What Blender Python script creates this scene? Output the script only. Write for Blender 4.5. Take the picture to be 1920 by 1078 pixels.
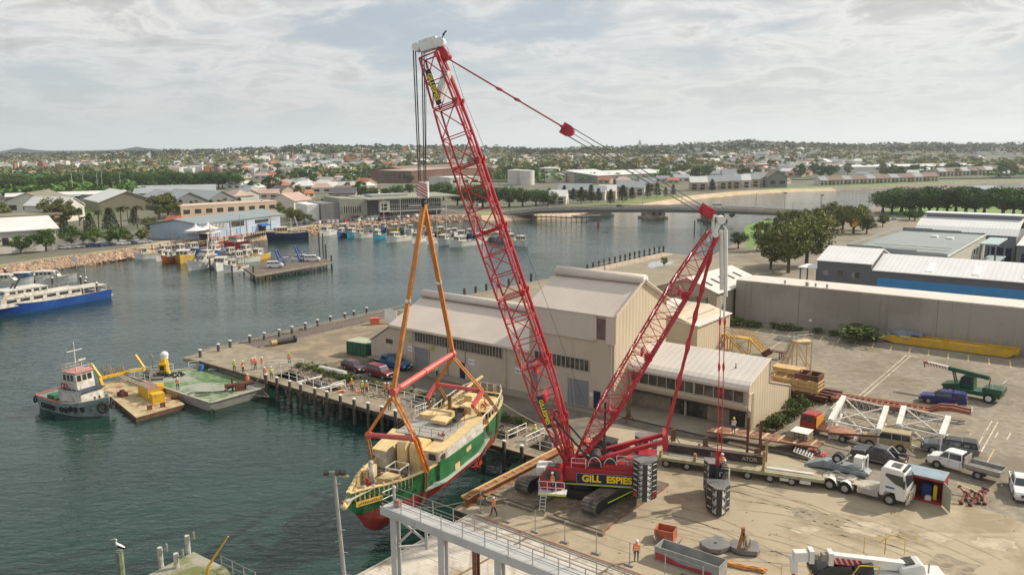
import bpy, bmesh, math, random
from mathutils import Vector, Matrix, noise
V3=Vector;R=math.radians;PI=math.pi
sc=bpy.context.scene
for o in list(bpy.data.objects): bpy.data.objects.remove(o)
# -- camera
FPX=1500.0;CAMH=32.0;PITCH=math.atan((539-280)/FPX);ROLL=math.atan2(14,1920)
cd=bpy.data.cameras.new('camera');cam=bpy.data.objects.new('camera',cd);sc.collection.objects.link(cam);sc.camera=cam
cd.sensor_width=36;cd.lens=36*FPX/1920;cd.clip_start=.5;cd.clip_end=40000
cam.matrix_world=Matrix.Translation((0,0,CAMH))@Matrix.Rotation(PI/2-PITCH,4,'X')@Matrix.Rotation(-ROLL,4,'Z')
sc.render.resolution_x=1024;sc.render.resolution_y=574
# -- sun, sky, exposure
SUN_AZ=math.atan2(.34,.94);SUN_EL=R(37)
w=bpy.data.worlds.new('World');sc.world=w;w.use_nodes=True
nt=w.node_tree;N=nt.nodes;L=nt.links;N.clear()
out=N.new('ShaderNodeOutputWorld');bg=N.new('ShaderNodeBackground');L.new(bg.outputs[0],out.inputs[0])
sky=N.new('ShaderNodeTexSky');sky.sky_type='NISHITA';sky.sun_disc=False;sky.sun_elevation=SUN_EL;sky.sun_rotation=PI/2-SUN_AZ;sky.dust_density=2.0
tc=N.new('ShaderNodeTexCoord');sx=N.new('ShaderNodeSeparateXYZ');L.new(tc.outputs['Generated'],sx.inputs[0])
def M(op,a,b=None,c=None,tree=None):
 n=(tree or nt).nodes.new('ShaderNodeMath');n.operation=op
 for i,x in enumerate((a,b,c)):
  if x is None: continue
  if isinstance(x,(int,float)): n.inputs[i].default_value=x
  else: (tree or nt).links.new(x,n.inputs[i])
 return n.outputs[0]
zz=M('MAXIMUM',sx.outputs[2],0.0);zz=M('ADD',zz,0.17)
cx=M('DIVIDE',sx.outputs[0],zz);cy=M('DIVIDE',sx.outputs[1],zz)
cb=N.new('ShaderNodeCombineXYZ');L.new(cx,cb.inputs[0]);L.new(cy,cb.inputs[1])
def nz(scale,det,rough,vec,dist=0.0,off=(0,0,0)):
 mp=N.new('ShaderNodeMapping');mp.inputs['Location'].default_value=off;L.new(vec,mp.inputs[0])
 n=N.new('ShaderNodeTexNoise');n.inputs['Scale'].default_value=scale;n.inputs['Detail'].default_value=det;n.inputs['Roughness'].default_value=rough;n.inputs['Distortion'].default_value=dist
 L.new(mp.outputs[0],n.inputs['Vector']);return n.outputs['Fac']
n1=nz(.8,8,.62,cb.outputs[0],.3,(3.1,1.2,0));n2=nz(3.0,8,.62,cb.outputs[0],.5,(7,2,0));n3=nz(.22,3,.5,cb.outputs[0],0,(1.5,4,0))
cov=M('ADD',M('MULTIPLY',n1,.7),M('MULTIPLY',n2,.34))
left=M('MULTIPLY',cx,.021)
cov=M('ADD',cov,left)
def ramp(fac,stops,tree=None,interp='LINEAR'):
 t=tree or nt;r=t.nodes.new('ShaderNodeValToRGB');t.links.new(fac,r.inputs[0]);cr=r.color_ramp;cr.interpolation=interp
 while len(cr.elements)>1: cr.elements.remove(cr.elements[0])
 cr.elements[0].position=stops[0][0];cr.elements[0].color=(*stops[0][1],1)
 for p,c in stops[1:]:
  e=cr.elements.new(p);e.color=(*c,1)
 return r.outputs[0]
mask=ramp(cov,[(.41,(0.3,)*3),(.49,(.8,)*3),(.56,(1,)*3)])
det=M('ADD',M('MULTIPLY',n2,.55),M('MULTIPLY',n1,.45))
ccol=ramp(det,[(.34,(.50,.51,.53)),(.45,(.62,.62,.615)),(.52,(.77,.765,.75)),(.57,(.58,.58,.575)),(.68,(.41,.415,.42))])
skm=N.new('ShaderNodeMix');skm.data_type='RGBA';skm.blend_type='MULTIPLY';skm.inputs[0].default_value=1
L.new(sky.outputs[0],skm.inputs[6]);skm.inputs[7].default_value=(.12,.12,.12,1)
skb=N.new('ShaderNodeMix');skb.data_type='RGBA';skb.inputs[0].default_value=.75;L.new(skm.outputs[2],skb.inputs[6]);skb.inputs[7].default_value=(.36,.46,.56,1)
mx=N.new('ShaderNodeMix');mx.data_type='RGBA';L.new(mask,mx.inputs[0]);L.new(skb.outputs[2],mx.inputs[6]);L.new(ccol,mx.inputs[7])
hb=N.new('ShaderNodeMapRange');hb.inputs[1].default_value=.0;hb.inputs[2].default_value=.13;hb.inputs[3].default_value=.8;hb.inputs[4].default_value=0;L.new(sx.outputs[2],hb.inputs[0])
mh=N.new('ShaderNodeMix');mh.data_type='RGBA';L.new(hb.outputs[0],mh.inputs[0]);L.new(mx.outputs[2],mh.inputs[6]);mh.inputs[7].default_value=(.64,.68,.67,1)
L.new(mh.outputs[2],bg.inputs[0]);bg.inputs[1].default_value=.98
sd=bpy.data.lights.new('sun','SUN');sd.energy=4.9;sd.angle=R(1.2);sd.color=(1,.91,.76)
so=bpy.data.objects.new('sun',sd);sc.collection.objects.link(so)
sv=V3((math.cos(SUN_EL)*math.cos(SUN_AZ),math.cos(SUN_EL)*math.sin(SUN_AZ),math.sin(SUN_EL)))
so.rotation_euler=sv.to_track_quat('Z','Y').to_euler();so.location=(60,60,120)
sc.view_settings.view_transform='Standard';sc.view_settings.look='None';sc.view_settings.gamma=1;sc.view_settings.exposure=.17
# -- pixel -> ground helpers (1920x1078 photo survey)
def ray(u,v):
 x=(u-960)/FPX;y=-(v-539)/FPX;c,s=math.cos(ROLL),math.sin(ROLL)
 X=x*c+y*s;Y=-x*s+y*c;p=PITCH
 return V3((X,math.cos(p)+Y*math.sin(p),-math.sin(p)+Y*math.cos(p)))
def U(u,v,z=0.0):
 r=ray(u,v);t=(z-CAMH)/r.z;return V3((r.x*t,r.y*t,z))
def UY(u,v,Y):
 r=ray(u,v);t=Y/r.y;return V3((r.x*t,Y,CAMH+r.z*t))
def row(p):
 z=p[2]-CAMH;c,s=math.cos(PITCH),math.sin(PITCH);zc=p[1]*c-z*s;Y=(p[1]*s+z*c)/zc;X=p[0]/zc
 return 539-FPX*(X*math.sin(ROLL)+Y*math.cos(ROLL))
def HT(p,v):
 lo,hi=-20.,400.
 for _ in range(40):
  m=(lo+hi)/2
  if row((p[0],p[1],m))>v: lo=m
  else: hi=m
 return lo
# -- materials
MT={}
def mat(name,c,r=.7,var=.12,s=.6,metal=0.,bump=0.,c2=None,th=.56,s2=.35,rib=None,streak=None,spec=.5,info=0.,emit=None,obj=True):
 if name in MT: return MT[name]
 m=bpy.data.materials.new(name);m.use_nodes=True;t=m.node_tree;b=t.nodes['Principled BSDF']
 b.inputs['Roughness'].default_value=r;b.inputs['Metallic'].default_value=metal;b.inputs['Specular IOR Level'].default_value=spec
 tcn=t.nodes.new('ShaderNodeTexCoord');vec=tcn.outputs['Object']
 def noi(scale,d=4,rg=.6,v=None):
  n=t.nodes.new('ShaderNodeTexNoise');n.inputs['Scale'].default_value=scale;n.inputs['Detail'].default_value=d;n.inputs['Roughness'].default_value=rg;t.links.new(v or vec,n.inputs['Vector']);return n.outputs['Fac']
 f=noi(s);k1=tuple(max(0,x*(1-var*1.6)) for x in c);k2=tuple(min(1,x*(1+var*1.4)) for x in c)
 col=ramp(f,[(.3,k1),(.7,k2)],t)
 def mix(fac,a,bb):
  n=t.nodes.new('ShaderNodeMix');n.data_type='RGBA'
  if isinstance(fac,(int,float)): n.inputs[0].default_value=fac
  else: t.links.new(fac,n.inputs[0])
  t.links.new(a,n.inputs[6])
  if isinstance(bb,tuple): n.inputs[7].default_value=(*bb,1)
  else: t.links.new(bb,n.inputs[7])
  return n.outputs[2]
 if c2:
  g=noi(s2,6,.7);col=mix(ramp(g,[(th-.05,(0,)*3),(th+.07,(1,)*3)],t),col,c2)
 if streak:
  mp=t.nodes.new('ShaderNodeMapping');mp.inputs['Scale'].default_value=streak[0];t.links.new(vec,mp.inputs[0])
  g=noi(1.0,5,.6,mp.outputs[0]);col=mix(ramp(g,[(streak[2],(0,)*3),(streak[2]+.15,(streak[3],)*3)],t),col,streak[1])
 if info:
  oi=t.nodes.new('ShaderNodeObjectInfo');hs=t.nodes.new('ShaderNodeHueSaturation');t.links.new(col,hs.inputs['Color'])
  t.links.new(M('ADD',M('MULTIPLY',oi.outputs['Random'],info,tree=t),1-info/2,tree=t),hs.inputs['Value']);
  t.links.new(M('ADD',M('MULTIPLY',oi.outputs['Random'],.05*info,tree=t),.5-.02*info,tree=t),hs.inputs['Hue']);col=hs.outputs[0]
 hgt=None
 if rib:
  mp=t.nodes.new('ShaderNodeMapping');mp.inputs['Rotation'].default_value=(0,0,rib[0]);t.links.new(vec,mp.inputs[0])
  wv=t.nodes.new('ShaderNodeTexWave');wv.inputs['Scale'].default_value=.314/rib[1];wv.inputs['Detail'].default_value=0;t.links.new(mp.outputs[0],wv.inputs[0])
  hgt=wv.outputs['Fac'];col=mix(ramp(hgt,[(0,(rib[2],)*3),(.25,(0,)*3)],t),col,tuple(x*.55 for x in c))
 t.links.new(col,b.inputs['Base Color'])
 if bump or rib:
  bp=t.nodes.new('ShaderNodeBump');bp.inputs['Strength'].default_value=bump or .4;bp.inputs['Distance'].default_value=.05
  t.links.new(hgt if hgt else noi(s*6,5,.65),bp.inputs['Height']);t.links.new(bp.outputs[0],b.inputs['Normal'])
 if emit: b.inputs['Emission Color'].default_value=(*c,1);b.inputs['Emission Strength'].default_value=emit
 MT[name]=m;return m
# -- mesh builder
def chain(o):
 m=o.matrix_basis.copy()
 while o.parent: o=o.parent;m=o.matrix_basis@m
 return m
class MB:
 def __init__(s): s.v=[];s.f=[];s.mi=[];s.g=[]
 def add(s,vs,fs,mi=0):
  n=len(s.v);s.g.append((n,len(s.f)));s.v+= [tuple(p) for p in vs];s.f+=[tuple(i+n for i in f) for f in fs];s.mi+=[mi]*len(fs);return s
 def face(s,*ps,mi=0): return s.add(ps,[tuple(range(len(ps)))],mi)
 def box(s,c,d,yaw=0,mi=0,tilt=None):
  m=Matrix.Rotation(yaw,3,'Z')
  if tilt is not None: m=m@tilt
  hx,hy,hz=d[0]/2,d[1]/2,d[2]/2;c=V3(c)
  vs=[c+m@V3((x*hx,y*hy,z*hz)) for z in (-1,1) for y in (-1,1) for x in (-1,1)]
  return s.add(vs,[(0,2,3,1),(4,5,7,6),(0,1,5,4),(2,6,7,3),(0,4,6,2),(1,3,7,5)],mi)
 def bb(s,x0,x1,y0,y1,z0,z1,mi=0): return s.box(((x0+x1)/2,(y0+y1)/2,(z0+z1)/2),(abs(x1-x0),abs(y1-y0),abs(z1-z0)),mi=mi)
 def bar(s,p,q,w,h=None,mi=0,up=(0,0,1)):
  p=V3(p);q=V3(q);d=q-p
  if d.length<1e-6: return s
  h=h or w;d.normalize();u=V3(up)
  if abs(d.dot(u))>.98: u=V3((1,0,0))
  a=d.cross(u).normalized();b=a.cross(d).normalized()
  vs=[e+a*x*w/2+b*y*h/2 for e in (p,q) for y in (-1,1) for x in (-1,1)]
  return s.add(vs,[(0,2,3,1),(4,5,7,6),(0,1,5,4),(2,6,7,3),(0,4,6,2),(1,3,7,5)],mi)
 def tube(s,p,q,r,n=6,r2=None,mi=0,cap=True):
  p=V3(p);q=V3(q);d=q-p
  if d.length<1e-6: return s
  r2=r if r2 is None else r2;d.normalize();u=V3((0,0,1))
  if abs(d.dot(u))>.98: u=V3((1,0,0))
  a=d.cross(u).normalized();b=a.cross(d).normalized();vs=[]
  for e,rr in ((p,r),(q,r2)):
   for i in range(n):
    t=2*PI*i/n;vs.append(e+(a*math.cos(t)+b*math.sin(t))*rr)
  fs=[(i,(i+1)%n,n+(i+1)%n,n+i) for i in range(n)]
  if cap: fs+=[tuple(range(n))[::-1],tuple(range(n,2*n))]
  return s.add(vs,fs,mi)
 def path(s,pts,r,n=5,mi=0):
  for a,b in zip(pts[:-1],pts[1:]): s.tube(a,b,r,n,mi=mi)
  return s
 def ext(s,poly,z0,z1,mi=0,top=None):
  n=len(poly);vs=[(p[0],p[1],z0) for p in poly]+[(p[0],p[1],z1) for p in poly]
  a=sum(poly[i][0]*poly[(i+1)%n][1]-poly[(i+1)%n][0]*poly[i][1] for i in range(n))
  fs=[(i,(i+1)%n,n+(i+1)%n,n+i) for i in range(n)]+[tuple(range(n))[::-1],tuple(range(n,2*n))]
  if a<0: fs=[f[::-1] for f in fs]
  s.add(vs,fs,mi)
  if top is not None: s.mi[-1]=top
  return s
 def prof(s,pts,o,ax,az,ay,w,mi=0):
  o=V3(o);ax=V3(ax);az=V3(az);ay=V3(ay);n=len(pts)
  vs=[o+ax*x+az*z+ay*(k*w/2) for k in (-1,1) for x,z in pts]
  return s.add(vs,[(i,(i+1)%n,n+(i+1)%n,n+i) for i in range(n)]+[tuple(range(n))[::-1],tuple(range(n,2*n))],mi)
 def loft(s,rings,mi=0,cap=True,close=True):
  n=len(rings[0]);vs=[p for r in rings for p in r];fs=[]
  for k in range(len(rings)-1):
   for i in range(n if close else n-1):
    j=(i+1)%n;fs.append((k*n+i,k*n+j,(k+1)*n+j,(k+1)*n+i))
  if cap: fs+=[tuple(range(n))[::-1],tuple(range((len(rings)-1)*n,len(rings)*n))]
  return s.add(vs,fs,mi)
 def sph(s,c,r,n=8,m=5,mi=0,bot=-PI/2):
  if isinstance(r,(int,float)): r=(r,r,r)
  rings=[]
  for j in range(m+1):
   t=bot+(PI/2-bot)*j/m;rings.append([(c[0]+r[0]*math.cos(t)*math.cos(2*PI*i/n)+0,c[1]+r[1]*math.cos(t)*math.sin(2*PI*i/n),c[2]+r[2]*math.sin(t)) for i in range(n)])
  return s.loft(rings,mi)
 def wheel(s,c,r,w,ax=(0,1,0),mi=0,mh=1,n=14):
  c=V3(c);ax=V3(ax).normalized()
  s.tube(c-ax*w/2,c+ax*w/2,r,n,mi=mi);s.tube(c-ax*(w/2+.012),c+ax*(w/2+.012),r*.55,n,mi=mh);return s
 def rail(s,pts,h=1.05,r=.035,n=2,step=1.8,mi=0):
  for a,b in zip(pts[:-1],pts[1:]):
   a=V3(a);b=V3(b);l=(b-a).length;k=max(1,round(l/step))
   for j in range(n): s.tube(a+V3((0,0,h*(j+1)/n)),b+V3((0,0,h*(j+1)/n)),r*.8,4,mi=mi)
   for i in range(k+1):
    p=a.lerp(b,i/k);s.tube(p,p+V3((0,0,h)),r,4,mi=mi)
  return s
 def B(s,name,mats,parent=None,world=True,smooth=False,bevel=0,**kw):
  me=bpy.data.meshes.new(name);vs=s.v
  if parent is not None and world:
   inv=chain(parent).inverted();vs=[tuple(inv@V3(p)) for p in vs]
  elif parent is None and world and vs:
   o=V3((sum(p[0] for p in vs)/len(vs),sum(p[1] for p in vs)/len(vs),min(p[2] for p in vs)));vs=[(p[0]-o.x,p[1]-o.y,p[2]-o.z) for p in vs]
  me.from_pydata(vs,[],s.f)
  if not isinstance(mats,(list,tuple)): mats=[mats]
  for m in mats: me.materials.append(m)
  for p,i in zip(me.polygons,s.mi): p.material_index=i;p.use_smooth=smooth
  if bevel or name in FIXN:
   bm=bmesh.new();bm.from_mesh(me);bmesh.ops.recalc_face_normals(bm,faces=bm.faces);bm.to_mesh(me);bm.free()
  me.update()
  o=bpy.data.objects.new(name,me);sc.collection.objects.link(o)
  if parent is not None: o.parent=parent
  elif world and vs is not s.v: o.location=V3((sum(p[0] for p in s.v)/len(s.v),sum(p[1] for p in s.v)/len(s.v),min(p[2] for p in s.v)))
  if bevel:
   b=o.modifiers.new('bevel','BEVEL');b.width=bevel;b.segments=2;b.limit_method='ANGLE'
  tag(o,**kw) if kw else None
  return o
def each(mb,name,mats,parent=None,world=True,k=1,**kw):
 g=mb.g+[(len(mb.v),len(mb.f))];out_=[]
 for i in range(0,len(mb.g),k):
  j=min(i+k,len(mb.g));(v0,f0),(v1,f1)=g[i],g[j];m=MB();m.v=mb.v[v0:v1];m.f=[tuple(a-v0 for a in f) for f in mb.f[f0:f1]];m.mi=mb.mi[f0:f1]
  out_.append(m.B(name,mats,parent,world,**kw))
 return out_
FIXN=set()
def tag(o,label=None,cat=None,group=None,kind=None):
 if label: o['label']=label
 if cat: o['category']=cat
 if group: o['group']=group
 if kind: o['kind']=kind
 return o
def thing(name,loc,label,cat,rz=0.,group=None,scale=1.):
 o=bpy.data.objects.new(name,None);sc.collection.objects.link(o);o.location=loc;o.rotation_euler=(0,0,rz);o.empty_display_size=.5
 if scale!=1: o.scale=(scale,)*3
 o.matrix_basis;tag(o,label,cat,group)
 return o
def kids(o): return [c for c in bpy.data.objects if c.parent==o]
KC={}
def dup(o,loc,rz=0.,label=None,group=None,scale=None,swap=None):
 r=o.copy();sc.collection.objects.link(r);r.location=loc;r.rotation_euler=(0,0,rz)
 if scale is not None: r.scale=scale if isinstance(scale,tuple) else (scale,)*3
 if label: r['label']=label
 if group: r['group']=group
 if o not in KC: KC[o]=[(c,kids(c)) for c in kids(o)]
 for c,g in KC[o]:
  k=c.copy();sc.collection.objects.link(k);k.parent=r
  if swap and k.name.split('.')[0] in swap:
   k.data=k.data.copy();k.data.materials[0]=swap[k.name.split('.')[0]]
  for x in g:
   y=x.copy();sc.collection.objects.link(y);y.parent=k
 return r
def text(s,size,mat_,parent,M4,name='lettering',depth=.02,bold=.0,align='CENTER'):
 c=bpy.data.curves.new(name,'FONT');c.body=s;c.size=size;c.extrude=depth;c.align_x=align;c.align_y='CENTER';c.offset=bold
 o=bpy.data.objects.new(name,c);sc.collection.objects.link(o);bpy.context.view_layer.update()
 dg=bpy.context.evaluated_depsgraph_get();me=bpy.data.meshes.new_from_object(o.evaluated_get(dg));bpy.data.objects.remove(o)
 me.transform(M4);me.materials.clear();me.materials.append(mat_)
 q=bpy.data.objects.new(name,me);sc.collection.objects.link(q)
 if parent: me.transform(chain(parent).inverted());q.parent=parent
 return q
def frame(o,x,z):
 x=V3(x).normalized();z=V3(z).normalized();y=x.cross(z);z2=z
 return Matrix(((x.x,z2.x,y.x,o[0]),(x.y,z2.y,y.y,o[1]),(x.z,z2.z,y.z,o[2]),(0,0,0,1)))
# -- wharf frame (s along the quay, t inland)
WO=U(384,681);WD=(U(994,856)-WO).normalized();WN=V3((-WD.y,WD.x,0));WYAW=math.atan2(WD.y,WD.x)
def W(s,t,z=0.):
 p=WO+WD*s+WN*t;return V3((p.x,p.y,z))
def Wb(mb,s0,s1,t0,t1,z0,z1,mi=0):
 return mb.ext([W(s0,t0),W(s1,t0),W(s1,t1),W(s0,t1)],z0,z1,mi)
def ST(u,v,z=0.):
 p=U(u,v,z)-WO;return p.dot(WD),p.dot(WN)
WATER=-2.2
m_asph=mat('asphalt',(.235,.20,.15),.9,.2,1.1,c2=(.17,.14,.095),th=.52,s2=.08,bump=.1,streak=((.5,.03,1),(.30,.25,.17),.55,.5))
m_road=mat('dark_asphalt',(.13,.108,.083),.9,.18,.2,c2=(.19,.16,.12),th=.55,s2=.15)
m_conc=mat('sandy_concrete',(.37,.305,.21),.9,.10,.10,c2=(.26,.205,.13),th=.54,s2=.10,bump=.06,streak=((.08,.5,1),(.46,.39,.27),.56,.6))
m_dirt=mat('dirt',(.17,.13,.08),.95,.25,.4,c2=(.10,.085,.06),th=.5,s2=.3,bump=.3)
m_path=mat('footpath',(.25,.21,.155),.9,.1,.5)
m_kerb=mat('kerb_concrete',(.30,.26,.20),.85,.1,.8)
m_water=None
def flat(name,pts,z,m,kind='structure',**k):
 mb=MB();mb.add([(p[0],p[1],z) for p in pts],[tuple(range(len(pts)))]);
 a=sum(pts[i][0]*pts[(i+1)%len(pts)][1]-pts[(i+1)%len(pts)][0]*pts[i][1] for i in range(len(pts)))
 if a<0: mb.f=[f[::-1] for f in mb.f]
 return mb.B(name,m,kind=kind,**k)
# water -------------------------------------------------
def water_mat():
 m=bpy.data.materials.new('harbour_water');m.use_nodes=True;t=m.node_tree;b=t.nodes['Principled BSDF']
 b.inputs['Base Color'].default_value=(.008,.030,.030,1);b.inputs['Roughness'].default_value=.07;b.inputs['IOR'].default_value=1.33
 tcn=t.nodes.new('ShaderNodeTexCoord')
 def n(sc_,st,det,rg=.6):
  mp=t.nodes.new('ShaderNodeMapping');mp.inputs['Scale'].default_value=st;mp.inputs['Rotation'].default_value=(0,0,.35);t.links.new(tcn.outputs['Object'],mp.inputs[0])
  q=t.nodes.new('ShaderNodeTexNoise');q.inputs['Scale'].default_value=sc_;q.inputs['Detail'].default_value=det;q.inputs['Roughness'].default_value=rg;q.inputs['Distortion'].default_value=.4;t.links.new(mp.outputs[0],q.inputs['Vector']);return q.outputs['Fac']
 h=M('ADD',M('MULTIPLY',n(.9,(.55,1.3,1),3),1.0,tree=t),M('MULTIPLY',n(.13,(.7,1.3,1),3),1.5,tree=t),tree=t)
 bp=t.nodes.new('ShaderNodeBump');bp.inputs['Strength'].default_value=.6;bp.inputs['Distance'].default_value=.26;t.links.new(h,bp.inputs['Height']);t.links.new(M('ADD',M('MULTIPLY',n(.022,(.6,1.6,1),4),1.5,tree=t),-.18,tree=t),bp.inputs['Strength']);t.links.new(bp.outputs[0],b.inputs['Normal'])
 f=n(.035,(1,2.2,1),4);c=ramp(f,[(.35,(.007,.029,.023)),(.65,(.013,.040,.031))],t);t.links.new(c,b.inputs['Base Color'])
 return m
m_water=water_mat()
flat('water',[(-1500,-60),(1500,-60),(1500,900),(-1500,900)],WATER,m_water)
# near land (the yard) ----------------------------------
far_q=[U(745,585),U(870,555),U(1130,505),U(1243,473)]
landA=[W(64.4,-14.2),W(64.4,6.2),W(59,6.4),W(52,5.5),W(42,5.7),W(36,5.8),W(28.6,6.0),W(21.5,5.4),W(14.3,7.3),W(9,9.6),W(-6.6,9.6),W(-6.6,38),W(-6.5,66),W(-4,118),W(-5.9,159.6),
U(1330,482),U(1352,470),U(1385,452),U(1410,436),U(1500,402),U(1560,398),U(1610,397),U(1640,385),U(1665,371),U(1700,366),U(1770,356),U(1800,354),U(2200,352),(420,200),(260,20),(90,-30),W(112,-40),W(112,-14.2)]
g=flat('yard_ground',landA,0,m_asph)
def skirt(name,pts,out,z1,m,nrm=None,seed=1,step=1.6,z0=0.,kind='structure'):
 rnd=random.Random(seed);P=[]
 for a,b in zip(pts[:-1],pts[1:]):
  a=V3((a[0],a[1],0));b=V3((b[0],b[1],0));k=max(1,int((b-a).length/step))
  for i in range(k): P.append(a.lerp(b,i/k))
 P.append(V3((pts[-1][0],pts[-1][1],0)));rows=[]
 for i,p in enumerate(P):
  d=(P[min(i+1,len(P)-1)]-P[max(i-1,0)]).normalized();nn=V3((d.y,-d.x,0))*(1 if out>0 else -1);r=[]
  for j in range(6):
   f=j/5;jit=.28*min(1,abs(out)/3) if 0<j<5 else 0
   q=p+nn*abs(out)*f+V3((rnd.uniform(-1,1)*jit,rnd.uniform(-1,1)*jit,0));r.append((q.x,q.y,z0+(z1-z0)*f+rnd.uniform(-1,1)*jit*.6))
  rows.append(r)
 mb=MB();n=6;mb.v=[p for r in rows for p in r]
 for i in range(len(rows)-1):
  for j in range(5):
   f=(i*n+j,(i+1)*n+j,(i+1)*n+j+1,i*n+j+1);mb.f.append(f if out<0 else f[::-1]);mb.mi.append(0)
 return mb.B(name,m,kind=kind)
m_wall=mat('quay_wall',(.16,.13,.10),.9,.2,.5,c2=(.07,.06,.045),th=.5,s2=.6)
m_rock=mat('rubble_stone',(.27,.22,.165),.9,.35,1.1,c2=(.13,.105,.08),th=.5,s2=1.4,bump=.6)
m_rockp=mat('pink_rubble_stone',(.42,.29,.20),.9,.35,.55,c2=(.20,.14,.10),th=.52,s2=.5,bump=.6)
mb=MB();qp=[W(112,-14.2),W(64.4,-14.2),W(64.4,6.2)]
for a,b in zip(qp[:-1],qp[1:]): mb.face((a.x,a.y,-.9),(b.x,b.y,-.9),(b.x,b.y,-.004),(a.x,a.y,-.004))
mb.B('quay_wall_edge',m_wall,kind='structure')
mb=MB();i0=landA.index(landA[9]);wp=[W(9,9.6),W(-6.6,9.6),W(-6.6,38),W(-6.5,66),W(-4,118),W(-5.9,159.6),U(1330,482)]
for a,b in zip(wp[:-1],wp[1:]): mb.face((a.x,a.y,WATER-1),(b.x,b.y,WATER-1),(b.x,b.y,-.002),(a.x,a.y,-.002))
mb.B('west_quay_wall',m_wall,kind='structure')
skirt('stone_bank',[W(64.4,6.2),W(59,6.4),W(52,5.5),W(42,5.7),W(36,5.8),W(28.6,6.0),W(21.5,5.4),W(14.3,7.3),W(9,9.6)],-2.6,WATER-.3,m_rock,step=.7,seed=3)
skirt('river_bank',[U(1330,482),U(1352,470),U(1385,452),U(1410,436),U(1500,402),U(1560,398),U(1610,397),U(1640,385),U(1665,371),U(1700,366),U(1770,356),U(1800,354),U(2200,352)],-4,WATER-.3,m_rock,seed=4)
def stones(name,pts,n,r,m,seed,width,zf,lab=None):
 rnd=random.Random(seed);mb=MB();L_=[(V3((a[0],a[1],0)),V3((b[0],b[1],0))) for a,b in zip(pts[:-1],pts[1:])];ws=[(b-a).length for a,b in L_]
 ico=[(0,0,1),(.9,0,.1),(.28,.85,.1),(-.72,.53,.1),(-.72,-.53,.1),(.28,-.85,.1),(0,0,-.6)];fs=[(0,1,2),(0,2,3),(0,3,4),(0,4,5),(0,5,1),(6,2,1),(6,3,2),(6,4,3),(6,5,4),(6,1,5)]
 for _ in range(n):
  a,b=rnd.choices(L_,ws)[0];f=rnd.random();d=(b-a).normalized();nn=V3((d.y,-d.x,0));k=rnd.random()
  p=a.lerp(b,f)+nn*width*k;s=r*rnd.uniform(.5,1.3);M3=Matrix.Rotation(rnd.uniform(0,6),3,'Z')@Matrix.Rotation(rnd.uniform(-.5,.5),3,'X')
  mb.add([V3((p.x,p.y,zf(k)))+M3@V3((x*s*rnd.uniform(.75,1.2),y*s*rnd.uniform(.7,1.1),zz_*s*.8)) for x,y,zz_ in ico],fs)
 return mb.B(name,m,kind='stuff',label=lab)
stones('bank_stones',[W(59,6.6),W(52,5.7),W(42,5.9),W(28.6,6.2),W(21.5,5.6),W(14.3,7.5)],1500,.26,m_rock,5,-2.3,lambda k:.05 if k<.0 else .06)
flat('concrete_apron',[W(64.4,-14.2),W(112,-14.2),W(114,8),W(104,14.5),W(92,15.5),W(79,16.4),W(64.4,13)],.004,m_conc)
flat('service_road',[W(64.4,6.2),W(64.4,13),W(79,16.4),W(79,16.9),W(30,16.9),W(20,16.9),W(15,14),W(22,9.6),W(40,9.2),W(56,9.6)],.006,m_road)
mb=MB();Wb(mb,30,64.0,15.3,17.4,.0,.13);Wb(mb,58,79.2,16.7,21.7,.0,.14);mb.B('footpath',m_path,kind='structure')
mb=MB();Wb(mb,50,91,16.55,16.69,.0,.14);mb.B('kerb',mat('dark_kerb',(.07,.06,.05),.9),kind='structure')
m_dust=mat('sand_dust',(.26,.20,.13),.95,.25,.25,c2=(.18,.145,.10),th=.5,s2=.2)
flat('dirt_verge',[W(14,9),W(22,6.5),W(42,7),W(56,6.8),W(60,9),W(56,9.6),W(40,9.2),W(22,9.6),W(16,13)],.008,m_dirt)
flat('west_dirt_yard',[W(-2,12),W(12,11),W(18,14),W(20,30),W(20,60),W(-2,60)],.009,m_dust)
m_far=mat('old_paving',(.25,.215,.15),.9,.12,.15,c2=(.20,.17,.12),s2=.05)
flat('far_yard_paving',[W(-3,66),W(40,62),W(50,88),W(60,150),W(-3,155)],.01,m_far)
flat('quay_strip',[W(-5.5,100),W(-1,100),W(-1,158),W(-5.5,158)],.014,mat('pink_concrete',(.42,.32,.235),.9,.12,.3))
pud=[U(1215,497),U(1222,489),U(1240,485),U(1262,487),U(1268,480),U(1240,478),U(1260,476),U(1266,484),U(1262,491),U(1245,499),U(1228,502)]
flat('puddle',[U(1213,499),U(1220,492),U(1243,489),U(1263,490),U(1262,494),U(1240,500),U(1222,503)],.016,mat('puddle_water',(.32,.33,.33),.08,.02))
m_line=mat('line_paint',(.55,.50,.38),.8,.25,.8);m_yel=mat('worn_yellow_paint',(.62,.44,.20),.8,.25,.8)
mb=MB()
def strip(a,b,w,z=.012):
 a=V3((a[0],a[1],0));b=V3((b[0],b[1],0));d=(b-a).normalized();n=V3((-d.y,d.x,0))*w/2
 mb.face(*[(p.x,p.y,z) for p in (a-n,b-n,b+n,a+n)])
strip(W(84.0,38),W(84.0,68.6),.12);strip(W(84.6,38),W(84.6,68.6),.12);strip(W(83.2,68.9),W(85.6,68.9),.2)
strip(U(1440,632),U(1290,600),.12);strip(U(1426,665),U(1510,612),.12);strip(W(99.2,30),W(99.2,42),.12);strip(W(99.8,30),W(99.8,42),.12)
for i in range(4): strip(U(1819+i*23,815+i*3),U(1826+i*23,803+i*3),.12)
for a,b in (((1030,520),(1180,495)),((1250,525),(1330,505)),((1236,560),(1320,530))): strip(U(*a),U(*b),.15)
mb.B('painted_lines',m_line,kind='structure')
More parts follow.
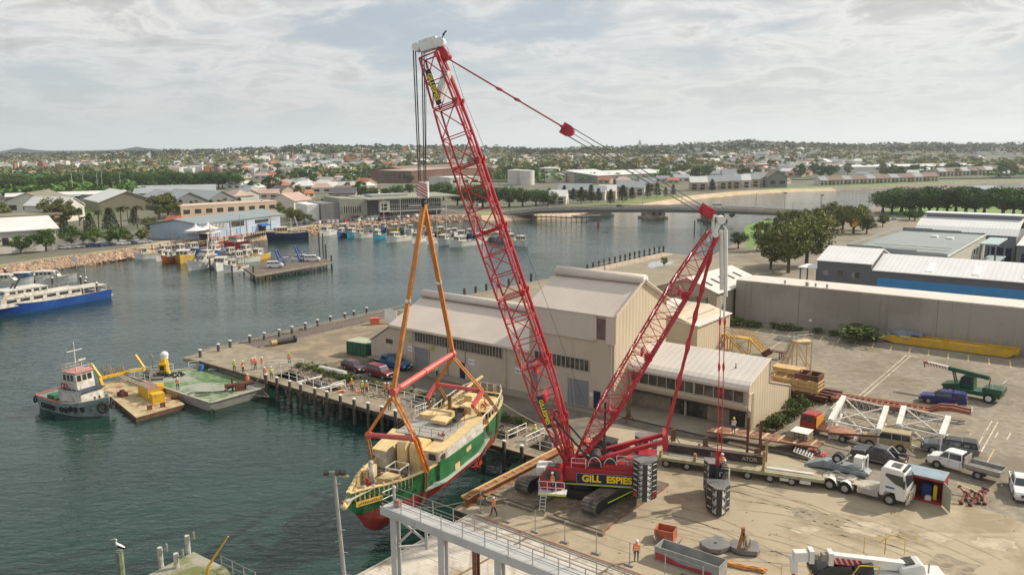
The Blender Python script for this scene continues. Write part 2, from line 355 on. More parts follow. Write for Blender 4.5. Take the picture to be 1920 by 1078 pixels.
mb=MB();strip(U(1795,905),U(1852,930),.14);strip(U(1850,868),U(1864,842),.1);strip(U(1868,920),U(1795,903),.1)
for i in range(20): strip(W(51+i*2.75,70.6-.02*i),W(50.4+i*2.75,74.2),.2)
mb.B('yellow_lines',m_yel,kind='structure')
# -- far shore and town ground
shore=[U(-60,508),U(0,503),U(60,494),U(120,485),U(200,475),U(262,467),U(290,461),U(330,454),U(440,441),U(540,433),U(600,424),U(660,417),U(760,408),U(900,404),U(960,403),U(1060,398),U(1130,389),U(1200,383),U(1245,376),U(1300,366),U(1380,359),U(1455,355),U(1560,352),U(1640,349),U(1720,345),U(1820,341),U(1920,338),U(2100,334)]
m_town=mat('town_ground',(.17,.155,.125),.95,.3,.02,c2=(.09,.105,.05),th=.5,s2=.02)
flat('town_ground',[(-700,170)]+[(p.x,p.y) for p in shore]+[(900,820),(-900,820)],0,m_town)
skirt('rock_revetment',[(p.x,p.y) for p in shore[:14]],6.5,WATER-.3,m_rockp,seed=7,step=1.8)
m_sand=mat('beach_sand',(.48,.37,.245),.9,.15,.1)
skirt('sand_beach',[(p.x,p.y) for p in shore[13:23]],7,WATER-.3,m_sand,seed=8,step=4)
skirt('far_bank',[(p.x,p.y) for p in shore[22:]],6,WATER-.3,m_rock,seed=9,step=4)
stones('revetment_boulders',[(p.x,p.y) for p in shore[:6]],2600,.75,m_rockp,11,5.5,lambda k:.1-2*k)
stones('marina_boulders',[(p.x,p.y) for p in shore[9:14]],900,.9,m_rockp,12,5.5,lambda k:.1-2*k)
m_grass=mat('park_grass',(.17,.20,.07),.95,.25,.05,c2=(.24,.22,.11),s2=.04)
m_grassg=mat('green_grass',(.13,.22,.05),.95,.2,.05)
def band(name,pts,w,z,m):
 P=[V3((p[0],p[1],0)) for p in pts];o=[]
 for i,p in enumerate(P):
  d=(P[min(i+1,len(P)-1)]-P[max(i-1,0)]).normalized();o.append(p+V3((-d.y,d.x,0))*w)
 mb=MB();n=len(P);mb.v=[(p.x,p.y,z) for p in P]+[(p.x,p.y,z) for p in o]
 for i in range(n-1): mb.f.append((i,i+1,n+i+1,n+i));mb.mi.append(0)
 return mb.B(name,m,kind='structure')
band('shore_lawn',[(p.x,p.y) for p in shore[1:7]],7,.02,mat('dry_grass',(.27,.25,.13),.95,.2,.1))
band('shore_path',[(p.x,p.y) for p in shore[6:14]],7,.03,mat('shore_paving',(.38,.32,.23),.9,.1,.1))
band('park_lawn',[(p.x,p.y) for p in shore[13:20]],26,.02,m_grass)
band('river_lawn',[(p.x,p.y) for p in shore[21:]],22,.02,m_grassg)
band('car_park_surface',[(p.x,p.y) for p in (U(590,421),U(660,413),U(760,405),U(880,401))],30,.03,m_road)
flat('sports_field',[U(20,423),U(60,386),U(230,378),U(300,376),U(262,392),U(190,400)],.02,m_grassg)
flat('near_river_lawn',[U(1650,402),U(1700,375),U(1960,368),U(1960,420),U(1800,420)],.02,m_grassg)
flat('north_lawn',[U(1395,425),U(1440,410),U(1480,420),U(1440,450),U(1400,470)],.02,m_grassg)
flat('grass_verge',[U(1440,700),U(1440,700)],0,m_grass) if False else None
AU=[(-.9,14),(-.64,16),(-.45,20),(-.34,27),(-.24,35),(-.12,32),(-.04,27),(.05,22),(.14,24),(.22,31),(.29,40),(.34,36),(.42,27),(.64,24),(.9,24)]
def AH(q):
 for (a,b),(c,d) in zip(AU[:-1],AU[1:]):
  if a<=q<=c: return b+(d-b)*(q-a)/(c-a)
 return AU[0][1] if q<0 else AU[-1][1]
def sm(a,b,x): x=max(0,min(1,(x-a)/(b-a)));return x*x*(3-2*x)
def HH(x,y):
 if y<790: return 0.
 h=AH(x/y)*sm(820,2500,y)*(1+.0*y)
 h+=7*sm(900,1500,y)*noise.noise(V3((x*.0035,y*.003,0)))+3*sm(900,1300,y)*noise.noise(V3((x*.011,y*.008,3)))
 return max(0,h)*(1-.5*sm(3200,5200,y))
mb=MB();ys=[790+ (i/70)**1.9*5200 for i in range(71)];nx=110
for y in ys:
 for i in range(nx+1):
  x=(-.95+1.9*i/nx)*y*1.0;z=HH(x,y);mb.v.append((x,y,z-(.3 if y==ys[0] else 0)))
for j in range(70):
 for i in range(nx):
  a=j*(nx+1)+i;mb.f.append((a,a+1,a+nx+2,a+nx+1));mb.mi.append(0)
mb.B('hills',mat('hill_ground',(.085,.095,.05),.95,.3,.01,c2=(.14,.13,.08),s2=.006),kind='structure',smooth=True)
def range_(name,prof,y0,dep,m,base=-5):
 mb=MB();rows=[];
 cols=[]
 for (a,b),(c,d) in zip(prof[:-1],prof[1:]):
  k=max(2,int((c-a)/14))
  for i in range(k): f=i/k;f2=f*f*(3-2*f);cols.append((a+(c-a)*f,b+(d-b)*f2))
 cols.append(prof[-1]);J=[(-1,0),(-.6,.35),(-.3,.72),(-.1,.95),(0,1),(.3,.8),(1,0)]
 for jy,f in J:
  for u_,v_ in cols:
   p=UY(u_,v_,y0);z=base+(p.z-base)*f*(1+.12*(1-f)*noise.noise(V3((u_*.03,jy*3,0)))*3 if f<1 else 1)
   mb.v.append((p.x*(1+jy*dep/y0),y0+jy*dep,max(base,z)))
 n=len(cols)
 for j in range(len(J)-1):
  for i in range(n-1): mb.f.append((j*n+i,j*n+i+1,(j+1)*n+i+1,(j+1)*n+i));mb.mi.append(0)
 return mb.B(name,m,kind='structure',smooth=True)
m_mtn=mat('haze_tinted_range',(.018,.04,.062),.95,.2,.002)  # bluish haze of distance is put into the forest base colour
range_('mountains',[(-200,292),(-60,286),(0,284),(38,277.5),(60,281),(90,283),(160,282.5),(225,281),(242,278),(258,275.5),(272,278),(320,282),(345,288),(400,290),(560,289),(760,284),(790,281),(812,277.5),(835,281),(870,286),(1000,288)],4300,400,m_mtn)
range_('distant_ranges',[(1350,279),(1480,276),(1560,272),(1700,270),(1770,266),(1800,269),(1850,268),(1890,264),(1950,263),(2100,266)],15000,1500,m_mtn)
range_('wooded_hills',[(-200,291),(0,290),(60,287),(120,286),(170,289),(250,288),(330,292),(420,295)],4600,500,mat('wooded_slope',(.06,.08,.035),.95,.3,.006,c2=(.14,.12,.07),s2=.004))
m_tyr=mat('tyre_marks',(.29,.24,.165),.9,.2,.6);mb=MB();rnd=random.Random(14)
for i in range(26):
 ap=i<18;c=W(rnd.uniform(80,108),rnd.uniform(-9,8)) if ap else W(rnd.uniform(78,96),rnd.uniform(46,66));r=rnd.uniform(9,26);a0=rnd.uniform(-.3,.3)+(1.0 if ap else 1.5);c=c-V3((math.cos(a0),math.sin(a0),0))*r
 for k in (0,1.9):
  for j in range(12):
   a=a0-.35+j*.05;b=a+.05;P_=[c+V3((math.cos(q),math.sin(q),0))*(r+k+o) for q,o in ((a,0),(b,0),(b,.13),(a,.13))];mb.face(*[(p.x,p.y,.016) for p in P_])
mb.B('tyre_marks',m_tyr,kind='structure')
mb=MB()
for s_,t_,r_ in ((90,4,1.2),(98,5.5,.8),(86,8,1.0),(102,2,1.6),(95,-3,.7),(92,33,1.2),(97,37,1.5),(88,56,1.0),(82,30,.8),(99,25,1.1)):
 c=W(s_,t_);n=14;mb.face(*[(c.x+r_*(1+.35*math.sin(k*2.3+s_))*math.cos(k*.449),c.y+r_*(1+.3*math.cos(k*1.7))*math.sin(k*.449),.014) for k in range(n)])
mb.B('oil_stains',mat('oil_stain',(.24,.195,.135),.8,.3,1.2),kind='structure')
mb=MB()
for s_,t_,r_ in ((95,4.5,2.2),(100,6.5,1.4),(98,-1,1.0),(91,1,1.2),(104,8,1.8)):
 c=W(s_,t_);n=16;mb.face(*[(c.x+r_*(1+.4*math.sin(k*3.1+s_))*math.cos(k*.3927),c.y+.6*r_*(1+.35*math.cos(k*2.7))*math.sin(k*.3927),.012) for k in range(n)])
mb.B('chalky_stains',mat('chalk_stain',(.41,.345,.245),.9,.2,.9),kind='structure')
# -- buildings of the yard
m_cream=mat('cream_cladding',(.50,.415,.325),.6,.05,.3,rib=(-WYAW,.9,.04),bump=.15,streak=((.6,.6,.05),(.37,.30,.23),.56,.5))
m_cream2=mat('cream_cladding_end',(.54,.445,.32),.6,.05,.3,rib=(-WYAW+PI/2,.8,.35))
m_croof=mat('cream_roof',(.57,.49,.42),.5,.06,.15,rib=(-WYAW,.8,.05),bump=.15,streak=((.08,.5,1),(.46,.38,.31),.56,.5))
m_wroof=mat('white_metal_roof',(.62,.57,.51),.45,.05,.2,rib=(-WYAW,.8,.18),streak=((.15,.6,.1),(.5,.44,.38),.6,.4))
m_trim=mat('cream_trim',(.60,.50,.39),.5,.04,1)
m_glass=mat('dark_glass',(.045,.045,.04),.12,.3,.8,c2=(.12,.10,.07),s2=.8)
m_dark=mat('dark_recess',(.03,.028,.025),.8);m_rollr=mat('grey_roller_door',(.22,.22,.23),.5,.05,1,rib=(0,.35,.0))
m_blue=mat('navy_door',(.012,.02,.055),.4);m_white=mat('white_paint',(.72,.71,.68),.5,.06,.6,c2=(.52,.46,.38),th=.68,s2=.8)
m_brick=mat('pale_blockwork',(.27,.225,.175),.85,.12,1.2,c2=(.21,.175,.135),s2=1.5,bump=.2)
m_mull=mat('window_mullion',(.36,.32,.26),.5)
def face_t(t0,s0,s1,z0,z1,out=.05,mb=None): mb=mb or MB();return Wb(mb,s0,s1,t0-out,t0+.02,z0,z1)
def face_s(s0,t0,t1,z0,z1,out=.05,mb=None): mb=mb or MB();return Wb(mb,s0-.02,s0+out,t0,t1,z0,z1)
def strip_window(T,t0,s0,s1,z0,z1,n):
 w=face_t(t0,s0,s1,z0,z1,.03).B('window',m_glass,T)
 mb=MB()
 for i in range(n+1): s=s0+(s1-s0)*i/n;Wb(mb,s-.05,s+.05,t0-.09,t0-.032,z0,z1)
 Wb(mb,s0-.05,s1+.05,t0-.10,t0-.03,z0-.08,z0-.002);Wb(mb,s0-.05,s1+.05,t0-.10,t0-.03,z1+.002,z1+.08)
 mb.B('window_frame',m_mull,w);return w
def gable(T,s0,s1,t0,t1,ze,zr,name='roof',m=None,over=.25,tr=None,th=.12):
 tm=tr if tr is not None else (t0+t1)/2;mb=MB();k=(zr-ze)/(tm-t0)*over;k2=(zr-ze)/(t1-tm)*over
 pr=[(t0-over,ze-k+.02),(tm,zr+.02),(t1+over,ze-k2+.02),(t1+over,ze-k2+.02+th),(tm,zr+.02+th),(t0-over,ze-k+.02+th)]
 mb.loft([[W(s,t,z) for t,z in pr] for s in (s0-over,s1+over)]);return mb.B(name,m or m_croof,T)
def gwall(T,s0,s1,t0,t1,ze,zr,m,tr=None,name='wall',ends=None):
 tm=tr if tr is not None else (t0+t1)/2;mb=MB()
 pr=[(t0,0),(t1,0),(t1,ze),(tm,zr),(t0,ze)]
 mb.loft([[W(s,t,z) for t,z in pr] for s in (s0,s1)]);o=mb.B(name,[m]+([ends] if ends else []),T)
 if ends:
  for p in o.data.polygons:
   if len(p.vertices)==5: p.material_index=1
 return o
T=thing('storage_shed',W(40,25),'long low cream shed with ribbon windows under a round ridge vent on the wharf','shed')
gwall(T,23,49.4,17.4,32.4,6.0,9.3,m_cream,tr=25,ends=m_cream2)
gable(T,23,49.35,17.4,32.4,6.0,9.3,tr=25)
mb=MB();mb.loft([[W(s,25+.95*math.cos(a),9.35+.95*math.sin(a)) for a in [PI*i/8 for i in range(9)]] for s in (22.6,49.3)]);mb.B('ridge_vent',m_croof,T,smooth=True)
mb=MB();mb.loft([[W(18.4,17.4,z) for z in (0,2.9)]+[W(18.4,32.4,2.9),W(18.4,32.4,0)],[W(22.97,17.4,z) for z in (0,5.7)]+[W(22.97,32.4,5.7),W(22.97,32.4,0)]]);mb.B('side_wing',m_cream,T)
mb=MB();mb.loft([[W(18.1,17.2,2.85),W(18.1,17.2,2.99),W(18.1,32.6,2.99),W(18.1,32.6,2.85)],[W(22.95,17.2,5.78),W(22.95,17.2,5.92),W(22.95,32.6,5.92),W(22.95,32.6,5.78)]]);mb.B('wing_roof',m_croof,T)
strip_window(T,17.4,28.1,44.7,4.2,5.65,30)
d=face_t(17.4,28.1,30.9,.13,3.3,.04).B('roller_door',m_rollr,T)
mb=MB();[Wb(mb,*a) for a in ((27.95,28.1,17.28,17.39,.13,3.45),(30.9,31.05,17.28,17.39,.13,3.45),(28.1,30.9,17.28,17.39,3.3,3.45))];mb.B('door_frame',m_mull,d)
face_t(17.4,36.9,37.9,.13,2.4,.04).B('door',m_blue,T)
face_t(17.4,34.6,34.68,.13,4.1,.05).B('panel_joint',m_dark,T);face_t(17.4,37.95,38.02,2.4,4.2,.05).B('panel_joint',m_dark,T)
face_t(17.4,21.8,23.3,3.0,3.7,.03).B('window',m_glass,T)
for s in (27.6,45.3): mb=MB();mb.tube(W(s,17.25,.1),W(s,17.25,5.8),.07);mb.B('downpipe',m_trim,T)
mb=MB();Wb(mb,22.8,49.3,17.02,17.14,5.72,5.92);mb.B('gutter',m_trim,T)
for s,z in ((26.6,2.5),(38.6,2.4),(46.9,2.5)):
 p=face_t(17.4,s,s+1.1,z,z+.8,.03).B('sign',m_white,T)
 text('No 1' if s<30 else ('No 3' if s<40 else 'No 2'),.42,m_blue,T,frame(W(s+.55,17.355,z+.4),WD,(0,0,1)),'sign_lettering',.008)
for s,z in ((26.7,3.9),(31.3,3.2),(46.9,3.7)): face_t(17.4,s,s+.8,z,z+.8,.03).B('sign',mat('faded_yellow_sign',(.45,.34,.12),.6),T)
T=thing('tall_warehouse',W(56,24),'tall cream gabled warehouse rising behind the red crane','warehouse')
gwall(T,49.4,62.2,17.4,30.6,12.1,15.4,m_cream,ends=m_cream2)
gable(T,49.4,62.2,17.4,30.6,12.1,15.4,over=.3)
mb=MB();mb.loft([[W(s,24+.9*math.cos(a),15.35+1.05*math.sin(a)) for a in [PI*i/8 for i in range(9)]] for s in (49.1,62.55)]);mb.B('ridge_vent',m_croof,T,smooth=True)
mb=MB();Wb(mb,49.6,59.4,17.18,17.38,8.75,12.0);mb.B('upper_cladding',m_croof,T)
mb=MB();Wb(mb,61.2,62.25,17.16,17.38,8.6,12.0);mb.B('corner_cladding',m_croof,T)
w=face_t(17.4,59.7,61.0,9.0,11.6,.03).B('loading_door',mat('weathered_timber_door',(.16,.10,.10),.8,.2,1.5),T)
mb=MB();Wb(mb,59.4,59.66,17.2,17.39,8.9,11.9);Wb(mb,61.04,61.2,17.2,17.39,8.9,11.9);mb.B('door_frame',m_trim,w)
strip_window(T,17.4,50.2,58.6,4.7,6.1,12)
for a,b in ((55.4,58.55),(48.0,50.6)):
 if a>49.4 or True: face_t(17.4,max(a,49.6),b,.13,3.4,.04).B('roller_door',m_rollr,T)
face_t(17.4,59.3,60.3,.13,2.4,.04).B('door',m_blue,T)
p=face_t(17.4,58.7,59.15,1.6,2.1,.03).B('sign',m_white,T)
mb=MB();mb.tube(W(61.9,17.2,.1),W(61.9,17.2,12),.08);mb.tube(W(49.5,17.2,.1),W(49.5,17.2,12),.08);each(mb,'downpipe',m_trim,T)
mb=MB()
for side in (1,-1):
 mb.bar(W(62.56,24-side*.2,15.72),W(62.56,24-side*6.9,12.22),.22,.2)
mb.bar(W(62.3,17.3,8.7),W(62.3,17.3,12.1),.18);mb.B('barge_board',m_trim,T)
T=thing('gabled_annex',W(57,53),'small cream gabled annex beyond the tall warehouse','shed')
mb=MB();mb.loft([[W(s,45,0),W(s,45,z),W(s,57,z),W(s,57,0)] for s,z in ((50,6.8),(56.3,6.8),(60,5.6))]);mb.B('wall',m_cream2,T)
mb=MB()
mb.loft([[W(s,44.8,z-.02),W(s,44.8,z+.12),W(s,57.2,z+.12),W(s,57.2,z-.02)] for s,z in ((49.8,7.0),(60.3,5.62))]);mb.B('roof',m_wroof,T)
for i in range(3): mb=MB();Wb(mb,53+i*2,53.9+i*2,46.2,55.8,6.75-i*.26,6.9-i*.26);mb.B('skylight',mat('grp_skylight',(.34,.35,.32),.4),T)
T=thing('gabled_workshop',W(45,76),'cream gabled workshop with two rows of windows at the end of the grey warehouse','workshop')
m_gw=mat('beige_wall',(.34,.28,.205),.8,.06,.3)
mb=MB();prz=[(38.6,0),(38.6,5.8),(45,8.0),(51,5.8),(51,0)]
mb.loft([[W(s,t,z) for s,z in prz] for t in (72,92)]);mb.B('wall',[m_gw],T)
for (a,za),(b,zb) in (((38.2,5.68),(45,8.03)),((45,8.03),(51.4,5.68))):
 mb=MB();mb.loft([[W(a,t,za),W(b,t,zb),W(b,t,zb+.12),W(a,t,za+.12)] for t in (71.8,92.2)]);mb.B('roof',m_wroof,T)
mb=MB()
for i in range(5):
 t=74+i*3.4;mb.loft([[W(47.2,t+k,7.35),W(49,t+k,6.7),W(49,t+k,6.8),W(47.2,t+k,7.45)] for k in (0,.6)])
each(mb,'roof_light',m_dark,T)
for (a,b,z0,z1) in ((40,42.6,3.5,4.8),(45.2,49.2,3.5,4.8),(46.9,49.2,1.0,2.1),(40,42.6,1.0,2.1)):
 w=face_t(72,a,b,z0,z1,.03).B('window',mat('curtained_glass',(.20,.21,.17),.3,.3,1),T);mb=MB()
 for i in range(3): s=a+(b-a)*i/2;Wb(mb,s-.05,s+.05,71.9,71.965,z0,z1)
 mb.B('window_frame',m_dark,w)
T=thing('office_building',W(70,24),'low two storey cream office with rounded eaves and blockwork ground floor','office')
mb=MB();Wb(mb,62.25,77.6,21.9,34.0,0,2.3);mb.B('ground_floor',m_brick,T)
prf=[(21.0,2.3),(20.55,2.6),(20.35,3.1),(20.6,3.2),(20.9,3.2),(20.9,4.75),(20.6,4.8),(20.55,5.1),(20.8,5.5),(21.4,5.75),(26.8,7.3),(26.8,2.3)]
mb=MB();mb.loft([[W(s,t,z) for t,z in prf] for s in (62.25,77.7)]);mb.B('upper_storey',[m_cream],T)
sc_=[(20.5,4.82),(20.42,5.1),(20.62,5.55),(21.25,5.86),(26.9,7.44),(26.95,7.32),(21.4,5.76),(20.8,5.5),(20.56,5.1),(20.62,4.8)]
mb=MB();mb.loft([[W(s,t,z) for t,z in sc_] for s in (62.25,77.95)]);mb.B('roof',m_wroof,T)
mb=MB();mb.loft([[W(s,21.6,0),W(s,21.2,2.4),W(s,20.75,2.9),W(s,20.75,5.2),W(s,21.5,5.7),W(s,26.9,7.3),W(s,26.9,4.5),W(s,34.1,2.25),W(s,34.1,0)] for s in (77.6,77.85)]);mb.B('end_wall',m_cream2,T)
mb=MB();mb.loft([[W(s,26.85,4.5),W(s,34.2,2.3),W(s,34.2,2.42),W(s,26.85,4.62)] for s in (62.25,77.95)]);mb.B('rear_roof',m_wroof,T)
mb=MB();mb.path([W(77.92,21.5,.1),W(77.92,21.25,2.4),W(77.92,20.6,2.75),W(77.92,20.45,3.2)],.06);mb.path([W(77.92,20.5,4.8),W(77.92,20.4,5.1),W(77.92,20.62,5.6),W(77.92,21.3,5.85),W(77.92,26.9,7.42),W(77.92,26.95,4.6),W(77.92,34.2,2.38),W(77.92,34.2,.1)],.07);mb.path([W(77.95,20.6,4.5),W(77.95,21.9,4.5),W(77.95,21.9,.1)],.07);mb.B('trim',m_trim,T)
w=face_t(20.9,62.6,77.2,3.35,4.62,.03).B('window',m_glass,T)
mb=MB();
for i in range(13): s=62.6+14.6*i/12;Wb(mb,s-.05,s+.05,20.8,20.868,3.35,4.62)
Wb(mb,71,71.25,20.76,20.868,3.2,4.8);mb.B('window_frame',m_mull,w)
for a,b in ((67.6,72.4),): face_t(21.9,a,b,.14,2.2,.03).B('entrance',m_glass,T)
mb=MB();Wb(mb,69.6,69.85,21.5,21.75,.14,2.3);mb.B('column',mat('column_grey',(.3,.28,.25),.7),T)
for a,b in ((75.2,77.2),):
 w=face_t(21.9,a,b,.14,2.2,.04).B('glass_door',m_glass,T);mb=MB();Wb(mb,76.15,76.25,21.76,21.85,.14,2.2);mb.B('door_frame',m_dark,w)
mb=MB();Wb(mb,77.3,77.84,21.3,21.88,0,2.3);mb.B('corner_pillar',m_brick,T)
mb=MB();mb.tube(W(75,23.6,6.5),W(75,23.6,7.1),.05);mb.sph(W(75,23.6,6.55),.12,6,4);mb.B('roof_vent',m_dark,T)
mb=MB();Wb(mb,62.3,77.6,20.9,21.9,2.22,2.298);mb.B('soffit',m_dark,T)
T=thing('concrete_warehouse',W(80,84),'long windowless grey concrete warehouse with stained walls behind the yellow barge','warehouse')
m_slate0=mat('joint_grey',(.12,.11,.09));m_cw=mat('stained_concrete',(.27,.245,.205),.9,.08,.12,c2=(.33,.30,.26),th=.52,s2=.05,streak=((1.2,1.2,.03),(.12,.105,.085),.58,.55))
mb=MB();mb.loft([[W(s,t,z) for t,z in ((79.2,0),(79.2,7.3),(84,7.25),(88.5,7.0),(88.5,0))] for s in (51.6,125)]);mb.B('wall',m_cw,T)
mb=MB();mb.loft([[W(s,t,z) for t,z in ((79.45,7.31),(84,7.26),(88.7,7.01),(88.7,7.1),(84,7.36),(79.45,7.41))] for s in (51.55,125)]);mb.B('roof',mat('pinkish_white_roof',(.64,.56,.49),.45,.06,.15,rib=(-WYAW,.8,.12),streak=((.6,.05,.1),(.72,.66,.60),.52,.7)),T)
for s in (60.5,64.5,66.0,68.0):
 mb=MB();p=W(s,80.2,7.3);mb.tube(p,p+V3((0,0,.5)),.3 if s==64.5 else .18,8);mb.sph(p+V3((0,0,.6)),(.42,.42,.25) if s==64.5 else (.26,.26,.16),8,4);mb.B('roof_vent',mat('galvanised',(.33,.31,.28),.5,metal=.4),T)
for s in (63.5,86): mb=MB();mb.loft([[W(s+k,t,z) for t,z in ((79.19,.1),(79.19,7.2),(79.17,7.2),(79.17,.1))] for k in (0,.05)]);mb.B('panel_joint',m_slate0,T)
mb=MB();Wb(mb,65.5,66,79.13,79.19,1.2,1.6);mb.B('sign',m_white,T)
T=thing('blue_factory_unit',W(75,112),'slate walled factory unit with bright blue panel and white roof behind the concrete warehouse','factory')
m_slate=mat('slate_wall',(.115,.115,.135),.7,.05,.5);m_wr=mat('bright_white_roof',(.72,.71,.70),.45,.04,.2,rib=(-WYAW,.9,.12))
mb=MB();mb.loft([[W(s,t,z) for t,z in ((105,0),(105,8.75),(113,10.9),(121,8.7),(121,0))] for s in (58.4,69.0)]);mb.B('wall',m_slate,T)
mb=MB();mb.loft([[W(s,t,z) for t,z in ((105.02,0),(105.02,7.6),(113,10.0),(121.1,7.5),(121.1,0))] for s in (69.02,128)]);mb.B('rear_wall',m_slate,T)
mb=MB();mb.loft([[W(s,t,z) for t,z in ((104.7,8.7),(113,10.95),(121.2,8.72),(121.2,8.86),(113,11.1),(104.7,8.84))] for s in (58.2,69.2)]);mb.B('roof',m_wr,T)
mb=MB();mb.loft([[W(s,t,z) for t,z in ((104.7,7.55),(113,10.04),(121.2,7.52),(121.2,7.66),(113,10.18),(104.7,7.69))] for s in (69.25,128)]);mb.B('roof',m_wr,T)
face_t(105.02,70.2,128,2.6,6.2,.06).B('blue_panel',mat('bright_blue_cladding',(.035,.22,.50),.5,.05,.3),T)
face_t(105.02,83.5,90.2,2.6,4.1,.12).B('sign_board',mat('grey_board',(.33,.33,.32),.7),T)
for s,r in ((60.2,.55),(66,.7)):
 mb=MB();mb.tube(W(s,105,6.3),W(s,104.92,6.3),r,16);mb.B('round_window',m_rollr,T)
for s in (62.6,65.9): face_t(105,s,s+.9,5.8,6.9,.1).B('window',m_glass,T)
mb=MB();
for s in (54.8,58.2):
 for t in (105.5,110): mb.bar(W(s,t,0),W(s,t,6.9),.25)
each(mb,'carport_post',mat('blue_post',(.03,.2,.36),.5),T)
mb=MB();Wb(mb,54.3,58.35,105,111,6.9,7.05);mb.B('carport_roof',m_wr,T)
for s in (78.5,86.5,94.5): mb=MB();mb.loft([[W(s+k,106,8.12),W(s+k,110,9.32),W(s+k,110,9.36),W(s+k,106,8.16)] for k in (0,1.3)]);mb.B('skylight',mat('white_skylight',(.85,.86,.85),.3),T)
T=thing('green_roofed_factory',W(69,150),'grey green factory with a low pitched roof, parapets and pale end wall','factory')
m_gg=mat('sage_cladding',(.22,.25,.24),.6,.05,.3,rib=(-WYAW,1,.1));m_ge=mat('pale_sage_end',(.44,.44,.37),.7,.05,.3,rib=(-WYAW+PI/2,1.1,.25))
mb=MB();mb.loft([[W(s,t,z) for t,z in ((125,0),(125,8.6),(150,9.2),(177,8.8),(177,0))] for s in (58.7,78.8)]);o=mb.B('wall',[m_gg,m_ge],T)
for p in o.data.polygons:
 if len(p.vertices)==5: p.material_index=1
mb=MB();mb.loft([[W(s,t,z) for t,z in ((125.3,8.62),(150,9.25),(176.8,8.85),(176.8,9.0),(150,9.4),(125.3,8.78))] for s in (58.8,78.7)]);mb.B('roof',mat('sage_roof',(.245,.285,.28),.5,.05,.2,rib=(-WYAW,1,.12)),T)
mb=MB()
for i,(a,b,z) in enumerate(((58.6,66,10.2),(66,73,9.9),(73,79,9.5))): Wb(mb,a,b-.01,124.85,125.15,8.3,z)
for i,(a,b,z) in enumerate(((58.6,66,9.9),(66,73,9.7),(73,79,9.4))): Wb(mb,a,b-.01,176.9,177.2,8.3,z)
mb.bar(W(58.6,125.2,10.1),W(58.6,176.8,9.9),.5,.25);each(mb,'parapet',m_gg,T)
mb=MB();mb.bar(W(79.0,125,8.9),W(79.0,177,9.2),.35,.22);mb.B('barge_board',mat('pale_sage_trim',(.55,.58,.52),.5),T)
mb=MB()
for t in (131,135,139): mb.bar(W(61,t,9.0+(t-125)*.016),W(77.5,t,9.0+(t-125)*.016),.5,.06)
each(mb,'roof_batten',mat('pale_green_strip',(.5,.54,.46),.5),T)
for s,t in ((69,160),(73,157)): mb=MB();Wb(mb,s,s+1.4,t,t+2,9.2,9.7);mb.B('roof_unit',m_white,T)
for t in (135,146,155): face_s(78.8,t,t+1.8,0,5,.04).B('door',m_dark,T)
for t in (160,164): face_s(78.8,t,t+1.4,4.5,6.8,.04).B('window',m_glass,T)
T=thing('curved_roof_factory',W(75,196),'grey factory with white curved roof and long roof monitor near the park trees','factory')
m_gf=mat('mid_grey_wall',(.18,.19,.21),.7,.05,.3)
mb=MB();Wb(mb,60.5,84.8,185,212,0,8.6);mb.B('wall',m_gf,T)
crv=[(184.3,8.3),(187,9.9),(191,11.2),(196,12),(203,11.6),(208,10.4),(212.5,8.3)]
mb=MB();mb.loft([[W(s,t,z) for t,z in crv]+[W(s,t,z-.15) for t,z in crv[::-1]] for s in (60.0,85.2)]);mb.B('roof',m_wr,T)
mb=MB();Wb(mb,61,84.5,194.5,199,11.7,12.8);mb.B('roof_monitor',m_gf,T)
mb=MB();Wb(mb,60.5,85.4,194,199.5,12.82,13.1);mb.B('monitor_roof',m_wr,T)
face_t(185,78.5,84,0,5,.05).B('roller_door',m_blue,T);
for i in range(5): face_t(185,73.5+i,74.2+i,6.6,7.6,.05).B('window',m_glass,T)
T=thing('blue_door_garage',W(94,184),'low white roofed garage with wide navy doors at the right edge','garage')
mb=MB();Wb(mb,85.6,104,180,196,0,6.3);mb.B('wall',m_gf,T)
mb=MB();mb.loft([[W(s,t,z) for t,z in ((179.5,6.3),(196.2,7.6),(196.2,7.75),(179.5,6.5))] for s in (85.5,104.2)]);mb.B('roof',m_wr,T)
for a,b in ((86.8,93),(94.5,100)): face_t(180,a,b,0,4.3,.06).B('door',m_blue,T)
T=thing('steel_awning',W(81.5,172),'open two level steel awning beside the pale end wall','awning')
mb=MB()
for s in (80.2,83.4):
 for t in (160,176): mb.bar(W(s,t,0),W(s,t,8.2),.3)
each(mb,'post',m_gf,T);mb=MB();Wb(mb,79.9,83.8,159.6,176.4,8.2,8.5);Wb(mb,79.9,83.8,159.6,176.4,3.6,3.8);each(mb,'roof',mat('awning_sheet',(.36,.45,.46),.5),T)
# -- red crawler crane
m_red=mat('crane_red',(.42,.014,.028),.4,.12,.7,c2=(.30,.018,.022),th=.55,s2=.8);m_redd=mat('body_red',(.33,.012,.018),.4,.1,.8)
m_blk=mat('steel_black',(.028,.027,.027),.55,.3,1.5);m_track=mat('track_steel',(.17,.145,.115),.75,.25,1.2,c2=(.06,.05,.04),th=.52,s2=1.2)
m_rope=mat('wire_rope',(.05,.042,.038),.6);m_cwhite=mat('crane_white',(.66,.66,.62),.45,.05,1,c2=(.5,.49,.44),th=.6,s2=1)
m_yell=mat('lettering_yellow',(.85,.60,.02),.5,.02);m_sgn=mat('sign_black',(.012,.012,.03),.5);m_lime=mat('lime_edge',(.50,.62,.05),.5)
m_stp=mat('stripe_red',(.42,.03,.04),.5)
CYAW=R(170);CO=V3((6.5,70.8,0));CE=V3((math.cos(CYAW),math.sin(CYAW),0));CL=V3((-CE.y,CE.x,0))
def C(x,y,z): return CO+CE*x+CL*y+V3((0,0,z))
def CP(u,v,y=0.):
 r=ray(u,v);o=CO+CL*y-V3((0,0,CAMH));k=o.dot(CL)/r.dot(CL);return V3((0,0,CAMH))+r*k
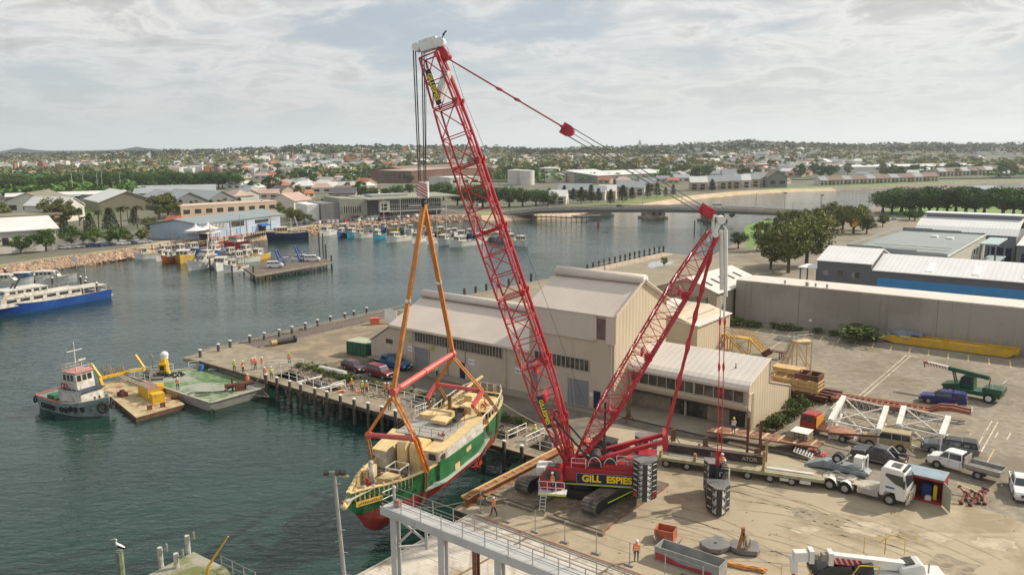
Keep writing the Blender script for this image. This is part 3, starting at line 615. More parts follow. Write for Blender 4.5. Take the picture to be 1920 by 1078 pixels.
def lattice(p0,p1,lat,st,nb,rc,rl,mbc,mbl=None):
 mbl=mbl or mbc;p0=V3(p0);p1=V3(p1);ax=(p1-p0).normalized();lat=V3(lat).normalized();dp=ax.cross(lat).normalized()
 def sec(f):
  for (a,d,w),(b,e,x) in zip(st[:-1],st[1:]):
   if a<=f<=b+1e-6: k=(f-a)/(b-a);D=d+(e-d)*k;Wd=w+(x-w)*k;break
  c=p0.lerp(p1,f);return [c+dp*D/2*i+lat*Wd/2*j for i,j in ((-1,-1),(-1,1),(1,1),(1,-1))]
 S=[sec(i/nb) for i in range(nb+1)]
 for i in range(nb):
  a,b=S[i],S[i+1]
  for j in range(4):
   k=(j+1)%4;mbc.tube(a[j],b[j],rc,6)
   if i%2: mbl.tube(a[j],b[k],rl,4)
   else: mbl.tube(a[k],b[j],rl,4)
   mbl.tube(a[j],a[k],rl*.9,4)
 for j in range(4): mbl.tube(S[-1][j],S[-1][(j+1)%4],rl*1.3,4)
 return S
def connector(mb,p,q,f,r=.16,l=.5):
 p=V3(p);q=V3(q);c=p.lerp(q,f);d=(q-p).normalized()*l/2;mb.tube(c-d,c,r*.5,6,r2=r);mb.tube(c,c+d,r,6,r2=r*.5)
T=thing('crawler_crane',CO,'huge red lattice boom crawler crane with black name board lifting the green boat','crane');CRANE=T
bf=CP(1066,862);bh=CP(806,104);ax=(bh-bf);
fr=[(0,.10),(.10,.25),(.25,.42),(.42,.58),(.58,.74),(.74,.88),(.88,1.0)]
def bst(f):
 if f<.16: return (.5+1.75*f/.16,1.3+1.3*f/.16)
 if f>.82: return (2.25-.75*(f-.82)/.18,2.6-.7*(f-.82)/.18)
 return (2.25,2.6)
for i,(a,b) in enumerate(fr):
 mb=MB();p=bf.lerp(bh,a+.002);q=bf.lerp(bh,b-.002);n=max(2,round((b-a)*38/2.35));
 lattice(p,q,CL,[(0,*bst(a)),(.5,*bst((a+b)/2)),(1,*bst(b))],n,.10,.05,mb)
 up=(q-p).normalized().cross(CL).normalized()
 if up.z<0: up=-up
 for y in (-1.0,-.75,.75,1.0): mb.tube(p+CL*y+up*(bst(a)[0]/2+.22),q+CL*y+up*(bst(b)[0]/2+.22),.06,5)
 if i>0:
  for y in (-1.15,1.15): mb.box(p+CL*y+up*(bst(a)[0]/2+.1),(.5,.3,.5),CYAW)
  mb.bar(p-CL*1.3+up*bst(a)[0]/2,p+CL*1.3+up*bst(a)[0]/2,.22,.22)
 mb.B('boom_section',m_red,T)
mb=MB()
for s in (-1,1):
 a=bf.lerp(bh,.03)+CL*s*.8;mb.bar(bf+CL*s*.75-V3((0,0,.3)),bf.lerp(bh,.12)+CL*s*1.05,.5,.14)
for f in (.17,.24):
 c=bf.lerp(bh,f);mb.bar(c-CL*1.3,c+CL*1.3,.25,.8,up=ax.normalized())
each(mb,'boom_foot',m_red,T)
def boom_sign(f0,f1,offx,w,ts):
 p=bf.lerp(bh,f0)+CL*1.42;q=bf.lerp(bh,f1)+CL*1.42;d=(q-p).normalized();side=CL.cross(d).normalized()
 if side.x<0: side=-side
 c=(p+q)/2-side*offx;mb=MB();L2=(q-p).length
 vs=[c+d*a*L2/2+side*b*w/2+CL*k for k in (0,.05) for a,b in ((-1,-1),(1,-1),(1,1),(-1,1))]
 mb.add(vs,[(3,2,1,0),(4,5,6,7),(0,1,5,4),(1,2,6,5),(2,3,7,6),(3,0,4,7)]);o=mb.B('name_board',m_sgn,T)
 text('GILLESPIES',ts,m_yell,T,frame(c+CL*.08,-d,side),'board_lettering',.01,.012)
boom_sign(.10,.18,.35,.5,.52);boom_sign(.885,.965,.3,.5,.52)
mb=MB();c=bf.lerp(bh,.93)+CL*.2;mb.box(c+CE*-.35,(.5,1.6,2.6),CYAW,tilt=Matrix.Rotation(R(-18),3,'Y'));mb.B('sheave_frame',m_cwhite,T)
ht=CP(828,78);hl=CP(782,90);hd=(ht-hl).normalized();mb=MB()
mb.bar(CP(790,89),CP(822,79),1.25,.95);mb.tube(CP(783,90)-CL*.62,CP(783,90)+CL*.62,.36,14);mb.tube(CP(826,80)-CL*.5,CP(826,80)+CL*.5,.42,14)
mb.bar(CP(812,72)+CL*.66,CP(822,92)+CL*.66,.12,.1);mb.B('boom_head',m_cwhite,T,smooth=False)
mb=MB();mb.bar(CP(822,92),CP(838,114),.5,1.0);mb.tube(CP(838,106)-CL*.7,CP(838,106)+CL*.7,.3,10);mb.B('pendant_bracket',m_red,T)
mb=MB();mb.tube(CP(829,72),CP(833,62),.05);mb.tube(CP(830,66),CP(837,58),.07,6);mb.sph(CP(832,65),.12,6,4);mb.B('anemometer',m_blk,T)
mb=MB()
for (a,b),(c,d),n,rr in (((777,96),(787,342),3,.035),((793,97),(797,342),3,.035)):
 p=CP(a,b);q=CP(c,d)
 for y in (-.42,-.27,.27,.42): mb.tube(p+CL*y,q+CL*y*.8,rr,4)
mb.tube(CP(799,100),CP(799,300),.02,4);mb.B('hoist_rope',m_rope,T)
mb=MB();b0=CP(786,343);b1=CP(798,343);b2=CP(800,370);b3=CP(788,370)
bc=(b0+b1+b2+b3)/4;o=MB();o.box(bc,(1.0,.75,1.5),CYAW);blk=o.B('hook_block',m_cwhite,T,bevel=.08)
mb=MB()
for i in range(6):
 z=bc.z-.72+i*.27;x0=-.5;x1=.5
 pts=[(x0,z-.28 if z-.28>bc.z-.75 else bc.z-.75),(x1,min(bc.z+.74,z+.32)),(x1,min(bc.z+.745,z+.44)),(x0,max(bc.z-.74,z-.14))]
 o_=V3((bc.x,bc.y,0))
 mb.add([o_+CE*x+CL*.38+V3((0,0,zz_)) for x,zz_ in pts],[(0,1,2,3)])
mb.B('block_stripe',m_stp,blk)
mb=MB();mb.tube(CP(794,370),CP(795,380),.17,8);mb.tube(CP(795,379)-CL*.5,CP(795,379)+CL*.5,.16,8)
hk=CP(795,381)
for i in range(9):
 a0=PI*1.15*i/9-.3;a1=PI*1.15*(i+1)/9-.3
 for s in (-1,1): mb.tube(hk+CL*s*(.28-.28*math.cos(a0))-V3((0,0,.28*math.sin(a0)+.0)),hk+CL*s*(.28-.28*math.cos(a1))-V3((0,0,.28*math.sin(a1))),.09,6)
mb.B('ram_horn_hook',m_blk,T)
mb=MB();mb.path([CP(838,88),CP(868,180),CP(905,270),CP(960,405),CP(1020,555),CP(1062,668),CP(1099,762)],.018,4);mb.B('whip_line',m_rope,T)
mf=CP(1080,866);mt=CP(1338,436);mb=MB()
ml=(mt-mf)
for i,(a,b) in enumerate(((0,.25),(.25,.5),(.5,.76),(.76,1.))):
 def ms(f): return (.5+1.3*min(1,f/.22),1.4+.9*min(1,f/.22)) if f<.8 else (1.8-.9*(f-.8)/.2,2.3-.9*(f-.8)/.2)
 mb=MB();p=mf.lerp(mt,a+.003);q=mf.lerp(mt,b-.003);lattice(p,q,CL,[(0,*ms(a)),(.5,*ms((a+b)/2)),(1,*ms(b))],5,.085,.035,mb)
 up=(q-p).normalized().cross(CL).normalized();up=-up if up.z>0 else up
 for y in (-.7,.7): mb.tube(p+CL*y-up*0+up*(ms(a)[0]/2+.0)*1.0,q+CL*y+up*(ms(b)[0]/2),.12,6)
 if i: mb.bar(p-CL*1.1,p+CL*1.1,.16,.5,up=ml.normalized());mb.box(p+CL*.9+up*.6,(.7,.35,.7),CYAW)
 mb.B('mast_section',m_red,T)
mb=MB()
for s in (-1,1):
 mb.bar(mt+CL*s*.6,CP(1352,410)+CL*s*.45,.34,.28);mb.bar(CP(1326,452)+CL*s*.6,CP(1350,412)+CL*s*.45,.22,.2);mb.bar(CP(1336,430)+CL*s*.5,CP(1338,402)+CL*s*.4,.16)
mb.tube(CP(1352,412)-CL*.8,CP(1352,412)+CL*.8,.34,12);mb.tube(CP(1340,438)-CL*.8,CP(1340,438)+CL*.8,.28,10);mb.tube(CP(1333,402)-CL*.5,CP(1352,410),.12,8)
mb.path([CP(1356,424),CP(1361,428),CP(1363,440),CP(1362,452)],.07,6);mb.B('mast_head',m_cwhite,T)
pa=CP(836,108);pe=CP(1060,241);mb=MB()
for y in (-.55,.55): mb.tube(pa+CL*y,pe+CL*y*.8,.055,5);[connector(mb,pa+CL*y,pe+CL*y*.8,f) for f in (.45,.6,.98)]
mb.B('boom_pendant',mat('pendant_red',(.28,.02,.03),.5),T)
mb=MB();c=CP(1068,247);mb.tube(c-CL*.6,c+CL*.6,.42,12);mb.bar(CP(1054,239),c,.7,1.0);mb.B('luffing_block',m_red,T);mb=MB();c2=CP(1324,396);mb.tube(c2-CL*.6,c2+CL*.6,.42,12);mb.bar(c2,CP(1312,388),.6,.9);mb.bar(c2,CP(1338,404),.45,.9);mb.B('luffing_block',m_red,T)
mb=MB()
for (a,b),(c_,d),y in (((1070,238),(1322,389),-.45),((1070,238),(1322,389),.45),((1066,256),(1318,402),-.45),((1066,256),(1318,402),.45),((1068,247),(1320,396),0)): mb.tube(CP(a,b)+CL*y,CP(c_,d)+CL*y,.028,4)
mb.B('luffing_rope',m_rope,T)
mb=MB();mb.tube(CP(1338,404),CP(1352,411),.1,6);mb.B('mast_link',m_cwhite,T)
at=CP(1247,820);mb=MB()
for y in (-.75,.75):
 q=CP(1340,446)+CL*y;mb.tube(at+CL*y,q,.075,5);[connector(mb,at+CL*y,q,f,.19,1.2) for f in (.3,.47,.62,.76,.9)];mb.bar(at+CL*y,(at+CL*y).lerp(q,.2),.3,.14)
mb.tube(CP(1108,830),CP(1300,540),.02,4);mb.B('mast_tie',m_red,T)
mb=MB()
for y in (-1.0,1.0):
 mb.bar(C(.6,y,3.3),at+CL*y*.9,.5,.34);mb.bar(C(-2.2,y,3.6),at.lerp(C(.6,0,3.3),.3)+CL*y,.24,.2)
mb.bar(at-CL*1.1,at+CL*1.1,.5,1.1);mb.bar(C(-3.5,-1,4.3),C(-3.5,1,4.3),.2);mb.B('a_frame',m_red,T)
mb=MB();mb.bar(at+CL*.9+V3((0,0,.4)),at+CL*.9-V3((0,0,.9)),.34,.34);mb.B('a_frame_head',m_redd,T)
mb=MB()
for y in (-1.1,1.1): mb.tube(CP(1040,775)+CL*y,CP(1098,842)+CL*y,.11,7);mb.tube(CP(1098,842)+CL*y,CP(1130,868)+CL*y,.17,8)
mb.B('boom_backstop',m_blk,T)
mb=MB();b=C(-2.3,0,2.95);mb.box(C(-1.9,0,2.7),(6.9,3.6,1.25),CYAW);mb.box(C(-3.6,0,3.55),(3.4,3.5,.45),CYAW);mb.box(C(1.2,0,3.0),(1.2,2.4,1.2),CYAW);body=mb.B('machine_deck',m_redd,T,bevel=.05)
mb=MB();mb.box(C(-2.3,1.86,2.42),(5.4,.06,.95),CYAW);nb=mb.B('name_board',m_sgn,T)
mb=MB()
for z in (1.93,2.91): mb.box(C(-2.3,1.9,z),(5.4,.03,.04),CYAW)
for x in (.4,-5.0): mb.box(C(x,1.9,2.42),(.04,.03,1.0),CYAW)
mb.B('board_edge',mat('lilac_edge',(.30,.26,.5),.5),T)
text('GILL',.88,m_yell,T,frame(C(-.95,1.905,2.42),-CE,(0,0,1)),'board_lettering',.012,.035);text('ESPIES',.86,m_yell,T,frame(C(-3.45,1.905,2.42),-CE,(0,0,1)),'board_lettering',.012,.035)
mb=MB();mb.box(C(-1.95,1.9,1.84),(6.7,.1,.07),CYAW);mb.bar(C(-5.2,1.9,1.84),C(-2.6,4.6,1.45),.07,.05);mb.B('edge_strip',m_lime,T)
mb=MB();mb.box(C(-1.9,0,1.86),(6.6,3.4,.42),CYAW);mb.tube(C(0,0,1.0),C(0,0,1.7),1.5,24);mb.B('slew_ring',m_blk,T)
mb=MB()
for x in (-1.2,-2.6): mb.tube(C(x,-1.1,3.75),C(x,1.1,3.75),.55,14);mb.tube(C(x,1.12,3.75),C(x,1.2,3.75),.72,14);mb.tube(C(x,-1.2,3.75),C(x,-1.12,3.75),.72,14)
mb.B('winch_drum',m_blk,T)
mb=MB()
for x in (-1.2,-2.6,-3.7):
 for k in range(8):
  a0=PI*k/8;a1=PI*(k+1)/8;mb.tube(C(x+.6*math.cos(a0),1.5,3.4+.95*math.sin(a0)),C(x+.6*math.cos(a1),1.5,3.4+.95*math.sin(a1)),.035,5)
mb.rail([C(.9,1.75,3.35),C(-.4,1.75,3.35)],.9,.03);mb.rail([C(-3.2,1.72,3.8),C(-4.9,1.72,3.8)],.9,.03);mb.B('deck_rail',m_cwhite,T)
mb=MB();mb.tube(C(-2.0,.6,3.4),C(-2.0,.6,5.5),.2,8);mb.tube(C(-2.0,.6,5.5),C(-2.05,.6,9.3),.1,8);mb.B('exhaust_post',m_blk,T)
mb=MB();cpr=[(3.5,1.75),(1.6,1.75),(1.6,3.75),(2.9,3.85),(3.55,2.9)]
mb.loft([[C(x,y,z) for x,z in cpr] for y in (2.0,3.3)]);cab=mb.B('cab',m_red,T,bevel=.05)
mb=MB();mb.add([C(x,3.325,z) for x,z in ((3.35,2.75),(2.6,2.75),(2.6,3.6),(2.95,3.65))],[(0,1,2,3)]);mb.add([C(x,3.325,z) for x,z in ((2.45,2.7),(1.8,2.7),(1.8,3.6),(2.45,3.6))],[(0,1,2,3)]);mb.add([C(x,y,z) for x,y,z in ((3.57,2.1,2.9),(3.57,3.2,2.9),(2.96,3.2,3.82),(2.96,2.1,3.82))],[(0,1,2,3)]);mb.add([C(x,y,z) for x,y,z in ((3.53,2.1,2.0),(3.53,3.2,2.0),(3.58,3.2,2.82),(3.58,2.1,2.82))],[(0,1,2,3)]);mb.add([C(x,y,3.86) for x,y in ((2.8,2.2),(2.8,3.1),(1.9,3.1),(1.9,2.2))],[(0,1,2,3)])
mb.B('cab_window',m_glass,cab)
mb=MB();mb.box(C(2.4,3.5,1.66),(2.5,1.1,.1),CYAW);mb.B('cab_platform',m_cwhite,T);mb=MB();mb.box(C(2.4,4.03,1.58),(2.5,.05,.14),CYAW);mb.B('platform_edge',m_lime,T);mb=MB();mb.rail([C(1.3,4.0,1.7),C(3.6,4.0,1.7),C(3.6,3.2,1.7)],1.1,.03,2,.8);mb.B('platform_rail',m_cwhite,T)
mb=MB()
for k in (0,.5): mb.tube(C(2.9+k,4.05,1.6),C(3.0+k,4.45,.2),.03,5)
for i in range(5): f=i/5+.1;mb.tube(C(2.9+.1*f,4.05+.4*f,1.6-1.4*f),C(3.4+.1*f,4.05+.4*f,1.6-1.4*f),.025,4)
mb.B('cab_ladder',m_cwhite,T);mb=MB();mb.box(C(1.9,2.66,2.3),(.7,.05,.3),CYAW);mb=MB();mb.box(C(2.1,3.34,2.25),(.95,.03,.34),CYAW);mb.B('cab_sign',m_sgn,cab);text('No. 24',.24,m_yell,cab,frame(C(2.1,3.365,2.25),-CE,(0,0,1)),'board_lettering',.006) if False else None
mb=MB();mb.box(C(3.6,.3,2.6),(1.4,1.8,.7),CYAW);mb.B('front_housing',m_cwhite,T,bevel=.15)
def wedge(c,w,d,fw):
 x,y=c;return [(x-w/2,y-d/2),(x+w/2,y-d/2),(x+w/2,y-d*.02),(x+fw/2,y+d/2),(x-fw/2,y+d/2),(x-w/2,y-d*.02)]
m_cw=mat('counterweight_black',(.035,.035,.036),.5,.25,1);m_cwg=mat('counterweight_top',(.16,.155,.15),.6,.15,1);m_mark=mat('counterweight_marking',(.52,.52,.50),.5)
def cwstack(T_,c,w,d,z0,h,n,fw,tf=C):
 ol=wedge(c,w,d,fw)
 for i in range(n):
  mb=MB();za=z0+h*i/n;zb=z0+h*(i+1)/n-.03;mb.ext([tf(x,y,0) for x,y in ol],za,zb);o=mb.B('counterweight_slab',[m_cw,m_cwg],T_)
  for p in o.data.polygons:
   if p.normal.z>.9: p.material_index=1
  mk=MB();zc=(za+zb)/2;B3=CL if tf is C else CL
  for a,b in ((2,3),(5,4)):
   P0=tf(*ol[a],0);P1=tf(*ol[b],0);dd=(P1-P0);nn=V3((dd.y,-dd.x,0)).normalized();
   if nn.dot(P0-tf(*c,0))<0: nn=-nn
   def pt(f,z): p=P0+dd*f+nn*.02;return (p.x,p.y,z)
   mk.add([pt(.58,za+.03),pt(.96,za+.03),pt(.96,zb-.03)],[(0,1,2)]);mk.add([pt(.58,za+.03),pt(.66,za+.03),pt(.58,zb-.03)],[(0,1,2)])
   mk.add([pt(.06,zc-.06),pt(.44,zc-.06),pt(.44,zc+.05),pt(.06,zc+.05)],[(0,1,2,3)]);mk.add([pt(.66,zb-.09),pt(.86,zb-.09),pt(.86,zb-.02),pt(.66,zb-.02)],[(0,1,2,3)])
  mk.B('slab_marking',m_mark,o)
cwstack(T,(-5.75,3.0),2.1,2.1,1.5,3.5,7,.34)
cwstack(T,(-5.75,-3.0),2.1,2.1,1.5,3.5,7,.34)
mb=MB();mb.box(C(-5.75,0,1.9),(2.0,6.8,.35),CYAW);mb.box(C(-5.9,0,3.2),(1.6,3.6,2.0),CYAW);mb.B('counterweight_carrier',m_redd,T)
def crawler(sc0):
 s0,s1=sc0-.75,sc0+.75;t0,t1=-8.35,.9;r=.62;ol=[]
 for k in range(9): a=PI/2+PI*k/8;ol.append((t0+r+r*math.cos(a),r+.27+r*math.sin(a)))
 for k in range(9): a=-PI/2+PI*k/8;ol.append((t1-r+r*math.cos(a),r+.27+r*math.sin(a)))
 mb=MB();mb.loft([[W(s,t,z*.94+.03) for t,z in ol] for s in (s0+.12,s1-.12)]);o=mb.B('crawler_frame',m_blk,T)
 tr=MB();L=[];
 for a,b in zip(ol,ol[1:]+ol[:1]): L.append((a,b,math.dist(a,b)))
 tot=sum(l[2] for l in L);n=62
 for i in range(n):
  d=tot*i/n
  for a,b,l in L:
   if d<=l: break
   d-=l
  t=a[0]+(b[0]-a[0])*d/l;z=a[1]+(b[1]-a[1])*d/l;an=math.atan2(b[1]-a[1],b[0]-a[0]);w=tot/n*.84/2
  dt,dz=math.cos(an)*w,math.sin(an)*w;nt_,nz_=-math.sin(an)*.055,math.cos(an)*.055
  ps=[W(s,t+k*dt+j*nt_,z+k*dz+j*nz_) for s in (s0,s1) for k,j in ((-1,-1),(1,-1),(1,1),(-1,1))]
  tr.add(ps,[(0,1,2,3),(7,6,5,4),(0,4,5,1),(1,5,6,2),(2,6,7,3),(3,7,4,0)])
 tr.B('track',m_track,o)
crawler(67.75);crawler(75.15)
mb=MB();Wb(mb,68.6,74.3,-6.3,-5.2,.5,1.15);Wb(mb,68.6,74.3,-2.4,-1.3,.5,1.15);Wb(mb,70,73,-5.3,-2.3,.45,1.25);mb.B('car_body',m_blk,T)
# suspended ballast tray -------------------------------------------------
mb=MB();rt=CP(1357,432);P2=CP(1357,556);
for k in (-.17,.2): mb.tube(rt+CE*k,P2+CE*k+V3((0,0,.6 if k>0 else 0)),.17,10)
mb.tube(P2+CE*-.1,CP(1357,600),.08,8);mb.tube(P2+CE*.25,CP(1350,612),.06,8);mb.B('ballast_ram',m_cwhite,T)
mb=MB();trx=-12.3
for k,(a,b) in enumerate((((1350,600),(1345,872)),((1359,600),(1352,872)))):
 p=CP(a[0],a[1]-6);q=CP(*b);mb.tube(p,q,.045,5);[connector(mb,p,q,f,.13,.8) for f in (.03,.33,.5,.96)]
mb.B('ballast_pendant',m_red,T)
BT=thing('ballast_tray',C(-12.2,-.3,.3),'black suspended ballast tray of stacked slabs with white markings hanging behind the red crane','counterweight')
cx=-12.2
cwstack(BT,(cx,1.9),2.0,2.3,.3,2.4,3,.4);cwstack(BT,(cx,-2.2),2.0,1.6,.35,2.9,4,1.2)
mb=MB();mb.box(C(cx,-.2,.42),(1.9,3.6,.25),CYAW);mb.box(C(cx+.85,-.2,1.2),(.12,3.0,1.5),CYAW);mb.box(C(cx-.85,-.2,1.2),(.12,3.0,1.5),CYAW);mb.bar(C(cx,-1.2,.5),C(cx,-.3,4.2),.12);mb.bar(C(cx,.8,.5),C(cx,-.3,4.2),.12);mb.B('tray_frame',m_blk,BT)
mb=MB();mb.rail([C(cx-.95,1.3,2.75),C(cx-.95,.3,2.75),C(cx-.2,.3,2.75)],1.1,.025,3,.5);mb.B('tray_rail',m_cwhite,BT)
mb=MB();mb.bar(C(cx,-.3,3.6),C(cx,-.3,5.0),.4,.3);mb.B('link_plate',m_red,BT)
# timber mats ------------------------------------------------------------
m_mat=mat('weathered_timber_mat',(.29,.235,.17),.9,.25,1.2,c2=(.17,.13,.09),th=.5,s2=.7);m_matend=mat('painted_mat_end',(.36,.10,.07),.8,.2,2)
ORD=['first','second','third','fourth','fifth','sixth','seventh','eighth','ninth','tenth']
def mats(s0,s1,t0,n,nm):
 rnd=random.Random(int(s0*10))
 for i in range(n):
  t=t0+i*1.22;j=rnd.uniform(-.12,.12);mb=MB()
  for k in range(4): Wb(mb,s0+j,s1+j,t+k*.30,t+k*.30+.255,.01,.24)
  o=mb.B('timber_mat',[m_mat,m_matend],label=f'grey timber mat under the {nm} crawler of the red crane, '+(f'{ORD[i]} from the camera end' if i<6 else f'{ORD[9-i]} from the far end'),cat='timber mat',group=f'timber mats under the {nm} crawler')
  for p in o.data.polygons:
   if p.normal.dot(WD)>.9 and nm=='right' and (p.index//6)%2: p.material_index=1
mats(72.4,77.6,-9.9,10,'right');mats(65.3,70.3,-9.9,10,'left')
for a,b,l in ((W(70.3,-9.6,.1),W(73.4,-10.6,.1),0),(W(72.2,-10.3,.12),W(78.0,-10.25,.12),1),(W(65,-10.4,.12),W(70.5,-10.3,.12),2)):
 if l==0: continue
 mb=MB();mb.bar(a,b,.35,.22);mb.B('timber_baulk',m_mat,label=['','long dark timber baulk at the camera end of the right crawler mats','long dark timber baulk at the camera end of the left crawler mats'][l],cat='timber')
# -- green boat in slings
m_green=mat('hull_green',(.022,.125,.04),.5,.2,.6,c2=(.035,.17,.06),th=.55,s2=.5,streak=((.9,.9,.1),(.14,.11,.05),.60,.55));m_anti=mat('antifouling_red',(.40,.045,.03),.6,.15,.8,c2=(.26,.05,.04),th=.6,s2=.5,streak=((.8,.8,.15),(.30,.13,.08),.56,.6))
m_cr=mat('boat_cream',(.66,.50,.25),.6,.12,1,c2=(.45,.33,.17),th=.62,s2=1.2);m_bw=mat('boat_white',(.62,.60,.55),.5,.1,1,c2=(.42,.36,.29),th=.52,s2=1.1)
m_deckg=mat('boat_grey_deck',(.33,.32,.29),.8,.15,1);m_wood=mat('brown_timber',(.16,.09,.045),.8,.25,2);m_sling=mat('orange_sling',(.52,.20,.05),.8,.15,2);m_slingb=mat('bright_sling',(.75,.22,.02),.8,.1,2);m_slingd=mat('dirty_sling',(.30,.16,.08),.85,.2,2)
m_spr=mat('spreader_red',(.55,.10,.09),.5,.1,.8,c2=(.36,.08,.06),th=.6,s2=1)
BD=V3((-.45,-.893,0)).normalized();BL=V3((-BD.y,BD.x,0));BO=V3((-8.1,74.6,-1.15));BPIT=R(-2.6)
def Bt(x,y,z):
 c,s=math.cos(BPIT),math.sin(BPIT);xx=x*c-z*s*1;zz_=z*c+x*s;return BO+BD*xx+BL*y+V3((0,0,zz_))
def BP(u,v,y=0.):
 r=ray(u,v);o=BO+BL*y-V3((0,0,CAMH));k=o.dot(BL)/r.dot(BL);return V3((0,0,CAMH))+r*k
T=thing('fishing_boat',BO,'old green and red timber boat with cream deckhouses hanging in orange slings','boat');BOAT=T
stn=[(-12.0,1.7,6.2,3.4),(-11.2,2.3,6.0,2.4),(-10,2.7,5.8,1.3),(-8.5,2.95,5.55,.25),(-6,3.15,5.2,.0),(-2,3.25,4.9,0),(2,3.2,4.75,0),(5,2.95,4.8,0),(7.5,2.4,4.95,.05),(9.2,1.75,5.1,.25),(10.6,1.0,5.25,1.3),(11.6,.5,5.35,2.9),(12.5,.14,5.4,3.9)]
PAINT=lambda x:2.95+.05*max(0,-x-4)+.02*max(0,x-6)
def YF(z):
 T_=((0,.04),(.06,.14),(.22,.68),(.42,.9),(.62,.96),(.86,.995),(1,1))
 for (a,c),(d,e) in zip(T_[:-1],T_[1:]):
  if z<=d: return c+(e-c)*(z-a)/(d-a)
 return 1
def ring(x,b,zr,zk,zs=None,ys=None):
 D=zr-zk;pf=max(.03,min(.66,(PAINT(x)-zk)/D));zs=(1,.86,pf+(.86-pf)*.5,pf,pf*.55,pf*.2,0);ys=[YF(z) for z in zs];fl=1 if x<7 else 1-.35*(x-7)/5
 P=[(b*(y if i<2 else y*fl),zk+D*z) for i,(y,z) in enumerate(zip(ys,zs))]
 return [Bt(x,y,z) for y,z in P]+[Bt(x,-y,z) for y,z in P[::-1]]
import bisect
def hullat(x):
 for a,b in zip(stn[:-1],stn[1:]):
  if a[0]<=x<=b[0]: f=(x-a[0])/(b[0]-a[0]);return tuple(a[i]+(b[i]-a[i])*f for i in range(4))
 return stn[-1]
xs=[-12+24.5*i/40 for i in range(41)];rings=[ring(*hullat(x)) for x in xs]
mb=MB();mb.loft(rings,cap=False,close=False);n=len(rings[0])
mb.f.append(tuple(range(n)));mb.mi.append(0)
mb.mi=[]
for f in mb.f:
 z=sum(mb.v[i][2] for i in f)/len(f);xloc=sum((V3(mb.v[i])-BO).dot(BD) for i in f)/len(f);rel=z-BO.z-xloc*math.sin(BPIT)
 mb.mi.append(1 if rel<PAINT(xloc) else 0)
FIXN.add('hull');hull=mb.B('hull',[m_green,m_anti],T,smooth=False)
def inner(x,dz,ins=.12): b,zr,zk=hullat(x)[1:];return max(.03,b-ins),zr-dz
mb=MB();L_=[[Bt(x,inner(x,0)[0],inner(x,0)[1]),Bt(x,inner(x,1.0)[0]*.985,inner(x,1.0)[1]),Bt(x,-inner(x,1.0)[0]*.985,inner(x,1.0)[1]),Bt(x,-inner(x,0)[0],inner(x,0)[1])] for x in xs[1:-1]]
mb.loft(L_,cap=False,close=False);o=mb.B('deck',[m_cr,m_deckg],T)
for p in o.data.polygons:
 if abs(p.normal.z)>.8: p.material_index=1
mb=MB()
for s in (-1,1):
 for a,b in zip(xs[:-1],xs[1:]):
  A,B_=hullat(a),hullat(b);mb.bar(Bt(a,s*(A[1]-.03),A[2]+.04),Bt(b,s*(B_[1]-.03),B_[2]+.04),.3,.1)
mb.bar(Bt(-12.05,-1.7,6.24),Bt(-12.05,1.7,6.24),.2,.1);mb.B('gunwale',m_cr,T)
mb=MB()
for zf,rr in ((.86,.05),(.74,.04),(.62,.06)):
 for s in (-1,1):
  for a,b in zip(xs[:-2],xs[1:-1]):
   A,B_=hullat(a),hullat(b);k=[1,.995,.93][0 if zf>.9 else (1 if zf>.7 else 2)]
   fa=1 if a<7 else 1-.35*(a-7)/5;fb=1 if b<7 else 1-.35*(b-7)/5
   if zf>.8: fa=fb=1
   ya=A[1]*(k if zf!=.74 else .965)*(fa);yb=B_[1]*(k if zf!=.74 else .965)*(fb)
   mb.bar(Bt(a,s*(ya+.01),A[3]+(A[2]-A[3])*zf),Bt(b,s*(yb+.01),B_[3]+(B_[2]-B_[3])*zf),rr,rr*1.6)
mb.B('rubbing_strake',mat('strake_green',(.02,.11,.035),.5),T)
mb=MB()
for i in range(14):
 x=6.8+i*.4;b,zr,zk=hullat(x)[1:]
 for s in (-1,1): mb.bar(Bt(x,s*(b-.08),zr-.9),Bt(x,s*(b-.02),zr+(.28 if i%2 else .1)),.14,.12)
mb.B('bulwark_timber',m_cr,T)
mb=MB();mb.bar(Bt(11.4,0,5.1),Bt(13.2,0,4.5),.35,.35);mb.sph(Bt(13.25,0,4.55),(.3,.3,.35),8,5)
for k in (-.5,-.25,.25,.5): mb.bar(Bt(10.6,k*1.6,5.3),Bt(13.0,k*.4,4.75),.08,.08)
mb.bar(Bt(10.4,-1.6,5.7),Bt(10.6,-2.9,5.75),.16,.16);mb.B('stem_head',m_cr,T)
mb=MB()
for k in (.45,.2,-.1): mb.bar(Bt(10.2,k+.8,5.25),Bt(12.9,k*.5,4.9),.09,.05)
mb.B('bow_pole',m_bw,T)
mb=MB();p=Bt(9.9,1.52,4.15);q=Bt(12.3,.52,4.35);mb.bar(p,q,.1,.42);nb=mb.B('name_board',mat('gilt_board',(.55,.36,.06),.6,.15,4),T)
mb=MB();rnd=random.Random(2)
for i in range(11):
 f=.1+.8*i/10;c=p.lerp(q,f)+BL*.07+V3((0,0,rnd.uniform(-.05,.05)));mb.box(c,(.09,.03,rnd.uniform(.1,.22)),math.atan2((q-p).y,(q-p).x))
mb.B('name_carving',m_wood,nb)
mb=MB();mb.tube(Bt(13.3,0,4.3),Bt(13.35,0,4.9),.14,7,r2=.08);mb.sph(Bt(13.38,0,5.0),.13,7,5);mb.B('figurehead',m_anti,T)
mb=MB()
for x,y,h in ((9.6,0,1.0),(8.8,-.9,.9),(8.7,.9,.9)): b=hullat(x);mb.tube(Bt(x,y,b[2]-1),Bt(x,y,b[2]-1+h),.16,8)
each(mb,'bollard',m_anti,T)
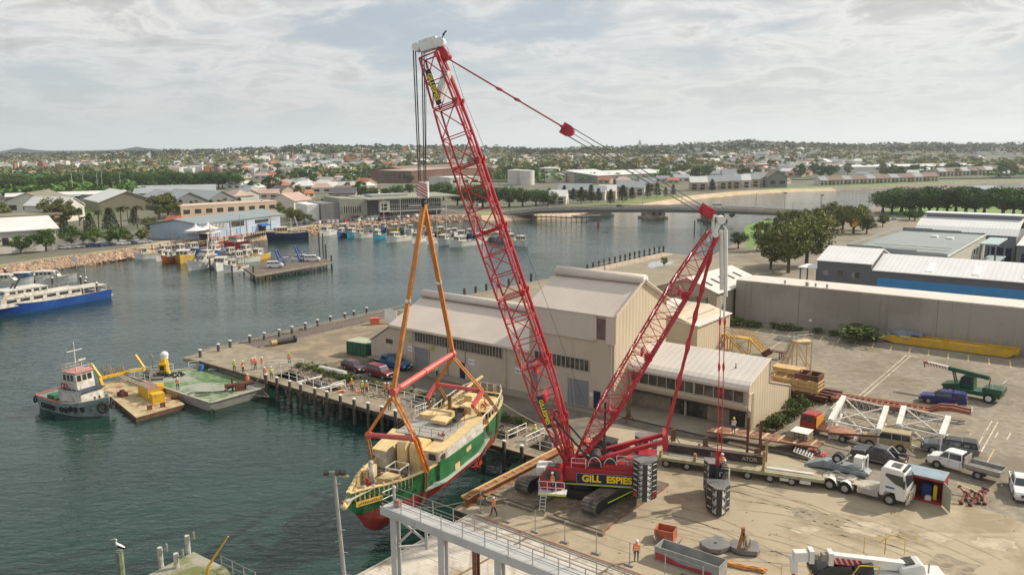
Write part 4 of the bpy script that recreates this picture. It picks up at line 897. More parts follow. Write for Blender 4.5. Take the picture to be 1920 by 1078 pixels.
mb=MB();mb.tube(Bt(7.7,-1.2,3.9),Bt(7.7,-1.2,5.9),.24,10);mb.sph(Bt(7.7,-1.2,5.9),.28,8,5);mb.B('ventilator',m_bw,T,smooth=True)
mb=MB();mb.ext([Bt(*a,0) for a in ((8.6,-.2),(7.0,-.2),(7.0,1.3),(8.2,1.3))],Bt(7.8,0,4.0).z,Bt(7.8,0,4.9).z);mb.ext([Bt(*a,0) for a in ((8.3,-1.9),(6.6,-2),(6.6,-1.6),(8.2,-1.5))],Bt(7.4,0,4.0).z,Bt(7.4,0,5.2).z);mb.B('deck_locker',m_cr,T)
mb=MB();
for (a,b),(c,d) in (((6.4,-.6),(4.9,-.6)),((6.4,.9),(4.9,.9)),((6.4,-.6),(6.4,.9)),((4.9,-.6),(4.9,.9))): mb.bar(Bt(a,b,5.0),Bt(c,d,5.0),.09)
for a,b in ((6.4,-.6),(4.9,-.6),(6.4,.9),(4.9,.9)): mb.bar(Bt(a,b,3.8),Bt(a,b,5.0),.09)
mb.B('hatch_rail',m_bw,T)
mb=MB();mb.bar(Bt(6.2,-1.6,3.95),Bt(4.6,-.8,3.95),1.2,.25);mb.bar(Bt(5.9,.3,3.95),Bt(5.0,.3,3.95),1.0,.35);mb.tube(Bt(5.4,1.5,4.0),Bt(5.4,2.0,4.0),.4,10);mb.B('windlass',m_wood,T)
def arch(x0,x1,y,w,z0,h,mb):
 pr=[(x0,z0)]+[((x0+x1)/2-(x1-x0)/2*math.cos(PI*k/8),z0+h-.8+.8*math.sin(PI*k/8)) for k in range(9)]+[(x1,z0)]
 mb.loft([[Bt(x,yy,z) for x,z in pr] for yy in (y-w/2,y+w/2)])
mb=MB();arch(2.0,4.1,-.45,.95,3.7,3.0,mb);mb.B('drum_housing',m_cr,T);mb=MB();arch(1.6,3.8,.85,1.15,3.7,2.9,mb);mb.B('drum_housing',m_cr,T)
mb=MB();
for y in (-2.0,-1.6): mb.bar(Bt(3.0,y,3.8),Bt(2.8,y,5.6),.3,.1)
mb.B('timber_post',m_wood,T)
def house(y0,y1,x0,x1,zt,nm):
 s=1 if y1>0 else -1;mb=MB()
 mb.loft([[Bt(x,y0,3.9),Bt(x,y1*k,3.9),Bt(x,y1*k,zt+dz),Bt(x,y0,zt+dz)] for x,k,dz in ((x1,.93,-.1),(x1-1.2,1,0),(x0,1.02,.45))]);o=mb.B('deckhouse',m_bw,T)
 mb=MB();mb.loft([[Bt(x,y0-s*.1,zt+dz),Bt(x,y1*k+s*.12,zt+dz),Bt(x,y1*k+s*.12,zt+dz+.1),Bt(x,y0-s*.1,zt+dz+.1)] for x,k,dz in ((x1+.15,.93,-.1),(x1-1.2,1,0),(x0-.1,1.02,.45))]);mb.B('roof',m_cr,o)
 mb=MB();mb.loft([[Bt(x,y1*k*.97,2.9),Bt(x,y1*k*1.03,3.3),Bt(x,y1*k*1.02+s*.03,5.0),Bt(x,y1*k*.97,5.0)] for x,k in ((x1+.05,.93),(x1-1.2,1),(x0,1.02))]);mb.B('green_side',m_green,o)
 return o
o=house(1.7,3.45,-4.6,3.4,5.95,'port')
mb=MB();mb.box(Bt(3.47,2.55,5.35),(.05,.75,.55),math.atan2(BD.y,BD.x));mb.box(Bt(2.8,3.4,5.35),(.5,.05,.5),math.atan2(BD.y,BD.x));each(mb,'window',m_glass,o)
mb=MB();mb.add([Bt(x,3.62,z) for x,z in ((-1.0,4.2),(-1.9,4.3),(-1.9,4.75),(-1.0,4.65))],[(0,1,2,3)]);mb.add([Bt(x,3.6,z) for x,z in ((-3.4,3.4),(-4.3,3.5),(-4.3,4.1),(-3.4,4.0))],[(0,1,2,3)]);mb.add([Bt(x,3.6,z) for x,z in ((1.2,3.3),(.3,3.3),(.3,3.9),(1.2,3.9))],[(0,1,2,3)]);mb.B('side_patch',m_cr,o)
o=house(-1.8,-3.4,1.0,4.6,5.75,'stbd')
mb=MB();mb.box(Bt(2.6,-1.76,5.0),(.9,.05,1.6),math.atan2(BD.y,BD.x));mb.B('door',m_wood,o)
mb=MB();mb.loft([[Bt(x,y0,z),Bt(x,y1,z),Bt(x,y1,z+.12),Bt(x,y0,z+.12)] for x,y0,y1,z in ((5.4,2.75,2.95,2.9),(3.2,2.9,3.8,3.0),(-3.2,3.0,3.9,3.2),(-5.2,3.0,3.9,4.0),(-5.4,3.0,3.3,4.6))]);mb.B('side_platform',mat('platform_grey_green',(.40,.45,.38),.7,.1,1),T)
mb=MB();mb.bar(Bt(-2.6,3.9,3.1),Bt(-3.4,3.6,1.6),.12);mb.bar(Bt(-3.6,3.9,3.3),Bt(-3.6,3.4,1.8),.12);mb.bar(Bt(-2.8,3.3,1.7),Bt(-4.2,3.3,1.9),.35,.3);mb.B('skid_frame',m_anti,T)
mb=MB();mb.loft([[Bt(x,-2.9,z),Bt(x,2.6,z+.05),Bt(x,2.6,z+.17),Bt(x,-2.9,z+.12)] for x,z in ((1.4,6.15),(-2.8,6.25))]);mb.B('bridge_deck',m_deckg,T)
mb=MB();mb.rail([Bt(1.3,-2.8,6.3),Bt(1.3,2.5,6.35),Bt(-2.7,2.5,6.45)],.75,.022,2,1.2);mb.rail([Bt(1.3,-2.8,6.3),Bt(-2.7,-2.8,6.4)],.75,.022,2,1.2);mb.B('bridge_rail',mat('rusty_rail',(.12,.06,.035),.8),T)
mb=MB();mb.ext([Bt(*a,0) for a in ((.6,-.9),(-2.2,-.9),(-2.2,1.5),(.6,1.3))],Bt(-1,0,3.9).z,Bt(-1,0,6.2).z);mb.ext([Bt(*a,0) for a in ((-2.0,-2.6),(-4.4,-2.5),(-4.4,.2),(-2.0,.2))],Bt(-3,0,3.9).z,Bt(-3,0,6.75).z);mb.B('engine_casing',m_cr,T)
mb=MB();mb.loft([[Bt(x,-.6,z),Bt(x,1.2,z),Bt(x,1.2,z+.35),Bt(x,-.6,z+.35)] for x,z in ((-1.3,6.5),(-2.7,6.5))]);mb.B('skylight',m_cr,T)
mb=MB();mb.bar(Bt(-1.8,1.9,6.9),Bt(-3.1,1.9,7.1),.5,.4);mb.B('raft_canister',m_blk,T)
mb=MB()
for x,y in ((1.2,-.1),(1.2,.9)): mb.bar(Bt(x,y,3.9),Bt(x,y,6.1),.14)
for z in (4.6,5.3): mb.bar(Bt(1.25,-.1,z),Bt(1.25,.9,z),.07)
mb.B('bridge_post',m_bw,T)
mb=MB();[mb.tube(Bt(1.35,y,5.5),Bt(1.42,y,5.5),.22,10) for y in (-.5,1.2)];mb.B('life_ring',m_anti,T)
mb=MB();pr=[(-6.0,-.3),(-7.6,-.3),(-7.6,1.2),(-6.0,1.2)];mb.ext([Bt(*a,0) for a in pr],Bt(-6.8,0,4.2).z,Bt(-6.8,0,6.6).z);comp=mb.B('companionway',m_cr,T,bevel=.1)
mb=MB();mb.box(Bt(-5.96,.15,5.6),(.04,.8,1.9),math.atan2(BD.y,BD.x));mb.B('doorway',m_dark,comp)
mb=MB();mb.tube(Bt(-5.4,-.8,4.2),Bt(-5.4,-.8,6.2),.22,9);mb.B('mast_stump',m_cr,T);mb=MB();mb.tube(Bt(-5.4,-.8,6.2),Bt(-5.4,-.8,7.9),.21,9);mb.B('mast_stump_top',m_wood,T)
mb=MB();mb.loft([[Bt(x,-2.3*k,z),Bt(x,2.3*k,z),Bt(x,2.3*k,z+.1),Bt(x,-2.3*k,z+.1)] for x,k,z in ((-7.8,1.08,5.6),(-10,1,5.75),(-11.7,.72,5.9))]);mb.B('poop_deck',m_cr,T)
mb=MB()
for a in ((-8.4,.6),(-9.6,-.9)): mb.ext([Bt(a[0]+i,a[1]+j,0) for i,j in ((-.6,-.5),(.6,-.5),(.6,.5),(-.6,.5))],Bt(*a,5.7).z,Bt(*a,6.6).z)
each(mb,'deck_box',m_cr,T,bevel=.05)
mb=MB();mb.bar(Bt(-6.6,-2.2,6.4),Bt(-13.4,-1.3,7.5),.22,.2);mb.bar(Bt(-6.2,-2.6,6.0),Bt(-11.8,-1.9,6.9),.16,.14);mb.B('spare_spar',m_cr,T)
rp=[];
for x in (-4.9,-6.5,-8,-9.5,-11,-12.0): b=hullat(x);rp.append((x,b[1]-.05,b[2]+.06))
mb=MB();
for s in (1,-1): mb.rail([Bt(x,s*y,z) for x,y,z in rp],1.05,.06,1,.9)
mb.rail([Bt(-12,-1.65,6.25),Bt(-12,1.65,6.25)],1.05,.06,1,.9);mb.B('stern_rail',m_bw,T)
mb=MB()
for s in (1,-1):
 for x,y,z in rp: mb.bar(Bt(x,s*y,z-.9),Bt(x,s*y,z+1.0),.12,.1)
for y in (-1.1,0,1.1): mb.bar(Bt(-12,y,5.4),Bt(-12,y,7.2),.1)
each(mb,'rail_stanchion',m_cr,T)
mb=MB()
for i in range(10):
 x=-4.2-.25*i;mb.bar(Bt(x,-2.6+.1*(i%3),4.2),Bt(x-.1,-2.4,5.6+.3*(i%2)),.07)
mb.bar(Bt(-4,-2.5,5.6),Bt(-6.6,-2.5,5.8),.08);mb.B('timber_frame',m_cr,T)
mb=MB()
for k in range(12):
 a0=2*PI*k/12;a1=2*PI*(k+1)/12;c=(-11.6,-1.0,6.9);mb.tube(Bt(c[0],c[1]+.45*math.cos(a0),c[2]+.45*math.sin(a0)),Bt(c[0],c[1]+.45*math.cos(a1),c[2]+.45*math.sin(a1)),.07,5)
mb.B('rope_coil',mat('coil_red',(.45,.16,.12),.8),T)
mb=MB();mb.box(Bt(-10.4,0,.9),(.9,.12,1.9),math.atan2(BD.y,BD.x));mb.B('rudder',m_anti,T)
rnd=random.Random(40)
for x,y,z in ((6.0,-1.0,3.95),(4.3,.2,3.95),(3.4,-2.4,3.95),(1.0,1.9,6.1),(-3.4,1.6,6.8),(-6.6,-1.5,4.3),(-9.0,1.7,5.8),(-10.8,.6,5.95),(7.9,.9,3.95)):
 mb=MB()
 for _ in range(5): a=Bt(x+rnd.uniform(-.5,.5),y+rnd.uniform(-.4,.4),z+rnd.uniform(0,.3));mb.tube(a,a+V3((rnd.uniform(-.5,.5),rnd.uniform(-.5,.5),rnd.uniform(0,.5))),rnd.uniform(.03,.1),5)
 mb.B('deck_gear',rnd.choice((m_wood,m_blk,m_anti,m_bw,m_slingd)),T)
for x in (9.3,6.6,4.4,-7,-9.4):
 b=hullat(x);mb=MB();c=Bt(x,b[1]+.06,b[2]-1.4);mb.tube(c,c+BL*.03,.14,10);mb.B('porthole',m_glass,T)
mb=MB()
for a,b in ((Bt(11,0,5.4),Bt(7.7,-1.2,6.1)),(Bt(-5.4,-.8,7.9),Bt(1.2,.4,6.9)),(Bt(-5.4,-.8,7.8),Bt(-11.8,1.4,7.2)),(Bt(-5.4,-.8,7.8),Bt(-4.6,3.3,6.6))): mb.tube(a,b,.025,4)
each(mb,'rigging_wire',m_rope,T)
mb=MB();a=Bt(10.6,.95,4.9)
for k in range(9): mb.tube(a-V3((0,0,.22*k)),a-V3((0,0,.22*k+.18)),.05,5)
mb.B('anchor_chain',m_wood,T)
# -- slings and spreader beams
T=thing('lifting_slings',CP(795,384),'long orange lifting slings spread by red beams between the crane hook and the green boat','lifting slings')
hk=CP(795,384);bl=BP(737,735);br=BP(849,663);dm=(br-bl).normalized()
mb=MB();mb.tube(bl,br,.29,14);mb.tube(bl-dm*.12,bl+dm*.25,.38,12);mb.tube(br-dm*.25,br+dm*.12,.38,12);mb.tube(bl.lerp(br,.49),bl.lerp(br,.52),.34,12);mb.B('spreader_beam',m_spr,T)
def strap(p,q,w,name='sling',m=None,gap=.0,sag=.0):
 p=V3(p);q=V3(q);k=[p.lerp(q,i/8)+V3((0,0,-sag*math.sin(PI*i/8))) for i in range(9)];mb=MB()
 for a,b in zip(k[:-1],k[1:]):
  for g in ((-gap,gap) if gap else (0,)): mb.bar(a+BD*g,b+BD*g,w,w*.55)
 return mb.B(name,m or m_sling,T)
for q,f in ((bl,.52),(br,.50)):
 m_=hk.lerp(q,f);strap(hk,m_,.42,gap=.0);strap(m_,q,.42);mb=MB();mb.tube(m_-V3((.25,0,0)),m_+V3((.25,0,0)),.2,8);mb.B('shackle',m_cwhite,T)
f1=BP(688,815,-2.9);f2=BP(779,822,2.9)
mb=MB();mb.tube(f1,f2,.24,12);mb.tube(f1,f1.lerp(f2,.1),.3,10);mb.tube(f1.lerp(f2,.9),f2,.3,10);mb.B('spreader_bar',m_spr,T)
a1=BP(818,720,-2.8);a2=BP(905,733,2.8)
mb=MB();mb.tube(a1,a2,.22,12);mb.B('spreader_bar',m_spr,T)
c1=BP(801,748,-2.9);c2=BP(886,762,2.8)
mb=MB();mb.bar(a1,c1,.36,.4);mb.B('spreader_arm',m_spr,T);mb=MB();mb.bar(a2,c2,.36,.4);mb.B('spreader_arm',m_spr,T)
for p,q in ((bl,f1),(bl,f2)): strap(p-V3((0,0,.3)),q,.2,gap=.2)
for p,q in ((br,a1),(br,a2)): strap(p-V3((0,0,.3)),q,.2,gap=.18)
def girth(x,p,q,w,m,nm):
 b,zr,zk=hullat(x)[1:];r=ring(x,b+.07,zr,zk-.08);n=len(r)//2
 port=[q]+[V3(k) for k in r[:n]];star=[V3(k) for k in r[n:]]+[p]
 for nm2,pts,mm in (('belly_sling',port,m),('belly_sling',star,m)):
  mb=MB()
  for a,b2 in zip(pts[:-1],pts[1:]):
   for g in (-.2,.2): mb.bar(a+BD*g*.8,b2+BD*g*.8,w,w*.4)
  mb.B(nm2,mm,T)
girth(5.2,f1,f2,.26,m_slingd,'fore');
s_=MB();b=hullat(5.2);q=Bt(5.2,b[1]+.1,b[2]);
for g in (-.2,.2): s_.bar(f2+BD*g+BL*.05,q+BD*g+BL*.06,.34,.14)
s_.B('sling_sleeve',m_slingb,T)
girth(-8.8,a1,a2,.2,m_slingd,'aft');girth(-6.2,c1,c2,.18,m_slingd,'aft')
for a,b,l in ((Bt(-12,1.5,5.4),U(1065,812,.5),'thin tag line running from the boat stern to the crane'),(Bt(10,1.4,3.6),U(872,940,1.0),'thin tag line running from the boat bow to the quay corner')):
 mb=MB();pts=[V3(a).lerp(V3(b),i/10)-V3((0,0,.5*math.sin(PI*i/10))) for i in range(11)];mb.path(pts,.03,4);mb.B('tag_line',mat('pale_rope',(.45,.38,.27),.9),label=l,cat='rope')
# -- timber wharf
m_deckw=mat('wharf_planks',(.30,.25,.18),.85,.15,1.2,c2=(.22,.18,.13),th=.5,s2=.5,rib=(-WYAW,.28,.35));m_deckd=mat('dark_wharf_planks',(.13,.10,.08),.85,.2,1,rib=(-WYAW,.35,.35))
m_pile=mat('wet_pile',(.085,.068,.05),.8,.3,1.5);m_cap=mat('pile_cap_white',(.72,.70,.66),.6,.1,2);m_post=mat('wharf_rail_white',(.70,.68,.63),.6,.08,1.5)
def deck(name,poly,m,label,z=.0,th=.35,T=None,**k):
 mb=MB();mb.ext([(p.x,p.y) for p in poly],z-th,z);return mb.B(name,m,T,**k)
T=thing('timber_wharf',W(28,1.5),'long timber wharf walkway on dark piles with white handrails below the cream shed','wharf')
deck('deck',[W(-5,.0),W(4,0),W(64.3,0),W(64.3,1.7),W(60.5,1.8),W(60.3,5.6),W(57.8,5.6),W(57.7,1.8),W(44,1.9),W(43.5,5.8),W(27.8,5.6),W(27.8,2.0),W(14,2.1),W(13.8,8),W(10,10.2),W(-5,10.2)],m_deckw,'',.14,.3,T)
for (a,b) in ((W(-4.9,0.05),W(64.2,.05)),): mb=MB();mb.bar(a+V3((0,0,-.15)),b+V3((0,0,-.15)),.14,.42);mb.B('fender_beam',m_pile,T)
rails=[[(14.2,2.4),(27.4,2.0)],[(27.6,2.0),(27.6,4.4)],[(10.5,4.2),(14,7.8)],[(31,5.5),(36,5.6)],[(36,5.6),(43.2,5.7)],[(43.4,5.6),(43.4,2.0)],[(39,3.6),(43.2,3.7)],[(43.8,2.1),(50,2.0)],[(50,2.0),(57.6,2.0)],[(57.8,2.1),(57.8,5.5)],[(60.4,5.4),(60.4,2.0)],[(60.6,2.0),(64,2.0)]]
for a,b in rails: mb=MB();mb.rail([W(*a,.14),W(*b,.14)],1.05,.055,2,2.0);mb.B('handrail',m_post,T)
for a,b in ((( 20,2.2),(21,5.6)),((25,2.0),(26,5.4)),((53,2.0),(54,5.3))): mb=MB();mb.bar(W(*a,.0),W(*b,.2),.45,.25);mb.B('gangplank',m_post,T)
mb=MB();
for k in (0,.45): mb.bar(W(42+k,-.1,.5),W(42+k,-.1,-2.3),.06)
for i in range(8): mb.bar(W(42,-.1,.3-.35*i),W(42.45,-.1,.3-.35*i),.05)
mb.B('ladder',m_post,T)
rnd=random.Random(5);ptop=[(492,701,'h'),(512,707,0),(536,714,0),(560,719,0),(585.5,727,0),(609.5,733,0),(636,740,0),(663,747,0),(691,754,0),(718,761,0),(744,768,0),(916,812,0),(955,823,0),(989,832,0)]
ss=[ST(u,v+17)[0] for u,v,_ in ptop]
for i,s_ in enumerate(ss):
 g='timber piles along the wharf face';nm='wharf_pile'
 t_=thing(nm,W(s_,-.32,WATER-1),f'dark white-capped timber pile on the wharf face, {["first","second","third","fourth","fifth","sixth","seventh"][i] if i<7 else ["eighth","ninth","tenth","eleventh","third last","second last","last"][i-7]} from the left','pile',group=g)
 mb=MB();mb.tube(W(s_,-.32,WATER-1),W(s_,-.32,1.05),.24,9,r2=.21);mb.B('post',m_pile,t_);mb=MB();mb.tube(W(s_,-.32,1.05),W(s_,-.32,1.2),.23,9);mb.B('cap',m_cap,t_)
 if i and i<11 or i>11: mb=MB();mb.tube(W(s_-.9,1.6,WATER-1),W(s_-.9,1.5,-.2),.2,7);mb.B('support_pile',m_pile,T)
T=thing('west_wharf_deck',W(-3,30),'dark plank wharf deck running away beside the capped bollard posts','wharf')
mb=MB();mb.ext([(p.x,p.y) for p in (W(-6.9,9.0),W(-1.8,10.5),W(-2,46),W(-6.9,46))],-.4,.1);mb.B('deck',m_deckd,T);mb=MB();mb.ext([(p.x,p.y) for p in (W(-5.2,-.6),W(.2,.3),W(-1.8,10.45),W(-6.9,10.45),W(-6.8,5))],-.45,.16);mb.B('corner_deck',m_deckw,T)
mb=MB();mb.bar(W(-6.8,3,.24),W(-6.9,46,.24),.3,.22);mb.B('kerb_beam',m_deckw,T)
bp=[(376,671),(410,660),(432,653),(469,643.5),(496,638),(524,632),(548,626),(573,619),(596,612.5),(620,606),(647,600),(664,595.5),(688,589)]
for i,(u,v) in enumerate(bp):
 p=U(u,v,0);t_=thing('bollard_post',p-V3((0,0,1)),f'stout white capped post on the dark west wharf edge, {(ORD[i]+" from the camera") if i<7 else (ORD[12-i]+" from the far end")}','bollard',group='capped posts on the west wharf edge')
 mb=MB();mb.tube(p-V3((0,0,1)),p+V3((0,0,1.25)),.27,10,r2=.24);mb.B('post',mat('post_grey',(.10,.095,.085),.8,.25,2),t_);mb=MB();mb.tube(p+V3((0,0,1.25)),p+V3((0,0,1.4)),.27,10);mb.B('cap',m_cap,t_)
for i,(u,v) in enumerate([(871,550),(892,546),(912,541),(934,536),(954,531),(975,526),(996,521)]+[(1101,503),(1112,499),(1123,496),(1133,493),(1143,490),(1153,488),(1163,485),(1172,483),(1181,480),(1190,478),(1199,476),(1208,474),(1218,472),(1227,470),(1236,468),(1244,467)]):
 p=U(u,v+3,0);mb=MB();mb.tube(p-V3((0,0,2)),p+V3((0,0,1.5)),.3,8);mb.B('quay_post',m_pile,label=('dark timber post on the far quay edge beyond the shed roofs' if i<7 else 'dark timber post along the pale quay strip behind the tall warehouse'),cat='post',group='posts on the far quay' if i<7 else 'posts on the pale quay strip')
# fences -----------------------------------------------------------------
m_galv=mat('galvanised_steel',(.34,.33,.31),.5,.1,1,metal=.3)
def fence(name,pts,h,step,label,mesh=True,r=.035):
 T=thing(name,pts[0],label,'fence');
 for a,b in zip(pts[:-1],pts[1:]):
  a=V3(a);b=V3(b);n=max(1,round((b-a).length/step));mb=MB()
  for z in (h,.12) if mesh else (h,h*.6,.15): mb.tube(a+V3((0,0,z)),b+V3((0,0,z)),r*.6,4)
  if mesh:
   k=int((b-a).length/.8)
   for i in range(k): p=a.lerp(b,i/k);q=a.lerp(b,min(1,(i+1.6)/k));mb.tube(p,q+V3((0,0,h)),.006,3)
  mb.B('fence_mesh',m_galv,T)
  mb=MB()
  for i in range(n+1): p=a.lerp(b,i/n);mb.tube(p,p+V3((0,0,h)),r,5)
  each(mb,'post',m_galv,T)
fence('chain_fence',[W(-1.6,11),W(-1.6,46),W(10,48)],2.0,4.2,'tall thin wire fence along the dark west wharf deck')
fence('quay_fence',[U(1120,512),U(1240,482),U(1330,489)],2.2,3.4,'thin wire fence beside the pale quay strip behind the tall warehouse')
fp=[(928,965),(978,960),(1008,990),(1050,1003),(1098,1033),(1146,1046),(1190,1055),(1270,1100)]
T=thing('temporary_fence',U(928,965),'low temporary rail fence of steel posts between the plank deck and the concrete apron','fence')
fpt=[W(66.9+i*3.05,-13.2,.02) for i in range(8)]
mb=MB()
for a,b in zip(fpt[:-1],fpt[1:]):
 for z in (1.9,1.0): mb.tube(a+V3((0,0,z)),b+V3((0,0,z)),.018,4)
each(mb,'wire',m_galv,T)
for p in fpt: mb=MB();mb.tube(p,p+V3((0,0,1.95)),.045,6);mb.box(p+V3((0,0,.06)),(.7,.28,.12),WYAW);mb.B('post',m_galv,T)
# quay beam, stones ------------------------------------------------------
m_rust=mat('rusty_steel',(.33,.15,.065),.75,.2,.8,c2=(.22,.09,.04),th=.5,s2=.6)
T=thing('steel_quay_beam',W(65,-5),'long rusty orange steel beam lying along the quay edge','steel beam')
mb=MB();Wb(mb,64.55,65.35,-13.2,4.6,.01,.09);Wb(mb,64.92,65.0,-13.2,4.6,.09,.72);Wb(mb,64.55,65.35,-13.2,4.6,.72,.80);mb.B('beam',m_rust,T)
mb=MB();mb.bar(W(64.62,-13.2,.9),W(64.62,4.6,.9),.16,.14);mb.bar(W(65.3,-12.6,.86),W(65.3,-2,.86),.05,.05)
for i in range(8): mb.bar(W(64.62,-12.5+i*1.35,.9),W(65.3,-12.5+i*1.35,.88),.07,.05)
mb.B('top_rail',mat('raw_timber_rail',(.55,.38,.18),.8,.15,2),T)
mb=MB();mb.ext([W(*a) for a in ((65.6,-12.2),(66.9,-11.5),(67.6,-10.2),(66.3,-10.6))],.01,.45);mb.B('stone_block',mat('dark_stone',(.14,.12,.09),.9,.25,1.5,bump=.3),label='dark low stone block on the quay corner beside the crouching worker',cat='stone block')
mb=MB();c=W(66.6,-11.3,.47);
for k in range(3):
 for a in range(14): mb.tube(c+V3((.5*math.cos(a*.45),.4*math.sin(a*.45),.05*k)),c+V3((.5*math.cos((a+1)*.45),.4*math.sin((a+1)*.45),.05*k)),.04,5)
mb.B('rope_coil',mat('pale_rope',(.45,.38,.27),.9),label='coil of rope on the dark stone block at the quay corner',cat='rope')
# white plank deck in the foreground -------------------------------------
m_plk=mat('bleached_planks',(.52,.47,.40),.8,.10,.5,c2=(.34,.27,.19),th=.56,s2=.35,streak=((1.2,.06,1),(.24,.19,.14),.56,.8))
T=thing('plank_deck',W(80,-22),'wide bleached white plank deck in the bottom foreground','wharf deck')
mb=MB();rnd=random.Random(4);t=-14.32;
while t>-46:
 w_=.30
 s=66.5
 while s<122:
  L_=rnd.uniform(4,9);e=min(122,s+L_);dz=rnd.uniform(-.012,.012);
  if rnd.random()>.012: Wb(mb,s+.01,e-.012,t-w_+.012,t,-.16,-.06+dz)
  s=e
 t-=w_
mb.v=[tuple(WO+WD*0+V3(v)-WO) for v in mb.v];pd=mb.B('planks',m_plk,T)
mb=MB();Wb(mb,66.3,66.49,-46,-14.3,-.45,.02);Wb(mb,66.3,110,-14.32,-14.22,-.3,.01);mb.B('edge_beam',mat('bleached_edge',(.42,.38,.31),.8,.15,1),T)
mb=MB();Wb(mb,66,122,-46,-14.4,-.6,-.2);mb.B('joists',m_pile,T)
for s in (73,81,89): mb=MB();mb.bar(W(s,-14.5,-.035),W(s-1.3,-33,-.035),.18,.02);mb.B('plank_joint',mat('old_brown_joint',(.20,.13,.07),.9,.3,2),T)
for s in range(66,72,5): mb=MB();mb.tube(W(66.9,-16-(s-66)*1.6,-4),W(66.9,-16-(s-66)*1.6,-.4),.25,8);mb.B('support_pile',m_pile,T)
mb=MB();mb.tube(W(66.8,-14.0,.12),W(110,-14.0,.12),.07,7);mb.B('pipe',mat('pinkish_pipe',(.40,.22,.16),.7),label='thin pinkish pipe along the edge of the white plank deck',cat='pipe')
# gantry walkway ---------------------------------------------------------
T=thing('gantry_walkway',W(80,-27),'elevated grey steel gantry walkway with handrails over the white plank deck','walkway')
m_gal2=mat('painted_grey_steel',(.42,.42,.41),.5,.08,.8,c2=(.30,.29,.27),th=.62,s2=.8)
GT=-27.2
mb=MB();Wb(mb,70.2,100,GT-.55,GT+.55,6.85,6.95);mb.B('walkway_deck',m_gal2,T)
mb=MB();Wb(mb,70.1,100,GT+.57,GT+.68,6.35,6.97);mb.B('side_beam',m_gal2,T);mb=MB();Wb(mb,70.1,100,GT-.68,GT-.57,6.35,6.97);mb.B('side_beam',m_gal2,T)
for y in (GT-.6,GT+.6): mb=MB();mb.rail([W(70.3,y,6.97),W(99,y,6.97)],1.05,.035,2,1.9);mb.B('handrail',m_galv,T)
mb=MB();mb.rail([W(70.3,GT-.6,6.97),W(70.3,GT+.6,6.97)],1.05,.035,2,1.2);mb.B('handrail',m_galv,T)
for s in (70.9,75.6,80.6,86,91.5):
 mb=MB();
 for k in (-.2,.2): Wb(mb,s-.28,s+.28,GT+k-.04,GT+k+.04,-5,6.33)
 Wb(mb,s-.05,s+.05,GT-.16,GT+.16,-5,6.33);mb.B('column',m_gal2,T)
mb=MB();mb.bar(W(71.2,GT,6.1),W(72.6,GT+1.4,4.2),.14);mb.bar(W(71.2,GT,4.2),W(72.6,GT+1.4,6.0),.14);mb.bar(W(71.2,GT,3.9),W(72.6,GT+1.4,3.9),.16);mb.bar(W(72.6,GT+1.4,3.6),W(72.6,GT+1.4,6.4),.2);mb.B('knee_brace',m_gal2,T)
mb=MB();mb.bar(W(71,GT,1.6),W(91,GT,.6),.18);mb.B('tie_beam',m_gal2,T)
mb=MB();mb.tube(W(70.9,GT,7.0),W(70.9,GT,8.3),.1,8);mb.sph(W(70.9,GT,8.35),.17,8,5);mb.B('lamp_post',m_gal2,T);mb=MB();mb.box(W(71.2,GT+.1,7.25),(.4,.35,.45),WYAW);mb.B('equipment_box',mat('box_pink',(.4,.2,.16),.7),T)
m_rb=mat('red_oxide_column',(.13,.055,.035),.8,.2,2)
for i,(s,t) in enumerate(((74.0,-22),(80.2,-22.5),(86.5,-23))):
 mb=MB();Wb(mb,s-.2,s+.2,t-.22,t-.16,-.05,2.6);Wb(mb,s-.2,s+.2,t+.16,t+.22,-.05,2.6);Wb(mb,s-.03,s+.03,t-.16,t+.16,-.05,2.6);mb.B('steel_stub',m_rb,label=f'short brown steel stub column behind the gantry walkway, {ORD[i]} from the left',cat='steel column')
mb=MB();Wb(mb,86.2,89.5,-13.2,-12.4,.01,.45);mb.B('dark_trough',m_blk,label='dark open trough at the end of the temporary fence',cat='trough')
# light masts ------------------------------------------------------------
def lightmast(p,top,lean,heads,label,r=.18,col=None):
 T=thing('light_mast',p,label,'light mast');p=V3(p);q=p+V3((lean,0,top));mb=MB();mb.tube(p,q,r,8,r2=r*.7);mb.B('mast',col or m_galv,T)
 if heads:
  mb=MB();mb.bar(q-V3((.45,0,0)),q+V3((.45,0,0)),.08);mb.B('crossarm',m_galv,T)
  for k in (-.4,.25,.55):
   mb=MB();mb.box(q+V3((k,-.15,.05)),(.28,.25,.25),.3,tilt=Matrix.Rotation(.6,3,'X'));mb.B('floodlight',m_blk,T)
 return T
p=UY(655,1180,42);t_=UY(626,885,42)
T=lightmast(p,t_.z-p.z,t_.x-p.x,True,'near grey light mast with twin floodlights left of the green boat',.15)
mb=MB()
for i in range(14): f=i/14;c=p.lerp(t_,f);mb.tube(c,c+V3((.32*(1 if i%2 else -1),0,0)),.03,4)
each(mb,'step_peg',m_galv,T)
lightmast(U(1134,512),HT(U(1134,512),436),0,True,'tall light mast with dark floodlights standing beyond the tall warehouse roof',.13)
